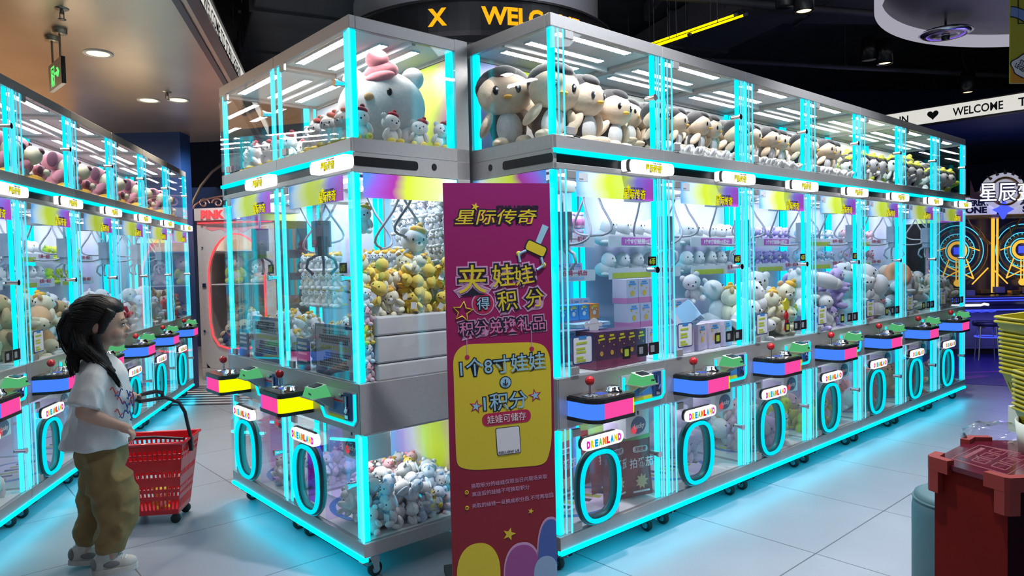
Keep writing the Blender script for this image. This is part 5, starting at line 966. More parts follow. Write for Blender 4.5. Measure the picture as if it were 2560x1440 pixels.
# snack bags standing in the first bin
mat('bag_red', (0.30, 0.015, 0.02), 0.22, 0.1, vary=0.15, scale=10, bump=0.4); mat('bag_green', (0.2, 0.4, 0.08), 0.3, vary=0.2); mat('bag_cream', (0.75, 0.6, 0.3), 0.4); mat('bag_yellow', (0.55, 0.48, 0.06), 0.3, vary=0.15)
def snack(M, p, yaw, label, group, mats=('bag_red', 'bag_green', 'ink_white', 'bag_cream'), lean=-0.06):
    r = thing('snack_bag', label, 'snack bag', (0, 0, 0), 0, group); r.matrix_world = M @ Matrix.Translation(p) @ Euler((lean, 0, yaw)).to_matrix().to_4x4()
    b = MB(); nx, nz = 8, 14; w, h, d = 0.19, 0.34, 0.07; idx = {}
    for s in (0, 1):
        for i in range(nx + 1):
            for j in range(nz + 1):
                u, v = i / nx, j / nz; edge = (math.sin(PI * u) ** 0.6) * (math.sin(PI * min(max((v - 0.05) / 0.9, 0), 1)) ** 0.5)
                y = (-1 if s == 0 else 1) * (d / 2 * edge + 0.0008 + 0.003 * math.sin(u * 19 + v * 13) * edge); b.v.append(((u - 0.5) * w * (1 - 0.06 * math.sin(PI * v)), y, v * h)); idx[s, i, j] = len(b.v) - 1
    for s in (0, 1):
        for i in range(nx):
            for j in range(nz):
                f = (idx[s, i, j], idx[s, i + 1, j], idx[s, i + 1, j + 1], idx[s, i, j + 1]); b.f.append(f if s == 0 else f[::-1]); b.m.append(1 if j >= nz - 2 else 0); b.s.append(True)
    b.build('pouch', [mats[0], mats[1]], r)
    t = MB(); t.plate(rrect(-0.045, 0.045, 0.232, 0.262, 0.012), -0.041, -0.037, 0); t.text('天味家', 0, 0.247, 0.024, -0.0415, 1, bold=0.0006, fit=0.07); t.build('badge', [mats[2], 'bag_red'], r)
    t = MB(); t.text('拍番茄', 0, 0.18, 0.052, -0.043, 0, bold=0.0006, fit=0.145); t.build('title', [mats[2]], r)
    t = MB(); t.plate(star(0, 0.085, 0.04, 0.6, 9), -0.040, -0.036, 0); t.plate([(-0.05, 0.03), (0.05, 0.03), (0.05, 0.038), (-0.05, 0.038)], -0.036, -0.030, 1); t.build('motif', [mats[3], mats[2]], r)
for i, (x, y, yw) in enumerate(((0.53, 0.14, 0.1), (0.665, 0.10, -0.25), (0.60, 0.28, 0.1), (0.36, 0.34, 0.0), (0.69, 0.42, 0.0), (0.22, 0.45, 0.0))):
    snack(B1, (x, y, ZB), yw, 'red snack bag in the first bin of the right row, %s' % ('second from the lock', 'beside the lock', 'behind the front two', 'behind the glass flap', 'deepest in the right corner', 'deepest in the left corner')[i], 'red snack bags in the first bin')
for i, (x, y) in enumerate(((0.10, 0.40), (0.10, 0.25))): snack(B1, (x, y, ZP + 0.01), R_(-80), 'green snack pouch behind the side glass of the right row, %s' % ('farther', 'nearer')[i], 'green pouches behind the side glass', ('bag_green', 'bag_green', 'ink_white', 'bag_yellow'))

# ------------------------------------------------------------------ standing banner in the notch of the island
bn = thing('standing_banner', 'tall magenta and red standing banner with a yellow tag panel of Chinese lettering', 'banner', (-0.270, 2.85, 0), ang(Vector((0.4365, 0.10, 0))))
ramp_print('banner_print', [(0.0, (0.27, 0.006, 0.014)), (0.25, (0.26, 0.006, 0.022)), (0.62, (0.34, 0.012, 0.10)), (1.0, (0.28, 0.014, 0.14))], 2, 0.05, 1.0, rough=0.35)
mat('bn_yellow', (0.74, 0.58, 0.03), 0.45); mat('bn_sky', (0.32, 0.60, 0.75), 0.45); mat('bn_dark', (0.012, 0.014, 0.03), 0.45); mat('bn_pink', (0.70, 0.22, 0.45), 0.45); mat('bn_red', (0.5, 0.02, 0.08), 0.45); mat('bn_white', (0.8, 0.8, 0.82), 0.45); mat('bn_blue', (0.08, 0.18, 0.4), 0.45); mat('bn_halo', (0.62, 0.35, 0.55), 0.45)
BW = 0.448
b = MB(); b.box(0, BW, 0, 0.012, 0.03, 1.725); b.build('panel', ['banner_print'], bn)
b = MB(); b.box(0.0, BW, -0.002, 0.30, 0.0, 0.03); b.add([(0.2, 0.012, 1.2), (0.24, 0.012, 1.2), (0.24, 0.28, 0.03), (0.2, 0.28, 0.03), (0.2, 0.02, 1.2), (0.24, 0.02, 1.2), (0.24, 0.29, 0.03), (0.2, 0.29, 0.03)], [(0, 1, 2, 3), (7, 6, 5, 4), (0, 3, 7, 4), (1, 5, 6, 2)]); b.build('stand', ['black_matte'], bn)
bx = lambda px: (px - 1116) / 263.0 * BW
bz = lambda py: 1.4 - (py - 655) * 0.001655
def bt(name, t, px, py, size, cols, fit=None, bold=0.004, halo=0.0, shear=0.0, rot=0.0, y=-0.0005):
    """lettering in layers: pale halo, dark outline, coloured face"""
    b = MB(); x, z = bx(px), bz(py); ms = []
    for c, k in zip(cols, ([bold + halo, bold, size * 0.006] if len(cols) == 3 else [bold, size * 0.006] if len(cols) == 2 else [bold])):
        ms.append(c); b.text(t, x, z, size, y, len(ms) - 1, bold=k, fit=(fit + 2 * k) if fit else None, shear=shear, rot=rot, th=0.0006); y -= 0.0008
    b.build(name, ms, bn)
bt('logo_lettering', '星际传奇', 1243, 543, 0.066, ('bn_dark', 'bn_yellow'), 0.345, 0.006, shear=0.2)
b = MB(); b.plate(star(bx(1192), bz(517), 0.017, 0.42, 5, 0.3), -0.0028, -0.0008, 0); b.text('STAR LEGEND', bx(1297), bz(518), 0.017, -0.001, 1, bold=0.0008, fit=0.18); b.build('small_lettering', ['bn_yellow', 'bn_dark'], bn)
for t, px, py, s, rt in (('夹', 1181, 697, 0.125, 0.0), ('娃', 1258, 690, 0.10, 0.05), ('娃', 1309, 690, 0.085, 0.15)): bt('headline', t, px, py, s, ('bn_halo', 'bn_dark', 'bn_yellow'), None, 0.008, 0.006, rot=rt)
b = MB(); b.plate([(bx(1206) + 0.048 * math.cos(a), bz(757) + 0.048 * math.sin(a)) for a in [2 * PI * i / 32 for i in range(32)]], -0.001, 0, 0); b.plate([(bx(1206) + 0.043 * math.cos(a), bz(757) + 0.043 * math.sin(a)) for a in [2 * PI * i / 32 for i in range(32)]], -0.0016, -0.0008, 1); b.build('round_patch', ['bn_halo', 'bn_red'], bn)
bt('headline', '得', 1206, 757, 0.056, ('bn_dark', 'bn_sky'), None, 0.005, y=-0.0018)
for t, px, py, s in (('积', 1266, 752, 0.088), ('分', 1335, 748, 0.082)): bt('headline', t, px, py, s, ('bn_halo', 'bn_dark', 'bn_yellow'), None, 0.007, 0.006, rot=0.08)
bt('subtitle', '积分兑换礼品', 1253, 815, 0.062, ('bn_halo', 'bn_dark', 'bn_pink'), 0.36, 0.0065, 0.004, rot=0.04)
def outline(o, r, y, b, mi): b.tube([(x, y, z) for x, z in o], r, mi, 5, closed=True)
b = MB(); outline(star(bx(1156), bz(775), 0.042, 0.45, 5, 0.15), 0.003, -0.001, b, 0); b.build('star_outline', ['bn_yellow'], bn)
# claw drawing
b = MB(); cx, cz = bx(1338), bz(628); K = Matrix.Translation((cx, 0, cz)) @ Matrix.Rotation(R_(25), 4, 'Y'); b.X = K
b.plate([(-0.012, 0.03), (0.012, 0.03), (0.014, 0.115), (-0.014, 0.115)], -0.002, 0, 1); b.plate(rrect(-0.048, 0.048, -0.015, 0.035, 0.012), -0.003, 0, 2); b.plate(rrect(-0.043, 0.043, -0.01, 0.03, 0.01), -0.004, -0.003, 0)
for s in (-1, 1): b.tube([(s * 0.035, -0.002, -0.015), (s * 0.058, -0.002, -0.04), (s * 0.04, -0.002, -0.07)], 0.006, 1, 6); b.ball((s * 0.058, -0.002, -0.04), (0.012, 0.003, 0.012), 0, 10, 5)
b.build('claw_drawing', ['bn_yellow', 'bn_sky', 'bn_dark'], bn)
# yellow tag panel with strings and holes
o = []
for i in range(60):
    a = 2 * PI * i / 60; c, s = math.cos(a), math.sin(a); ww = 0.206 * (1 + 0.015 * math.sin(5 * a + 1)); hh = 0.262 * (1 + 0.015 * math.sin(4 * a))
    o.append((bx(1250) + ww * math.copysign(abs(c) ** 0.28, c), bz(1016) + hh * math.copysign(abs(s) ** 0.28, s)))
b = MB(); b.plate(o, -0.0012, 0, 0); b.build('tag_panel', ['bn_yellow'], bn)
b = MB()
for px, py in ((1164, 889), (1325, 876)): b.plate([(bx(px) + 0.010 * math.cos(a), bz(py) + 0.010 * math.sin(a)) for a in [2 * PI * i / 16 for i in range(16)]], -0.002, -0.0012, 0); b.box(bx(px) - 0.0015, bx(px) + 0.0015, -0.002, -0.0004, bz(py), bz(py) + 0.075, 1)
b.build('tag_string', ['bn_red', 'bn_halo'], bn)
bt('tag_lettering', '1个8寸娃娃', 1252, 912, 0.078, ('bn_dark', 'bn_sky'), 0.36, 0.005, rot=0.045, y=-0.0014)
b = MB(); b.plate([(bx(1257) + 0.026 * math.cos(a), bz(957) + 0.026 * math.sin(a)) for a in [2 * PI * i / 28 for i in range(28)]], -0.002, -0.001, 1); b.plate([(bx(1257) + 0.022 * math.cos(a), bz(957) + 0.022 * math.sin(a)) for a in [2 * PI * i / 28 for i in range(28)]], -0.0028, -0.002, 0)
b.tube([(bx(1257), -0.003, bz(957) + 0.013), (bx(1257), -0.003, bz(957) - 0.012)], 0.0025, 1, 5); b.tube([(bx(1257) - 0.010, -0.003, bz(957) - 0.002), (bx(1257), -0.003, bz(957) - 0.013), (bx(1257) + 0.010, -0.003, bz(957) - 0.002)], 0.0025, 1, 5); b.build('arrow_badge', ['bn_sky', 'bn_dark'], bn)
bt('tag_lettering', '1积分', 1256, 1005, 0.078, ('bn_dark', 'bn_sky'), 0.185, 0.005, rot=0.04, y=-0.0014)
b = MB()
for px, py, rt in ((1183, 1013, 0.2), (1331, 995, -0.2)): b.plate(star(bx(px), bz(py), 0.030, 0.42, 5, rt), -0.002, -0.001, 0); b.plate(star(bx(px), bz(py), 0.019, 0.42, 5, rt), -0.003, -0.002, 1)
b.build('pink_star', ['bn_red', 'bn_sky'], bn)
b = MB(); b.X = Matrix.Translation((bx(1258), 0, bz(1047))) @ Matrix.Rotation(R_(-2.5), 4, 'Y'); b.plate(rrect(-0.104, 0.104, -0.027, 0.027, 0.024), -0.002, -0.001, 0); b.text('娃娃可储存', 0, 0, 0.037, -0.0025, 1, fit=0.165); b.build('pill_label', ['bn_red', 'bn_white'], bn)
b = MB(); b.X = Matrix.Translation((bx(1261), 0, bz(1105))) @ Matrix.Rotation(R_(-2.5), 4, 'Y'); b.plate(rrect(-0.052, 0.052, -0.058, 0.058, 0.008), -0.002, -0.001, 1); b.plate(rrect(-0.049, 0.049, -0.055, 0.055, 0.006), -0.003, -0.002, 0); b.text('FOLLOW US', 0, -0.046, 0.014, -0.0034, 1, fit=0.088); b.build('white_card', ['bn_white', 'bn_dark'], bn)
for t, px, py, f, sz in (('换取积分的娃娃仅限当日内现场夹取', 1262, 1209, 0.325, 0.021), ('离店后的娃娃不可换取积分', 1240, 1231, 0.245, 0.021), ('夹取的娃娃一旦换成积分后,不可再取回', 1270, 1259, 0.35, 0.021)): bt('fine_print', t, px, py, sz, ('bn_halo',), f, 0.0, rot=0.04)
b = MB()
for px, py in ((1155, 1227), (1155, 1266)): b.tube([(bx(px) + 0.007 * math.cos(a), -0.001, bz(py) + 0.007 * math.sin(a)) for a in [2 * PI * i / 12 for i in range(12)]], 0.0018, 0, 5, closed=True); b.ball((bx(px), -0.001, bz(py)), (0.003, 0.001, 0.003), 0, 6, 4)
b.build('bullet', ['bn_yellow'], bn)
b = MB()
for px, py, r in ((1258, 1344, 0.028), (1314, 1291, 0.012)): b.plate(star(bx(px), bz(py), r, 0.42, 5, 0.3), -0.002, 0, 0)
b.build('star', ['bn_yellow'], bn)
# plain soft shapes in the colours printed along the foot of the banner
b = MB()
def blob(px, py, rx, rz, y, mi, ex=2.3):
    o = []
    for i in range(40):
        a = 2 * PI * i / 40; c, s = math.cos(a), math.sin(a); X = bx(px) + rx * math.copysign(abs(c) ** (2 / ex), c); Z = bz(py) + rz * math.copysign(abs(s) ** (2 / ex), s); o.append((min(max(X, 0.001), BW - 0.001), max(Z, 0.035)))
    b.plate(o, y - 0.001, y, mi)
blob(1180, 1440, 0.092, 0.135, -0.0005, 0); blob(1290, 1450, 0.082, 0.135, -0.0015, 3); blob(1290, 1452, 0.076, 0.128, -0.0025, 1); blob(1364, 1410, 0.062, 0.165, -0.0015, 3); blob(1364, 1412, 0.056, 0.158, -0.003, 2); blob(1350, 1462, 0.055, 0.085, -0.004, 4)
mat('bn_plum', (0.35, 0.08, 0.28), 0.45); mat('bn_navy', (0.06, 0.13, 0.42), 0.45); mat('bn_pale', (0.30, 0.45, 0.65), 0.45)
b.build('soft_shapes', ['bn_yellow', 'bn_plum', 'bn_navy', 'bn_halo', 'bn_pale'], bn)

# ------------------------------------------------------------------ the girl
mat('skin', (0.60, 0.35, 0.25), 0.55, vary=0.04, scale=40); mat('hair', (0.010, 0.007, 0.006), 0.5, vary=0.3, scale=60, bump=0.4, spec=0.35); mat('shirt', (0.72, 0.70, 0.68), 0.85, vary=0.04, scale=30, bump=0.1); mat('khaki', (0.27, 0.175, 0.065), 0.85, vary=0.14, scale=14, bump=0.2); mat('shoe_white', (0.6, 0.56, 0.5), 0.6, vary=0.08, scale=30); mat('shoe_grey', (0.22, 0.2, 0.2), 0.7); mat('eye_white', (0.7, 0.7, 0.7), 0.2); mat('lip', (0.45, 0.16, 0.14), 0.5); mat('scribble_blue', (0.05, 0.08, 0.3), 0.7); mat('scribble_red', (0.5, 0.05, 0.06), 0.7); mat('nail', (0.62, 0.36, 0.3), 0.3)
def slim(v):
    k = 0.84 + 0.16 * min(1, max(0, (v[2] - 0.99) / 0.06)); return (v[0] * (k + 0.02 if k < 1 else 1), v[1] * k, v[2])
def organic(b, name, m, parent, voxel, wrinkle=None, smooth=6, factor=0.5):
    """weld overlapping volumes into one continuous skin, then shape folds along the normals"""
    b.v = [slim(v) for v in b.v]; o = b.build('tmp', [m]); r = o.modifiers.new('r', 'REMESH'); r.mode = 'VOXEL'; r.voxel_size = voxel
    s = o.modifiers.new('s', 'SMOOTH'); s.iterations = smooth; s.factor = factor
    dg = bpy.context.evaluated_depsgraph_get(); dg.update(); me = bpy.data.meshes.new_from_object(o.evaluated_get(dg)); bpy.data.objects.remove(o)
    if wrinkle:
        ns = [v.normal.copy() for v in me.vertices]
        for v, n in zip(me.vertices, ns): v.co += n * wrinkle(*v.co)
    me.materials.clear(); me.materials.append(MT[m]); me.polygons.foreach_set('use_smooth', [True] * len(me.polygons)); me.name = name
    q = bpy.data.objects.new(name, me); COL.objects.link(q); q.parent = parent; return q
gl = thing('person', 'girl with black ponytail in white T-shirt and khaki trousers, walking past the left row', 'person', (-1.925, 3.275, 0), R_(26))
b = MB()
b.ball((0.0, 0, 1.175), (0.098, 0.078, 0.098), 0, 24, 16); b.ball((0.032, 0, 1.118), (0.066, 0.062, 0.072), 0, 20, 14); b.ball((0.064, 0, 1.066), (0.034, 0.034, 0.026), 0, 14, 10); b.ball((0.075, 0, 1.165), (0.026, 0.052, 0.04), 0, 14, 10)
b.tube([(0.090, 0, 1.15), (0.100, 0, 1.132), (0.107, 0, 1.121)], [0.008, 0.010, 0.0125], 0, 10); b.ball((0.106, 0, 1.120), (0.013, 0.015, 0.011), 0, 10, 8)
b.ball((0.094, 0, 1.096), (0.011, 0.020, 0.008), 0, 12, 8); b.ball((0.091, 0, 1.085), (0.011, 0.018, 0.008), 0, 12, 8)
for s in (-1, 1):
    b.ball((0.062, s * 0.036, 1.105), (0.032, 0.028, 0.030), 0, 12, 8); b.ball((-0.012, s * 0.078, 1.135), (0.020, 0.010, 0.030), 0, 12, 8, (0, 0.2, s * 0.3))
b.tube([(-0.03, 0, 0.95), (-0.018, 0, 1.02), (0.0, 0, 1.08)], [0.055, 0.040, 0.042], 0, 16)
b.tube([(0, 0, 0.55), (-0.01, 0, 0.7), (-0.01, 0, 0.85), (-0.015, 0, 0.96)], [0.10, 0.095, 0.10, 0.07], 0, 16)
def hand(s, w, e, fingers, thumb):
    """palm with four unequal fingers and a thumb leaving its side"""
    w = Vector(w); e = Vector(e); b.tube([w, w.lerp(e, 0.5), e], [0.021, 0.025, 0.022], 0, 10)
    for pts in fingers: b.tube(pts, [0.0085, 0.008, 0.0075, 0.0065], 0, 8); b.ball(pts[-1], 0.0065, 0, 8, 6)
    b.tube(thumb, [0.010, 0.009, 0.0075], 0, 8); b.ball(thumb[-1], 0.0075, 0, 8, 6)
# right arm, elbow bent, hand forward at the waist with fingers loosely curled
b.tube([(-0.02, -0.12, 0.945), (-0.06, -0.165, 0.86), (-0.085, -0.185, 0.775)], [0.046, 0.042, 0.036], 0, 14); b.ball((-0.085, -0.185, 0.772), 0.036, 0, 12, 8)
b.tube([(-0.085, -0.185, 0.772), (0.0, -0.175, 0.728), (0.075, -0.16, 0.692)], [0.036, 0.032, 0.022], 0, 14)
hand(-1, (0.075, -0.16, 0.692), (0.118, -0.152, 0.668), [[(0.110 + 0.006 * i, -0.170 + 0.013 * i, 0.668 - 0.004 * i), (0.135 + 0.006 * i - 0.004 * abs(i - 1.4), -0.172 + 0.013 * i, 0.646 - 0.003 * i), (0.134 + 0.003 * i, -0.168 + 0.013 * i, 0.624), (0.117, -0.163 + 0.012 * i, 0.615 + 0.003 * i)] for i in range(4)], [(0.095, -0.142, 0.682), (0.125, -0.128, 0.672), (0.143, -0.132, 0.652)])
# left arm reaching for the basket grip
b.tube([(-0.02, 0.12, 0.945), (-0.01, 0.20, 0.87), (0.02, 0.28, 0.81)], [0.046, 0.042, 0.036], 0, 14); b.tube([(0.02, 0.28, 0.81), (0.07, 0.36, 0.765), (0.105, 0.43, 0.745)], [0.036, 0.032, 0.022], 0, 14)
hand(1, (0.105, 0.43, 0.745), (0.125, 0.465, 0.735), [[(0.110 + 0.014 * i, 0.478 - 0.004 * i, 0.738), (0.114 + 0.014 * i, 0.505 - 0.003 * abs(i - 1), 0.730), (0.116 + 0.014 * i, 0.510, 0.712), (0.114 + 0.014 * i, 0.494, 0.702)] for i in range(4)], [(0.10, 0.455, 0.73), (0.12, 0.475, 0.708), (0.14, 0.49, 0.703)])
b.tube([(0.045, -0.08, 0.15), (0.04, -0.07, 0.35), (0, -0.05, 0.58)], 0.04, 0, 10); b.tube([(-0.125, 0.08, 0.15), (-0.08, 0.07, 0.35), (0, 0.05, 0.58)], 0.04, 0, 10)
for s, x in ((-1, 0.01), (1, -0.125)): b.tube([(x, s * 0.08, 0.05), (x - 0.01, s * 0.08, 0.16)], 0.036, 0, 12)
bd = organic(b, 'body', 'skin', gl, 0.0048, None, 3, 0.4)
b = MB()
for s in (-1, 1): b.ball((0.0895, s * 0.031, 1.143), (0.006, 0.014, 0.0065), 0, 12, 8, (0, 0, -s * 0.45))
b.build('eye_white', ['eye_white'], gl)
for s in (-1, 1): b = MB(); b.ball((0.0935, s * 0.029, 1.143), (0.0035, 0.0075, 0.0075), 0, 12, 8, (0, 0, -s * 0.35)); b.build('iris', ['bead'], gl)
b = MB()
for s in (-1, 1): b.tube([(0.097, s * 0.014, 1.148), (0.098, s * 0.028, 1.1525), (0.088, s * 0.046, 1.149)], 0.0022, 0, 6); b.tube([(0.0985, s * 0.014, 1.170), (0.097, s * 0.030, 1.1725), (0.086, s * 0.046, 1.167)], 0.0022, 0, 6)
b.build('brow_and_lash', ['hair'], gl)
b = MB(); b.ball((0.103, 0, 1.0955), (0.005, 0.015, 0.0045), 0, 12, 6); b.ball((0.100, 0, 1.086), (0.005, 0.013, 0.005), 0, 12, 6); b.build('lips', ['lip'], gl)
# hair: cap to the hairline, side locks over the ears, bunch and hanging tail
b = MB(); b.ball((-0.022, 0, 1.192), (0.110, 0.090, 0.098), 0, 28, 18); b.ball((0.022, 0, 1.222), (0.074, 0.072, 0.058), 0, 20, 12); b.ball((-0.05, 0, 1.13), (0.075, 0.082, 0.08), 0, 18, 12)
for s in (-1, 1): b.tube([(0.045, s * 0.066, 1.215), (0.022, s * 0.083, 1.17), (0.004, s * 0.086, 1.115)], [0.024, 0.022, 0.014], 0, 10)
b.ball((-0.115, -0.01, 1.185), (0.042, 0.042, 0.05), 0, 16, 10); b.tube([(-0.11, -0.01, 1.20), (-0.135, -0.01, 1.15), (-0.132, -0.02, 1.09), (-0.11, -0.03, 1.03), (-0.10, -0.035, 0.99)], [0.036, 0.038, 0.034, 0.024, 0.01], 0, 14)
b.tube([(-0.09, -0.03, 1.12), (-0.075, -0.07, 1.05), (-0.015, -0.105, 0.99), (0.045, -0.115, 0.93), (0.075, -0.115, 0.875)], [0.04, 0.042, 0.036, 0.028, 0.01], 0, 12); b.tube([(-0.02, -0.08, 1.11), (-0.005, -0.088, 1.04), (0.035, -0.11, 0.965), (0.06, -0.12, 0.90)], [0.02, 0.02, 0.018, 0.006], 0, 10); b.tube([(-0.10, -0.03, 1.08), (-0.12, -0.075, 1.0), (-0.11, -0.10, 0.94)], [0.035, 0.028, 0.008], 0, 10)
organic(b, 'hair', 'hair', gl, 0.006, lambda x, y, z: 0.0016 * noise.noise(Vector((x * 22, y * 120, z * 22))) + 0.0010 * math.sin(150 * math.atan2(y, x + 0.02) / 2), 2, 0.4)
b = MB(); rr = random.Random(12); hc = Vector((-0.022, 0, 1.192)); hr = Vector((0.1125, 0.0925, 0.1005))
onhead = lambda d: hc + Vector((d.x * hr.x, d.y * hr.y, d.z * hr.z))
for i in range(110):
    t = -PI * 0.52 + PI * 1.04 * i / 109; d0 = Vector((0.66 * math.cos(t) + 0.12, math.sin(t), 0.62 * math.cos(t) - 0.25 * abs(math.sin(t)))).normalized(); d1 = Vector((-1.0, rr.uniform(-0.22, 0.22), rr.uniform(-0.1, 0.2))).normalized()
    pts = []
    for q in range(7): k = q / 6; d = (d0 * (1 - k) + d1 * k + Vector((0, 0, 0.35 * math.sin(PI * k) * max(0, math.cos(t))))).normalized(); pts.append(onhead(d) * 1.0)
    b.tube(pts, [0.0012] + [0.0024] * 5 + [0.0016], 0, 5)
tails = [([(-0.12, -0.02, 1.19), (-0.148, -0.02, 1.14), (-0.142, -0.03, 1.08), (-0.118, -0.04, 1.02), (-0.105, -0.04, 0.965)], 0.032), ([(-0.09, -0.05, 1.12), (-0.072, -0.085, 1.05), (-0.012, -0.118, 0.99), (0.045, -0.124, 0.93), (0.078, -0.122, 0.862)], 0.032), ([(-0.10, -0.05, 1.08), (-0.12, -0.09, 1.0), (-0.112, -0.112, 0.925)], 0.024)]
for path, sp in tails:
    for i in range(34):
        o = Vector((rr.uniform(-1, 1), rr.uniform(-1, 0.3), rr.uniform(-0.6, 0.6))) * sp; e = rr.uniform(0.8, 1.06); n = len(path); pts = []
        for q in range(9):
            u = min(0.999, q / 8 * e) * (n - 1); j = int(u); p = Vector(path[j]).lerp(Vector(path[min(j + 1, n - 1)]), u - j); pts.append(p + o * (1 - 0.75 * q / 8) + Vector((0.002 * math.sin(q * 1.3 + i), 0, 0)))
        b.tube(pts, [0.002] * 8 + [0.0006], 0, 5)
b.build('hair_strands', ['hair'], gl)['kind'] = 'stuff'
b = MB(); b.tube([(-0.105, 0.03, 1.20), (-0.112, 0.0, 1.222), (-0.110, -0.035, 1.205), (-0.112, -0.03, 1.165), (-0.113, 0.02, 1.16)], 0.010, 0, 8, closed=True); b.build('hair_tie', ['hair'], gl)
# loose shirt with wide sleeves
def loft(b, rings, seg=28, mi=0):
    v = []; f = []
    for (z, cx, cy, rx, ry) in rings:
        for j in range(seg): a = 2 * PI * j / seg; v.append((cx + rx * math.cos(a), cy + ry * math.sin(a), z))
    for i in range(len(rings) - 1):
        for j in range(seg): k = (j + 1) % seg; f.append((i * seg + j, (i + 1) * seg + j, (i + 1) * seg + k, i * seg + k))
    f.append(tuple(range(seg))); f.append(tuple(range(len(v) - 1, len(v) - seg - 1, -1))); b.add(v, f, mi, True)
b = MB(); loft(b, [(1.012, -0.018, 0, 0.052, 0.056), (0.992, -0.016, 0, 0.080, 0.105), (0.965, -0.012, 0, 0.105, 0.148), (0.92, -0.005, 0, 0.122, 0.165), (0.84, -0.004, 0, 0.135, 0.168), (0.74, -0.024, 0, 0.148, 0.172), (0.67, -0.038, 0, 0.160, 0.180), (0.596, -0.046, 0, 0.172, 0.188), (0.586, -0.046, 0, 0.166, 0.182)])
for s in (-1, 1): b.tube([(-0.01, s * 0.10, 0.95), (-0.035, s * 0.155, 0.90), (-0.062, s * 0.192, 0.84), (-0.075, s * 0.205, 0.795)], [0.062, 0.072, 0.076, 0.082], 0, 18)
organic(b, 'shirt', 'shirt', gl, 0.0065, lambda x, y, z: (0.012 * (0.4 - abs(noise.noise(Vector((x * 13 + z * 6, y * 13, z * 5)))) * 1.6)) * min(1, max(0, (1.0 - z) * 5)), 4, 0.5)
b = MB(); rr = random.Random(4)
for i in range(16):
    z0 = 0.70 + 0.017 * (i % 9); t0 = R_(-62 + 7 * (i % 7) + 20 * (i // 9)); pts = []
    for q in range(14): a = t0 + q * 0.022 * (1 if i % 2 else -1); z = z0 + 0.010 * math.sin(q * 0.7 + i) + 0.0026 * q; pts.append((-0.008 + 0.150 * math.cos(a), 0.176 * math.sin(a), z))
    b.tube(pts, 0.0028, i % 3 == 2 and 1 or 0, 5)
b.v = [slim(v) for v in b.v]; b.build('shirt_print', ['scribble_blue', 'scribble_red'], gl)
# baggy trousers gathered at the ankle
b = MB(); loft(b, [(0.62, -0.02, 0, 0.105, 0.125), (0.56, -0.02, 0, 0.128, 0.148), (0.50, -0.015, 0, 0.128, 0.150), (0.46, -0.01, 0, 0.10, 0.12)])
b.tube([(-0.02, -0.065, 0.54), (0.01, -0.078, 0.43), (0.045, -0.085, 0.33), (0.042, -0.085, 0.235), (0.020, -0.082, 0.16), (0.008, -0.08, 0.105), (0.005, -0.08, 0.085)], [0.100, 0.112, 0.112, 0.102, 0.090, 0.074, 0.050], 0, 20)
b.tube([(-0.03, 0.065, 0.54), (-0.045, 0.078, 0.42), (-0.075, 0.082, 0.31), (-0.105, 0.082, 0.21), (-0.12, 0.082, 0.14), (-0.125, 0.082, 0.105)], [0.092, 0.092, 0.082, 0.070, 0.060, 0.045], 0, 18)
organic(b, 'trousers', 'khaki', gl, 0.0065, lambda x, y, z: 0.020 * (0.35 - abs(noise.noise(Vector((x * 7 + z * 5, y * 7, z * 8 - x * 6)))) * 1.7) + 0.008 * (0.3 - abs(noise.noise(Vector((x * 16 - z * 12, y * 14, z * 17 + 5))))), 4, 0.5)
# trainers
for s, x0, lift, nm in ((-1, -0.04, 0.0, 'shoe'), (1, -0.165, 0.015, 'shoe')):
    y0 = s * 0.082; b = MB(); b.X = Matrix.Translation((x0, y0, 0)) @ Matrix.Rotation(lift * 6, 4, 'Y') @ Matrix.Translation((0, 0, lift))
    b.ball((0.115, 0, 0.036), (0.058, 0.040, 0.032), 0, 16, 10); b.ball((0.055, 0, 0.048), (0.065, 0.038, 0.040), 0, 16, 10); b.ball((0.0, 0, 0.05), (0.048, 0.036, 0.045), 0, 16, 10); b.tube([(0.02, 0, 0.06), (0.015, 0, 0.10)], [0.040, 0.042], 0, 14)
    sh = organic(b, nm, 'shoe_white', gl, 0.006, None, 4, 0.5)
    b2 = MB(); b2.X = b.X; o = [(0.062 + 0.112 * math.cos(2 * PI * i / 32), (0.043 - 0.006 * math.cos(2 * PI * i / 32) * -1) * math.sin(2 * PI * i / 32)) for i in range(32)]; b2.prism(o, 0.0, 0.024, 0, smooth=True); b2.v = [slim(v) for v in b2.v]; b2.build('sole', ['shoe_white'], sh, bevel=0.005)
    b2 = MB(); b2.X = b.X
    for q in range(4): b2.tube([(0.06 + 0.018 * q, -0.026, 0.077 - 0.006 * q), (0.068 + 0.018 * q, 0, 0.088 - 0.007 * q), (0.06 + 0.018 * q, 0.026, 0.077 - 0.006 * q)], 0.004, 0, 6)
    b2.ball((-0.03, 0, 0.05), (0.022, 0.036, 0.03), 1, 12, 8); b2.ball((0.05, -0.034, 0.045), (0.04, 0.006, 0.016), 1, 12, 6); b2.v = [slim(v) for v in b2.v]; b2.build('laces', ['ink_white', 'shoe_grey'], sh)

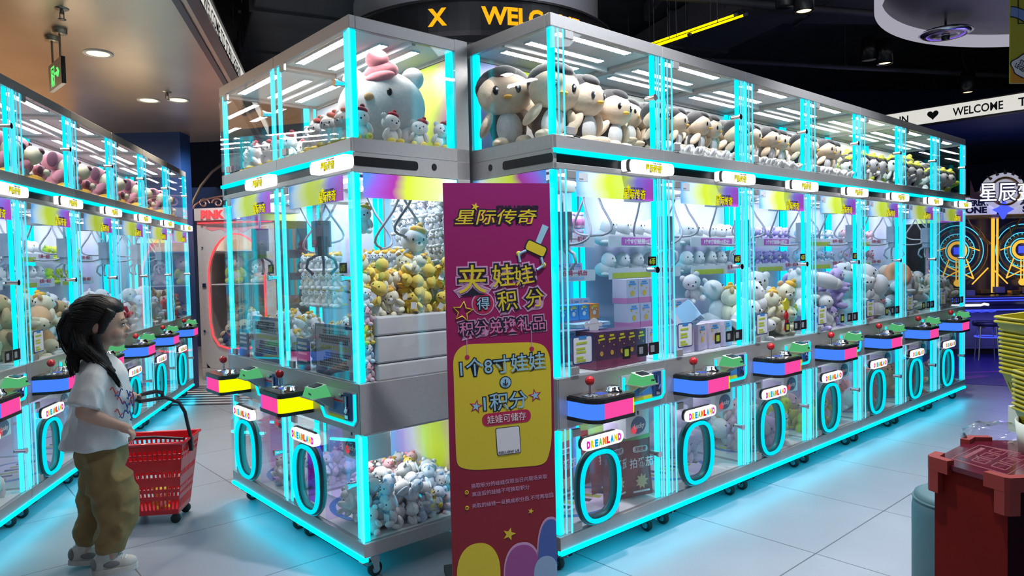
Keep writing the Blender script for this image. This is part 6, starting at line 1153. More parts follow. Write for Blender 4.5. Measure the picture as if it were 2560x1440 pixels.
# ------------------------------------------------------------------ red basket on wheels
mat('basket_red', (0.78, 0.010, 0.020), 0.3, vary=0.05, coat=0.3)
bk = thing('shopping_basket', 'red plastic wheeled shopping basket with a black pull handle beside the girl', 'basket', (-2.01, 3.90, 0), R_(8))
def basket_wall(b, p, n, rows_):
    """p: lower left, lower right, upper right, upper left; rows_: (t0, t1, solid or slotted)"""
    P = [Vector(q) for q in p]
    at = lambda u, v: P[0].lerp(P[1], u).lerp(P[3].lerp(P[2], u), v)
    nn_ = (P[1] - P[0]).cross(P[3] - P[0]).normalized() * 0.004
    def slab(u0, u1, v0, v1):
        q = [at(u0, v0), at(u1, v0), at(u1, v1), at(u0, v1)]; b.add([tuple(c) for c in q] + [tuple(c - nn_) for c in q], [(0, 1, 2, 3), (7, 6, 5, 4), (0, 4, 5, 1), (1, 5, 6, 2), (2, 6, 7, 3), (3, 7, 4, 0)], 0)
    for v0, v1, solid in rows_:
        if solid: slab(0, 1, v0, v1)
        else:
            for i in range(n + 1): slab(max(0, (i - 0.22) / n) if i else 0, min(1, (i + 0.22) / n) if i < n else 1, v0, v1)
            for i in range(2): pass
rw = [(0, 0.07, 1), (0.07, 0.20, 0), (0.20, 0.26, 1), (0.26, 0.31, 0), (0.31, 0.36, 1), (0.36, 0.40, 0), (0.40, 0.53, 1), (0.53, 0.61, 0), (0.61, 0.78, 1), (0.78, 0.83, 0), (0.83, 0.855, 1), (0.855, 0.905, 0), (0.905, 1, 1)]
b = MB(); z0, z1 = 0.055, 0.455; a0, c0, a1, c1 = 0.135, 0.105, 0.185, 0.15
lo = [(-a0, -c0, z0), (a0, -c0, z0), (a0, c0, z0), (-a0, c0, z0)]; hi = [(-a1, -c1, z1), (a1, -c1, z1), (a1, c1, z1), (-a1, c1, z1)]
for i in range(4): j = (i + 1) % 4; basket_wall(b, (lo[i], lo[j], hi[j], hi[i]), 14 if i % 2 == 0 else 11, rw)
b.prism([(-a0, -c0), (a0, -c0), (a0, c0), (-a0, c0)], z0, z0 + 0.006, 0); b.build('shell', ['basket_red'], bk)
b = MB(); b.tube([(x * 1.02, y * 1.02, z1) for x, y, _ in [hi[0], hi[1], hi[2], hi[3]]] , 0.009, 0, 8, closed=True); b.build('rim', ['basket_red'], bk)
for x, y in ((a0 - 0.02, -c0 + 0.02), (a0 - 0.02, c0 - 0.02), (-a0 + 0.02, -c0 + 0.02), (-a0 + 0.02, c0 - 0.02)):
    b = MB(); b.X = Matrix.Translation((x, y, 0.026)) @ Matrix.Rotation(PI / 2, 4, 'X'); b.lathe([(0, -0.010), (0.026, -0.010), (0.026, 0.010), (0, 0.010)], 0, 16); b.X = Matrix(); b.box(x - 0.012, x + 0.012, y - 0.016, y + 0.016, 0.03, 0.056); b.build('wheel', ['rubber'], bk)
b = MB(); b.tube([(a1 + 0.008, -0.03, 0.40), (a1 + 0.004, -0.03, 0.47), (a1 - 0.02, -0.025, 0.60), (a1 - 0.05, -0.02, 0.655), (a1 - 0.12, -0.03, 0.688), (0.02, -0.16, 0.70), (0.0, -0.215, 0.705)], 0.010, 0, 8); b.cbox((a1 + 0.008, -0.03, 0.42), (0.02, 0.03, 0.07), mi=0, ch=0.004); b.build('pull_handle', ['black'], bk)
b = MB(); b.tube([(0.055, -0.04, 0.690), (0.06, -0.06, 0.72), (0.04, -0.09, 0.735), (0.0, -0.17, 0.735), (-0.02, -0.24, 0.73), (0.0, -0.215, 0.705)], 0.011, 0, 8); b.build('grip', ['black'], bk)
b = MB(); b.tube([(-a1 + 0.03, 0.02, z1 + 0.004), (0, -0.02, z1 + 0.012), (a1 - 0.02, -0.06, z1 + 0.004)], 0.008, 0, 8); b.build('carry_bar', ['black'], bk)
Mb = Matrix.Translation(bk.location) @ Matrix.Rotation(R_(8), 4, 'Z')
put(Mb, 'lime_bear', (0.02, -0.02, z0 + 0.008), 0.14, 0.5, 0, 0, 'yellow plush bear at the bottom of the red basket, seen through its slots')

# ------------------------------------------------------------------ arched machine with red neon beyond the left aisle
mat('pm_body', (0.55, 0.53, 0.54), 0.4, vary=0.04); mat('pm_inner', (0.55, 0.42, 0.30), 0.7, vary=0.15, scale=6); emis('neon_red', (1.0, 0.06, 0.07), 1.6); emis('warm_lamp', (1.0, 0.85, 0.65), 12.0); mat('pm_pink', (0.75, 0.25, 0.28), 0.5); mat('scroll_copper', (0.55, 0.3, 0.25), 0.3, 0.8)
pm = thing('prize_machine', 'white prize machine with red neon arch and lettered header beyond the left aisle', 'prize machine', (-3.90, 8.75, 0), R_(-6))
PW = 1.0
arch = [(0.5 + 0.36 * math.cos(a), 1.30 + 0.52 * math.sin(a)) for a in [PI * i / 16 for i in range(17)]] + [(0.14, 0.72), (0.17, 0.55), (0.24, 0.44), (0.36, 0.40), (0.64, 0.40), (0.76, 0.44), (0.83, 0.55), (0.86, 0.72)]
def to_rect(x, z):
    dx, dz = x - 0.5, z - 1.05; k = min(0.5 / abs(dx) if dx else 9, 0.9 / abs(dz) if dz else 9); return (0.5 + dx * k, 1.05 + dz * k)
b = MB(); n = len(arch); v = [(x, 0.0, z) for x, z in arch] + [(*(lambda q: (q[0], 0.0, q[1]))(to_rect(x, z)),) for x, z in arch] + [(x, 0.04, z) for x, z in arch]
b.add(v, [(i, (i + 1) % n, n + (i + 1) % n, n + i) for i in range(n)] + [(i, 2 * n + i, 2 * n + (i + 1) % n, (i + 1) % n) for i in range(n)], 0)
b.box(0, PW, 0.0, 0.7, 0.05, 0.152); b.box(0, PW, 0, 0.7, 1.948, 1.99); b.box(0, 0.02, 0, 0.7, 0.15, 1.95); b.box(PW - 0.02, PW, 0, 0.7, 0.15, 1.95); b.box(0.0, 0.06, -0.001, 0.03, 0.15, 1.95); b.box(PW - 0.06, PW, -0.001, 0.03, 0.15, 1.95)
b.build('cabinet', ['pm_body'], pm, bevel=0.01)
b = MB(); b.box(0.03, PW - 0.03, 0.05, 0.65, 0.0, 0.05); b.build('plinth', ['black_matte'], pm)
b = MB(); b.box(0.02, PW - 0.02, 0.66, 0.69, 0.15, 1.95); b.build('inner_back', ['pm_inner'], pm)
b = MB(); b.box(0.1, PW - 0.1, 0.25, 0.4, 1.935, 1.945); b.build('inner_lamp', ['warm_lamp'], pm)
for z in (1.20, 1.62): b = MB(); b.box(0.03, PW - 0.03, 0.06, 0.65, z - 0.012, z); b.build('shelf', ['white'], pm)
b = MB(); b.tube([(x, -0.012, z) for x, z in arch], 0.011, 0, 8, closed=True); b.build('neon_arch', ['neon_red'], pm)
b = MB(); b.box(0.02, PW - 0.02, -0.02, -0.008, 1.955, 1.968); b.build('neon_bar', ['neon_red'], pm)
b = MB(); b.prism([(-0.02, 0.0)] + [(PW * i / 12, -0.05 - 0.06 * math.sin(PI * i / 12)) for i in range(13)] + [(PW + 0.02, 0.0), (PW + 0.02, 0.65), (-0.02, 0.65)], 1.99, 2.14, 0); b.build('header', ['pm_body'], pm, bevel=0.008)
b = MB(); b.text('PINK', 0.27, 2.062, 0.13, -0.112, 0, bold=0.008, fit=0.30); b.build('header_lettering', ['neon_red'], pm)
b = MB(); b.plate([(0.10, 1.90), (0.2, 1.86), (0.3, 1.885), (0.4, 1.83), (0.5, 1.88), (0.6, 1.83), (0.7, 1.885), (0.8, 1.86), (0.9, 1.90), (0.9, 1.905), (0.1, 1.905)], -0.004, 0, 0); b.build('valance_print', ['pm_pink'], pm)
b = MB()
for x, s in ((0.12, 1), (0.3, -1), (0.5, 1), (0.7, -1), (0.88, 1)):
    b.tube([(x + s * (0.075 - 0.0042 * i) * math.cos(i * 0.55), -0.03, 2.205 + (0.06 - 0.0032 * i) * math.sin(i * 0.55)) for i in range(15)], 0.011, 0, 6)
b.tube([(0.5 + 0.52 * math.cos(a), -0.03, 2.14 + 0.15 * math.sin(a)) for a in [PI * i / 20 for i in range(21)]], 0.010, 0, 6); b.build('scrollwork', ['scroll_copper'], pm)
b = MB(); b.cbox((0.075, -0.006, 1.19), (0.05, 0.02, 0.05), mi=0, ch=0.004); b.cyl((0.06, -0.02, 0.62), (0.06, 0.01, 0.62), 0.015, 0, 10); b.cyl((0.07, -0.02, 1.66), (0.07, 0.01, 1.66), 0.010, 0, 10); b.build('lock', ['chrome'], pm)
b = MB(); b.box(0.16, 0.84, 0.012, 0.016, 0.42, 1.80); b.build('window', ['pane'], pm)
Mp = Matrix.Translation(pm.location) @ Matrix.Rotation(R_(-6), 4, 'Z')
TOYS['hooded_pig'] = [(('jacket' if e[0] == 'body' else e[0]), {'P': 'p_cream'}.get(e[1], e[1]), *e[2:]) for e in bear('p_lime', 'p_white', 'p_lime')]
TOYS['hooded_pig'] = [(p, ('p_cream' if p in ('head', 'muzzle') else 'p_peach' if p == 'nose' else m_), c, r, t_) for p, m_, c, r, t_ in TOYS['hooded_pig']]
put_big(Mp, 'hooded_pig', (0.36, 0.26, 1.20), 0.40, 0.1, 0, 0, 'cream plush pig in a lime hood on the shelf of the neon-arched machine')
put(Mp, 'red_bear', (0.20, 0.42, 1.20), 0.2, 0.1, 0, 0, 'red plush bear behind the plush pig in the neon-arched machine'); put(Mp, 'white_bear', (0.65, 0.3, 1.20), 0.32, 0, 0, 0, 'white plush bear right of the plush pig in the neon-arched machine')
TOYS['navy_bear'] = [(p, ('p_navy' if i % 2 == 0 else 'p_ivory'), c, r, t_) if p in ('body', 'arm', 'leg', 'ear') else (p, m_, c, r, t_) for i, (p, m_, c, r, t_) in enumerate(bear('p_ivory', 'p_navy', 'p_navy'))] ; plush('p_navy', (0.03, 0.08, 0.22))
for i, (x, y, z, rl) in enumerate(((0.28, 0.2, 0.45, 0.5), (0.47, 0.25, 0.50, -0.5), (0.62, 0.22, 0.45, 0.3), (0.38, 0.35, 0.70, -0.3), (0.74, 0.3, 0.5, 0.6))): put(Mp, 'navy_bear', (x, y, z + 0.12), 0.30, 0.2, 0, rl, 'navy and cream plush bear heaped at the bottom of the neon-arched machine', 'navy bears of the neon-arched machine', True)
b = MB(); b.box(0.03, PW - 0.03, 0.06, 0.65, 0.40, 0.41); b.build('play_floor', ['white'], pm)
# thin pale arc fixed on the dark wall above it
b = MB(); b.tube([(-4.72, 10.4, 2.25), (-4.66, 10.4, 2.42), (-4.55, 10.4, 2.62), (-4.38, 10.4, 2.82), (-4.15, 10.4, 2.98), (-3.8, 10.4, 3.1)], 0.022, 0, 8); b.tube([(-3.8, 10.4, 3.1), (-3.8, 10.4, 4.3)], 0.01, 0, 6); b.tube([(-4.72, 10.4, 2.25), (-4.74, 10.4, 0.0)], 0.02, 0, 6)
tag(b.build('arch_tube', ['column_grey']), 'thin grey curved tube rising above the neon-arched machine', 'tube')

# ------------------------------------------------------------------ arcade game at the right end
mat('ag_panel', (0.35, 0.33, 0.6), 0.35, vary=0.08); emis('ag_blue', (0.05, 0.08, 1.0), 1.6); emis('ag_white', (0.9, 0.95, 1.0), 1.4); emis('ag_gold', (1.0, 0.55, 0.06), 1.2); emis('ag_sky', (0.1, 0.75, 1.0), 1.2); mat('ag_dark', (0.03, 0.03, 0.09), 0.3, vary=0.2); mat('ag_goldmetal', (0.55, 0.33, 0.12), 0.3, 0.8, vary=0.2); mat('ag_brown', (0.16, 0.08, 0.06), 0.4, vary=0.2); mat('ag_header', (0.75, 0.75, 0.78), 0.4, emit=0.35, ecol=(0.9, 0.9, 1.0))
ag = thing('arcade_game', 'large gold and blue arcade game with a wheel screen and a white lettered crest', 'arcade game', (6.60, 9.5, 0), R_(-3))
b = MB(); b.box(-0.95, 0.95, 0.0, 1.0, 0.08, 0.62); b.build('cabinet', ['ag_panel'], ag, bevel=0.01)
b = MB(); b.box(-0.9, 0.9, 0.05, 0.95, 0.0, 0.08); b.build('plinth', ['black_matte'], ag)
for x0 in (-0.9, -0.42, 0.06, 0.48): b = MB(); b.box(x0, x0 + 0.38, -0.006, 0.0, 0.12, 0.58); q = b.build('service_door', ['ag_panel'], ag, bevel=0.004); c = MB(); c.cbox((x0 + 0.19, -0.012, 0.40), (0.09, 0.012, 0.06), mi=0, ch=0.006); c.cyl((x0 + 0.33, -0.02, 0.36), (x0 + 0.33, -0.004, 0.36), 0.012, 1, 10); c.build('coin_gate', ['ag_goldmetal', 'chrome'], q)
b = MB(); b.prism([(-0.98, -0.18), (0.98, -0.18), (0.98, 0.35), (-0.98, 0.35)], 0.62, 0.68, 0); b.box(-0.98, 0.98, -0.1, 0.3, 0.68, 0.80); b.build('ledge', ['ag_dark'], ag, bevel=0.01)
b = MB(); b.box(-0.98, 0.98, -0.19, -0.175, 0.615, 0.632); b.box(-0.98, 0.98, -0.115, -0.10, 0.735, 0.75); b.box(-0.98, 0.98, -0.115, -0.10, 0.77, 0.78); b.tube([(-0.95 + 0.06 * i, -0.012, 0.585 + 0.012 * (i % 2)) for i in range(16)], 0.006, 0, 6); b.build('blue_light', ['ag_blue'], ag)
for x0 in (-0.85, 0.22): b = MB(); b.tube([(x0, -0.185, 0.70), (x0 + 0.02, -0.185, 0.69), (x0 + 0.50, -0.185, 0.69), (x0 + 0.54, -0.185, 0.705), (x0 + 0.60, -0.185, 0.695)], 0.016, 0, 8); b.build('white_light', ['ag_white'], ag)
b = MB(); b.box(-0.95, 0.95, 0.55, 0.6, 0.80, 1.86); b.build('playfield_back', ['ag_dark'], ag)
b = MB(); b.box(-0.97, -0.93, 0.0, 0.6, 0.8, 1.9); b.box(0.93, 0.97, 0.0, 0.6, 0.8, 1.9); b.box(-0.97, 0.97, 0.0, 0.6, 1.86, 1.90); b.build('surround', ['ag_goldmetal'], ag)
b = MB(); b.box(-0.93, 0.93, 0.01, 0.016, 0.82, 1.86); b.build('screen_glass', ['pane'], ag)
for sx in (-0.27, 0.62):
    w = MB(); rg_ = lambda r, t, mi: w.tube([(sx + r * math.cos(a), 0.50, 1.42 + r * math.sin(a)) for a in [2 * PI * i / 40 for i in range(40)]], t, mi, 6, closed=True)
    rg_(0.115, 0.022, 0); rg_(0.16, 0.008, 1); rg_(0.20, 0.012, 2); rg_(0.24, 0.006, 1); rg_(0.31, 0.010, 2); rg_(0.36, 0.006, 1); rg_(0.42, 0.008, 2)
    w.plate([(sx - 0.05, 1.37), (sx + 0.05, 1.37), (sx + 0.05, 1.47), (sx - 0.05, 1.47)], 0.47, 0.50, 3)
    for i in range(24): a = 2 * PI * i / 24; w.tube([(sx + 0.205 * math.cos(a), 0.50, 1.42 + 0.205 * math.sin(a)), (sx + 0.235 * math.cos(a), 0.50, 1.42 + 0.235 * math.sin(a))], 0.004, 1, 4)
    for p, q in (((-0.3, 0.0), (-0.16, 0.05)), ((0.3, 0.0), (0.16, 0.05)), ((-0.12, -0.12), (-0.22, -0.40)), ((0.12, -0.12), (0.22, -0.40)), ((-0.22, -0.40), (0.14, -0.22)), ((0.22, -0.40), (-0.14, -0.22)), ((-0.02, -0.13), (-0.02, -0.42)), ((0.02, -0.13), (0.02, -0.42)), ((-0.42, -0.25), (-0.2, -0.48)), ((0.42, -0.25), (0.2, -0.48))): w.tube([(sx + p[0], 0.49, 1.42 + p[1]), (sx + q[0], 0.49, 1.42 + q[1])], 0.009, 0, 6)
    w.ball((sx, 0.48, 0.96), (0.06, 0.03, 0.05), 0, 14, 8); w.cbox((sx, 0.48, 0.86), (0.12, 0.06, 0.06), mi=2, ch=0.01)
    w.build('wheel_display', ['ag_gold', 'ag_sky', 'ag_goldmetal', 'ag_blue'], ag)
b = MB(); b.cyl((0.16, 0.40, 0.82), (0.16, 0.40, 1.86), 0.022, 0, 10); b.cyl((0.22, 0.40, 0.82), (0.22, 0.40, 1.86), 0.014, 0, 10); b.build('gold_pillar', ['ag_gold'], ag)
b = MB()
for s in (-1, 1): b.tube([(0.19 + s * (0.04 + 0.34 * math.sin(i * 0.12)), 0.42, 1.50 + 0.036 * i) for i in range(11)], 0.013, 0, 6); b.tube([(0.19 + s * 0.08, 0.40, 1.5), (0.19 + s * 0.22, 0.40, 1.62), (0.19 + s * 0.2, 0.40, 1.75)], 0.010, 0, 6)
b.build('gold_tracery', ['ag_goldmetal'], ag)
b = MB()
for i in range(9): b.cbox((-0.85 + 0.2 * i, 0.25, 0.83 + 0.02 * (i % 3)), (0.12, 0.1, 0.05 + 0.03 * (i % 2)), mi=i % 2, ch=0.01)
b.build('play_pieces', ['ag_goldmetal', 'ag_panel'], ag)
# header: two arched plates, crest and lettering
for cx, tx, t1, t2 in ((-0.48, -0.40, 'SORCERER\'S', 'STONE'), (0.48, 0.48, 'SORCERER\'S', 'STONE')):
    b = MB(); b.plate([(cx - 0.42, 1.90), (cx + 0.42, 1.90)] + [(cx + 0.42 * math.cos(a), 1.94 + 0.20 * math.sin(a)) for a in [PI * i / 16 for i in range(17)]], -0.04, 0.05, 0); h = b.build('title_plate', ['ag_header'], ag)
    b = MB(); b.text(t1, tx, 2.06, 0.10, -0.042, 0, bold=0.006, fit=0.50); b.text(t2, tx, 1.965, 0.11, -0.042, 0, bold=0.006, fit=0.42); b.build('title_lettering', ['ag_dark'], h)
    b = MB(); b.tube([(cx + 0.43 * math.cos(a), -0.03, 1.94 + 0.21 * math.sin(a)) for a in [PI * i / 16 for i in range(17)]], 0.02, 0, 8); b.build('title_rim', ['ag_goldmetal'], h)
b = MB(); b.plate([(0.02 + 0.27 * math.cos(a), 2.20 + 0.25 * math.sin(a)) for a in [2 * PI * i / 40 for i in range(40)]], -0.08, 0.02, 0); cr_ = b.build('crest', ['ag_header'], ag)
b = MB()
for i in range(9): a = PI * i / 8; b.add([(0.02 + 0.26 * math.cos(a - 0.09), -0.085, 2.2 + 0.24 * math.sin(a - 0.09)), (0.02 + 0.26 * math.cos(a + 0.09), -0.085, 2.2 + 0.24 * math.sin(a + 0.09)), (0.02 + 0.33 * math.cos(a), -0.06, 2.2 + 0.31 * math.sin(a)), (0.02 + 0.2 * math.cos(a), -0.06, 2.2 + 0.19 * math.sin(a))], [(0, 1, 2), (1, 0, 3)], 0)
b.tube([(0.02 + 0.19 * math.cos(a), -0.085, 2.2 + 0.18 * math.sin(a)) for a in [2 * PI * i / 32 for i in range(32)]], 0.018, 0, 6, closed=True); b.build('crest_spikes', ['ag_goldmetal'], cr_)
b = MB(); b.text('星辰变', 0.03, 2.19, 0.27, -0.10, 1, bold=0.014, fit=0.74); b.text('星辰变', 0.03, 2.19, 0.27, -0.11, 0, bold=0.0015, fit=0.71); b.build('crest_lettering', ['ag_white', 'ag_dark'], cr_)
b = MB(); b.plate(star(0.0, 1.96, 0.13, 0.5, 4), -0.10, -0.05, 0); b.build('gem', ['ag_blue'], ag)
b = MB(); b.add([(-0.42, -0.06, 2.12), (-0.30, -0.06, 2.10), (-0.28, -0.06, 2.22), (-0.36, -0.06, 2.20), (-0.42, -0.06, 2.38), (-0.40, -0.02, 2.24)], [(0, 1, 2, 3), (0, 3, 4), (0, 3, 5)], 0); b.ball((-0.55, -0.05, 2.16), 0.055, 1, 14, 10); b.build('ornament', ['ag_brown', 'ag_panel'], ag)
st = thing('bar_stool', 'round stool with a blue glowing ring before the arcade game', 'stool', (6.15, 9.08, 0))
b = MB(); b.lathe([(0, 0.50), (0.16, 0.50), (0.17, 0.47), (0.16, 0.44), (0, 0.44)], 0, 24); b.build('seat', ['ag_dark'], st)
b = MB()
for a in (0.4, 1.97, 3.54, 5.1): b.cyl((0.12 * math.cos(a), 0.12 * math.sin(a), 0.44), (0.16 * math.cos(a), 0.16 * math.sin(a), 0), 0.010, 0, 8)
b.build('leg', ['chrome'], st)
b = MB(); b.tube([(0.135 * math.cos(2 * PI * i / 24), 0.135 * math.sin(2 * PI * i / 24), 0.30) for i in range(24)], 0.008, 0, 6, closed=True); b.build('glow_ring', ['ag_blue'], st)

# ------------------------------------------------------------------ right foreground: red pedestal, white bin, yellow baskets, stool
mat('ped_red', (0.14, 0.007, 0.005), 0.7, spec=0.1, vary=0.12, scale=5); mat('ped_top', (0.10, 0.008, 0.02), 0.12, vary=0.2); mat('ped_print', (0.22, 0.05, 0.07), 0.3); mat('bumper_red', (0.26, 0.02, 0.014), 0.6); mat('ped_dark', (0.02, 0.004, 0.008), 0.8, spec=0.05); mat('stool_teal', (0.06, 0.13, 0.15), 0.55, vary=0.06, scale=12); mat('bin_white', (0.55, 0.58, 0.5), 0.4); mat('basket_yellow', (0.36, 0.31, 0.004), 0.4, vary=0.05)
T1, T2, T3 = Vector((1.307, 2.182, 0)), Vector((1.385, 1.957, 0)), Vector((1.575, 2.407, 0)); T4 = Vector((1.78, 1.98, 0)); T5 = Vector((1.95, 2.36, 0))
pd_ = thing('red_pedestal', 'dark red pedestal table with bright corner bumpers at the right edge', 'pedestal table', (T1.x, T1.y, 0))
pl = [(p.x - T1.x, p.y - T1.y) for p in (T1, T2, T4, T5, T3)]
cxp = sum(p[0] for p in pl) / 5; cyp = sum(p[1] for p in pl) / 5
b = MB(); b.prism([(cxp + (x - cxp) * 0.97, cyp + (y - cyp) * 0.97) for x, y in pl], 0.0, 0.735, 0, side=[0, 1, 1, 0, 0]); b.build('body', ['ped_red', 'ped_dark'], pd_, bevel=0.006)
b = MB(); b.prism(pl, 0.735, 0.750, 0); b.build('top', ['ped_top'], pd_, bevel=0.003)
b = MB(); ax = Vector((0.78, 0.62, 0)).normalized(); ay = Vector((0.3, -0.95, 0)).normalized()
def onTop(u, v): p = ax * u + ay * v + Vector((0.015, -0.01, 0)); return (p.x, p.y)
def tl(u0, v0, u1, v1, w=0.002): a, c = Vector((*onTop(u0, v0), 0.7504)), Vector((*onTop(u1, v1), 0.7504)); b.tube([a, c], w, 0, 4, flat=0.2)
tl(0.06, 0.02, 0.30, 0.02); tl(0.06, 0.20, 0.34, 0.20); tl(0.30, 0.02, 0.34, 0.20); tl(0.06, 0.02, 0.06, 0.20)
for r in range(2):
    for c in range(3): u = 0.10 + 0.075 * c; v = 0.07 + 0.065 * r; tl(u, v, u + 0.055, v); tl(u, v + 0.045, u + 0.055, v + 0.045); tl(u, v, u, v + 0.045); tl(u + 0.055, v, u + 0.055, v + 0.045); tl(u + 0.015, v + 0.015, u + 0.04, v + 0.03)
for c in range(14): tl(0.11 + 0.012 * c, 0.035, 0.114 + 0.012 * c, 0.05, 0.0025)
b.build('top_print', ['ped_print'], pd_)
ring_ = [T1, T2, T4, T5, T3]
for i in (0, 1, 4):
    P0, Pa, Pb = ring_[i], ring_[i - 1], ring_[(i + 1) % 5]; d1 = (Pa - P0).normalized(); d2 = (Pb - P0).normalized(); cen = Vector((cxp + T1.x, cyp + T1.y, 0))
    n1 = Vector((d1.y, -d1.x, 0)); n1 = n1 if n1.dot(P0 - cen) > 0 else -n1; n2 = Vector((d2.y, -d2.x, 0)); n2 = n2 if n2.dot(P0 - cen) > 0 else -n2
    def corner_shape(L, t, u): q = [P0 + d1 * L + n1 * t, P0 + n1 * t, P0 + n2 * t, P0 + d2 * L + n2 * t, P0 + d2 * L - n2 * u, P0 + (d1 + d2) * u * 1.2, P0 + d1 * L - n1 * u]; return [(v.x - T1.x, v.y - T1.y) for v in q]
    b = MB(); b.prism(corner_shape(0.062, 0.012, 0.016), 0.722, 0.764, 0); b.prism(corner_shape(0.030, 0.0115, 0.012), 0.655, 0.7225, 0); b.build('corner_bumper', ['bumper_red'], pd_, bevel=0.005)
sl = thing('stool', 'grey-green cylindrical padded stool half hidden by the red pedestal', 'stool', (1.735, 2.70, 0))
b = MB(); b.lathe([(0, 0.0), (0.168, 0.0), (0.172, 0.02), (0.172, 0.40), (0.168, 0.425), (0.160, 0.44)], 0, 40); b.build('body', ['stool_teal'], sl)
b = MB(); b.lathe([(0.164, 0.434), (0.162, 0.452), (0.14, 0.462), (0, 0.466)], 0, 40); b.build('cushion', ['stool_teal'], sl)
b = MB(); b.tube([(0.166 * math.cos(2 * PI * i / 40), 0.166 * math.sin(2 * PI * i / 40), 0.434) for i in range(40)], 0.005, 0, 6, closed=True); b.build('piping', ['stool_teal'], sl)
wb_ = thing('white_bin', 'round white bin with yellow lining standing on the red pedestal', 'bin', (1.765, 2.185, 0.751))
b = MB(); b.lathe([(0, 0.0), (0.150, 0.0), (0.160, 0.10), (0.156, 0.10), (0.146, 0.006), (0, 0.006)], 0, 40); b.build('shell', ['bin_white'], wb_)
b = MB(); b.lathe([(0.156, 0.098), (0.1455, 0.008), (0, 0.008)], 0, 40); b.build('lining', ['basket_yellow'], wb_)
def tray_mesh():
    b = MB(); h = 0.115; w0, d0, w1, d1 = 0.098, 0.085, 0.132, 0.115; n = 12
    lo = [(-w0, -d0), (w0, -d0), (w0, d0), (-w0, d0)]; hi = [(-w1, -d1), (w1, -d1), (w1, d1), (-w1, d1)]
    def pt(i, j, u, v): a = Vector((*lo[i], 0)).lerp(Vector((*lo[j], 0)), u); c = Vector((*hi[i], h)).lerp(Vector((*hi[j], h)), u); return a.lerp(c, v)
    for i in range(4):
        j = (i + 1) % 4; nrm = (pt(i, j, 1, 0) - pt(i, j, 0, 0)).cross(pt(i, j, 0, 1) - pt(i, j, 0, 0)).normalized() * 0.0025
        def slab(u0, u1, v0, v1): q = [pt(i, j, u0, v0), pt(i, j, u1, v0), pt(i, j, u1, v1), pt(i, j, u0, v1)]; b.add([tuple(c) for c in q] + [tuple(c - nrm) for c in q], [(0, 1, 2, 3), (7, 6, 5, 4), (0, 4, 5, 1), (1, 5, 6, 2), (2, 6, 7, 3), (3, 7, 4, 0)], 0)
        slab(0, 1, 0, 0.3); slab(0, 1, 0.72, 1)
        for k in range(n): slab((k + 0.1) / n, (k + 0.62) / n, 0.3, 0.72)
        slab(0, 0.05, 0.3, 0.72); slab(0.95, 1, 0.3, 0.72)
    b.prism(lo, 0, 0.003, 0)
    b.tube([(x * 1.015, y * 1.015, h) for x, y in hi], 0.0055, 0, 6, closed=True)
    o = b.build('yellow_basket', ['basket_yellow']); me = o.data; bpy.data.objects.remove(o); return me
tm = tray_mesh()
for k in range(9):
    o = bpy.data.objects.new('yellow_basket', tm); COL.objects.link(o); o.location = (1.775, 2.19, 0.762 + 0.0155 * k); o.rotation_euler = (0, 0, R_(-12 + 1.2 * math.sin(k * 2.1))); tag(o, 'yellow plastic basket nested in the front stack on the white bin', 'basket', 'yellow baskets of the front stack')
for k in range(15):
    o = bpy.data.objects.new('yellow_basket', tm); COL.objects.link(o); o.location = (1.90 - 0.0005 * k, 2.42, 0.762 + 0.0155 * k + 0.085); o.rotation_euler = (0, R_(0 if k < 13 else -7), R_(-4 + 1.5 * math.sin(k * 1.7))); tag(o, 'yellow plastic basket nested in the taller rear stack on the pedestal', 'basket', 'yellow baskets of the rear stack')
b = MB(); b.cbox((0, 0, 0.045), (0.27, 0.22, 0.09), ch=0.01); o = b.build('storage_box', ['bin_white'], loc=(1.92, 2.42, 0.751)); tag(o, 'pale box under the rear stack of yellow baskets', 'box')
b = MB(); b.ball((0, 0, 0.03), (0.10, 0.07, 0.035), 0, 16, 10); rr = random.Random(2); b.v = [tuple(c * (1 + rr.uniform(-0.15, 0.15)) for c in v) for v in b.v]; o = b.build('plastic_bag', ['clear_bag'], loc=(1.63, 2.375, 0.751)); tag(o, 'crumpled clear plastic bag by the back bumper of the red pedestal', 'plastic bag')

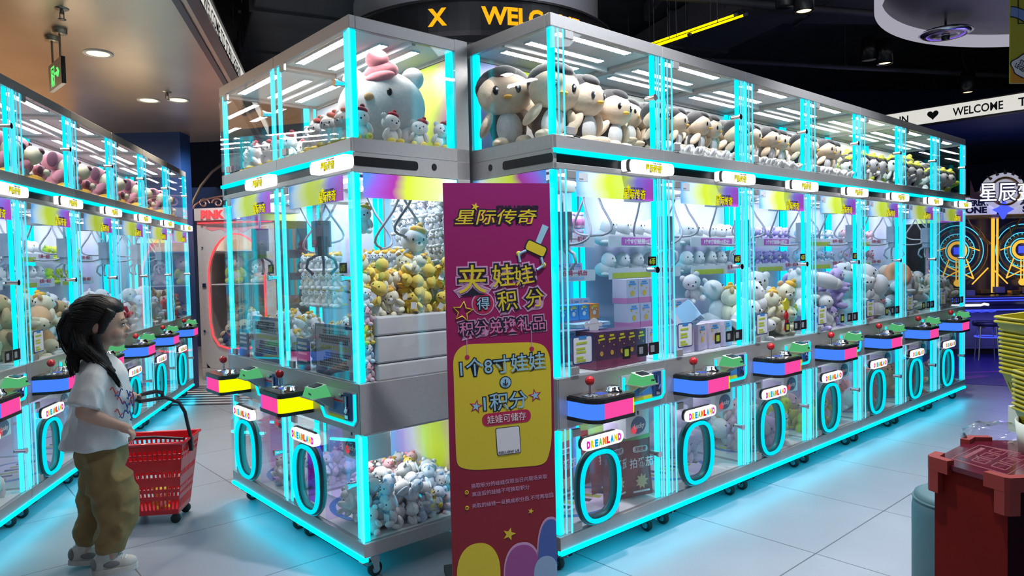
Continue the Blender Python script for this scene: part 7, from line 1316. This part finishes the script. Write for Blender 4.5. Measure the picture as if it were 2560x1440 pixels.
# ------------------------------------------------------------------ hanging boards at the top right
yb = thing('hanging_board', 'yellow hanging board with a blue arc and STAR LEGEND bubble at the top right corner', 'hanging board', (3.594, 5.068, 0), R_(4))
mat('yb_orange', (0.62, 0.26, 0.02), 0.5); mat('yb_yellow', (0.45, 0.42, 0.03), 0.5, vary=0.03); mat('yb_blue', (0.2, 0.32, 0.62), 0.5)
b = MB(); b.box(0, 0.62, 0, 0.012, 2.60, 3.45); b.build('panel', ['yb_yellow'], yb)
b = MB(); b.plate([(0.002, 2.602), (0.618, 2.602), (0.618, 2.80), (0.3, 2.84), (0.1, 2.77), (0.002, 2.75)], -0.002, 0, 0); b.build('orange_band', ['yb_orange'], yb)
b = MB()
b.plate([(0.02 + 0.10 * 1 + 0.12 * math.cos(a) * (1 + 0.1 * math.sin(5 * a)), 2.72 + 0.085 * math.sin(a) * (1 + 0.1 * math.cos(4 * a))) for a in [2 * PI * i / 30 for i in range(30)]], -0.005, -0.002, 1)
b.plate([(0.02 + 0.10 * 1 + 0.112 * math.cos(a) * (1 + 0.1 * math.sin(5 * a)), 2.72 + 0.078 * math.sin(a) * (1 + 0.1 * math.cos(4 * a))) for a in [2 * PI * i / 30 for i in range(30)]], -0.007, -0.005, 0)
b.text('STAR', 0.10, 2.735, 0.045, -0.0075, 1, bold=0.001, rot=-0.5, fit=0.08); b.text('LEGEND', 0.085, 2.70, 0.045, -0.0075, 1, bold=0.001, rot=-0.5, fit=0.12); b.build('speech_bubble', ['bn_white', 'bn_dark'], yb)
b = MB()
def band(r0, r1, y, mi): b.plate([(-0.02 + r1 * math.sin(R_(q)), 2.86 + r1 * math.cos(R_(q))) for q in range(4, 86, 6)] + [(-0.02 + r0 * math.sin(R_(q)), 2.86 + r0 * math.cos(R_(q))) for q in range(82, 0, -6)], y - 0.001, y, mi)
band(0.205, 0.285, -0.002, 1); band(0.213, 0.277, -0.0032, 0)
for (x0, z0, x1, z1) in ((0.055, 3.02, 0.055, 3.24), (0.055, 3.24, 0.20, 3.28), (0.20, 3.28, 0.20, 3.03), (0.20, 3.03, 0.055, 3.02)): b.cyl((x0, -0.001, z0), (x1, -0.001, z1), 0.004, 1, 5)
b.build('line_drawing', ['yb_blue', 'bn_dark'], yb)
b = MB(); b.cyl((0.1, 0.006, 3.45), (0.1, 0.006, 4.3), 0.004, 0, 6); b.cyl((0.52, 0.006, 3.45), (0.52, 0.006, 4.3), 0.004, 0, 6); b.build('hanging_wire', ['chrome'], yb)
ob = thing('hanging_board', 'orange hanging board cut off by the top edge right of the spot lamps', 'hanging board', (2.62, 4.55, 0), R_(25))
b = MB(); b.box(0, 0.26, 0, 0.012, 3.075, 3.5); b.build('panel', ['yb_orange'], ob)
b = MB(); b.cyl((0.05, 0.006, 3.5), (0.05, 0.006, 4.3), 0.004, 0, 6); b.cyl((0.21, 0.006, 3.5), (0.21, 0.006, 4.3), 0.004, 0, 6); b.build('hanging_wire', ['chrome'], ob)
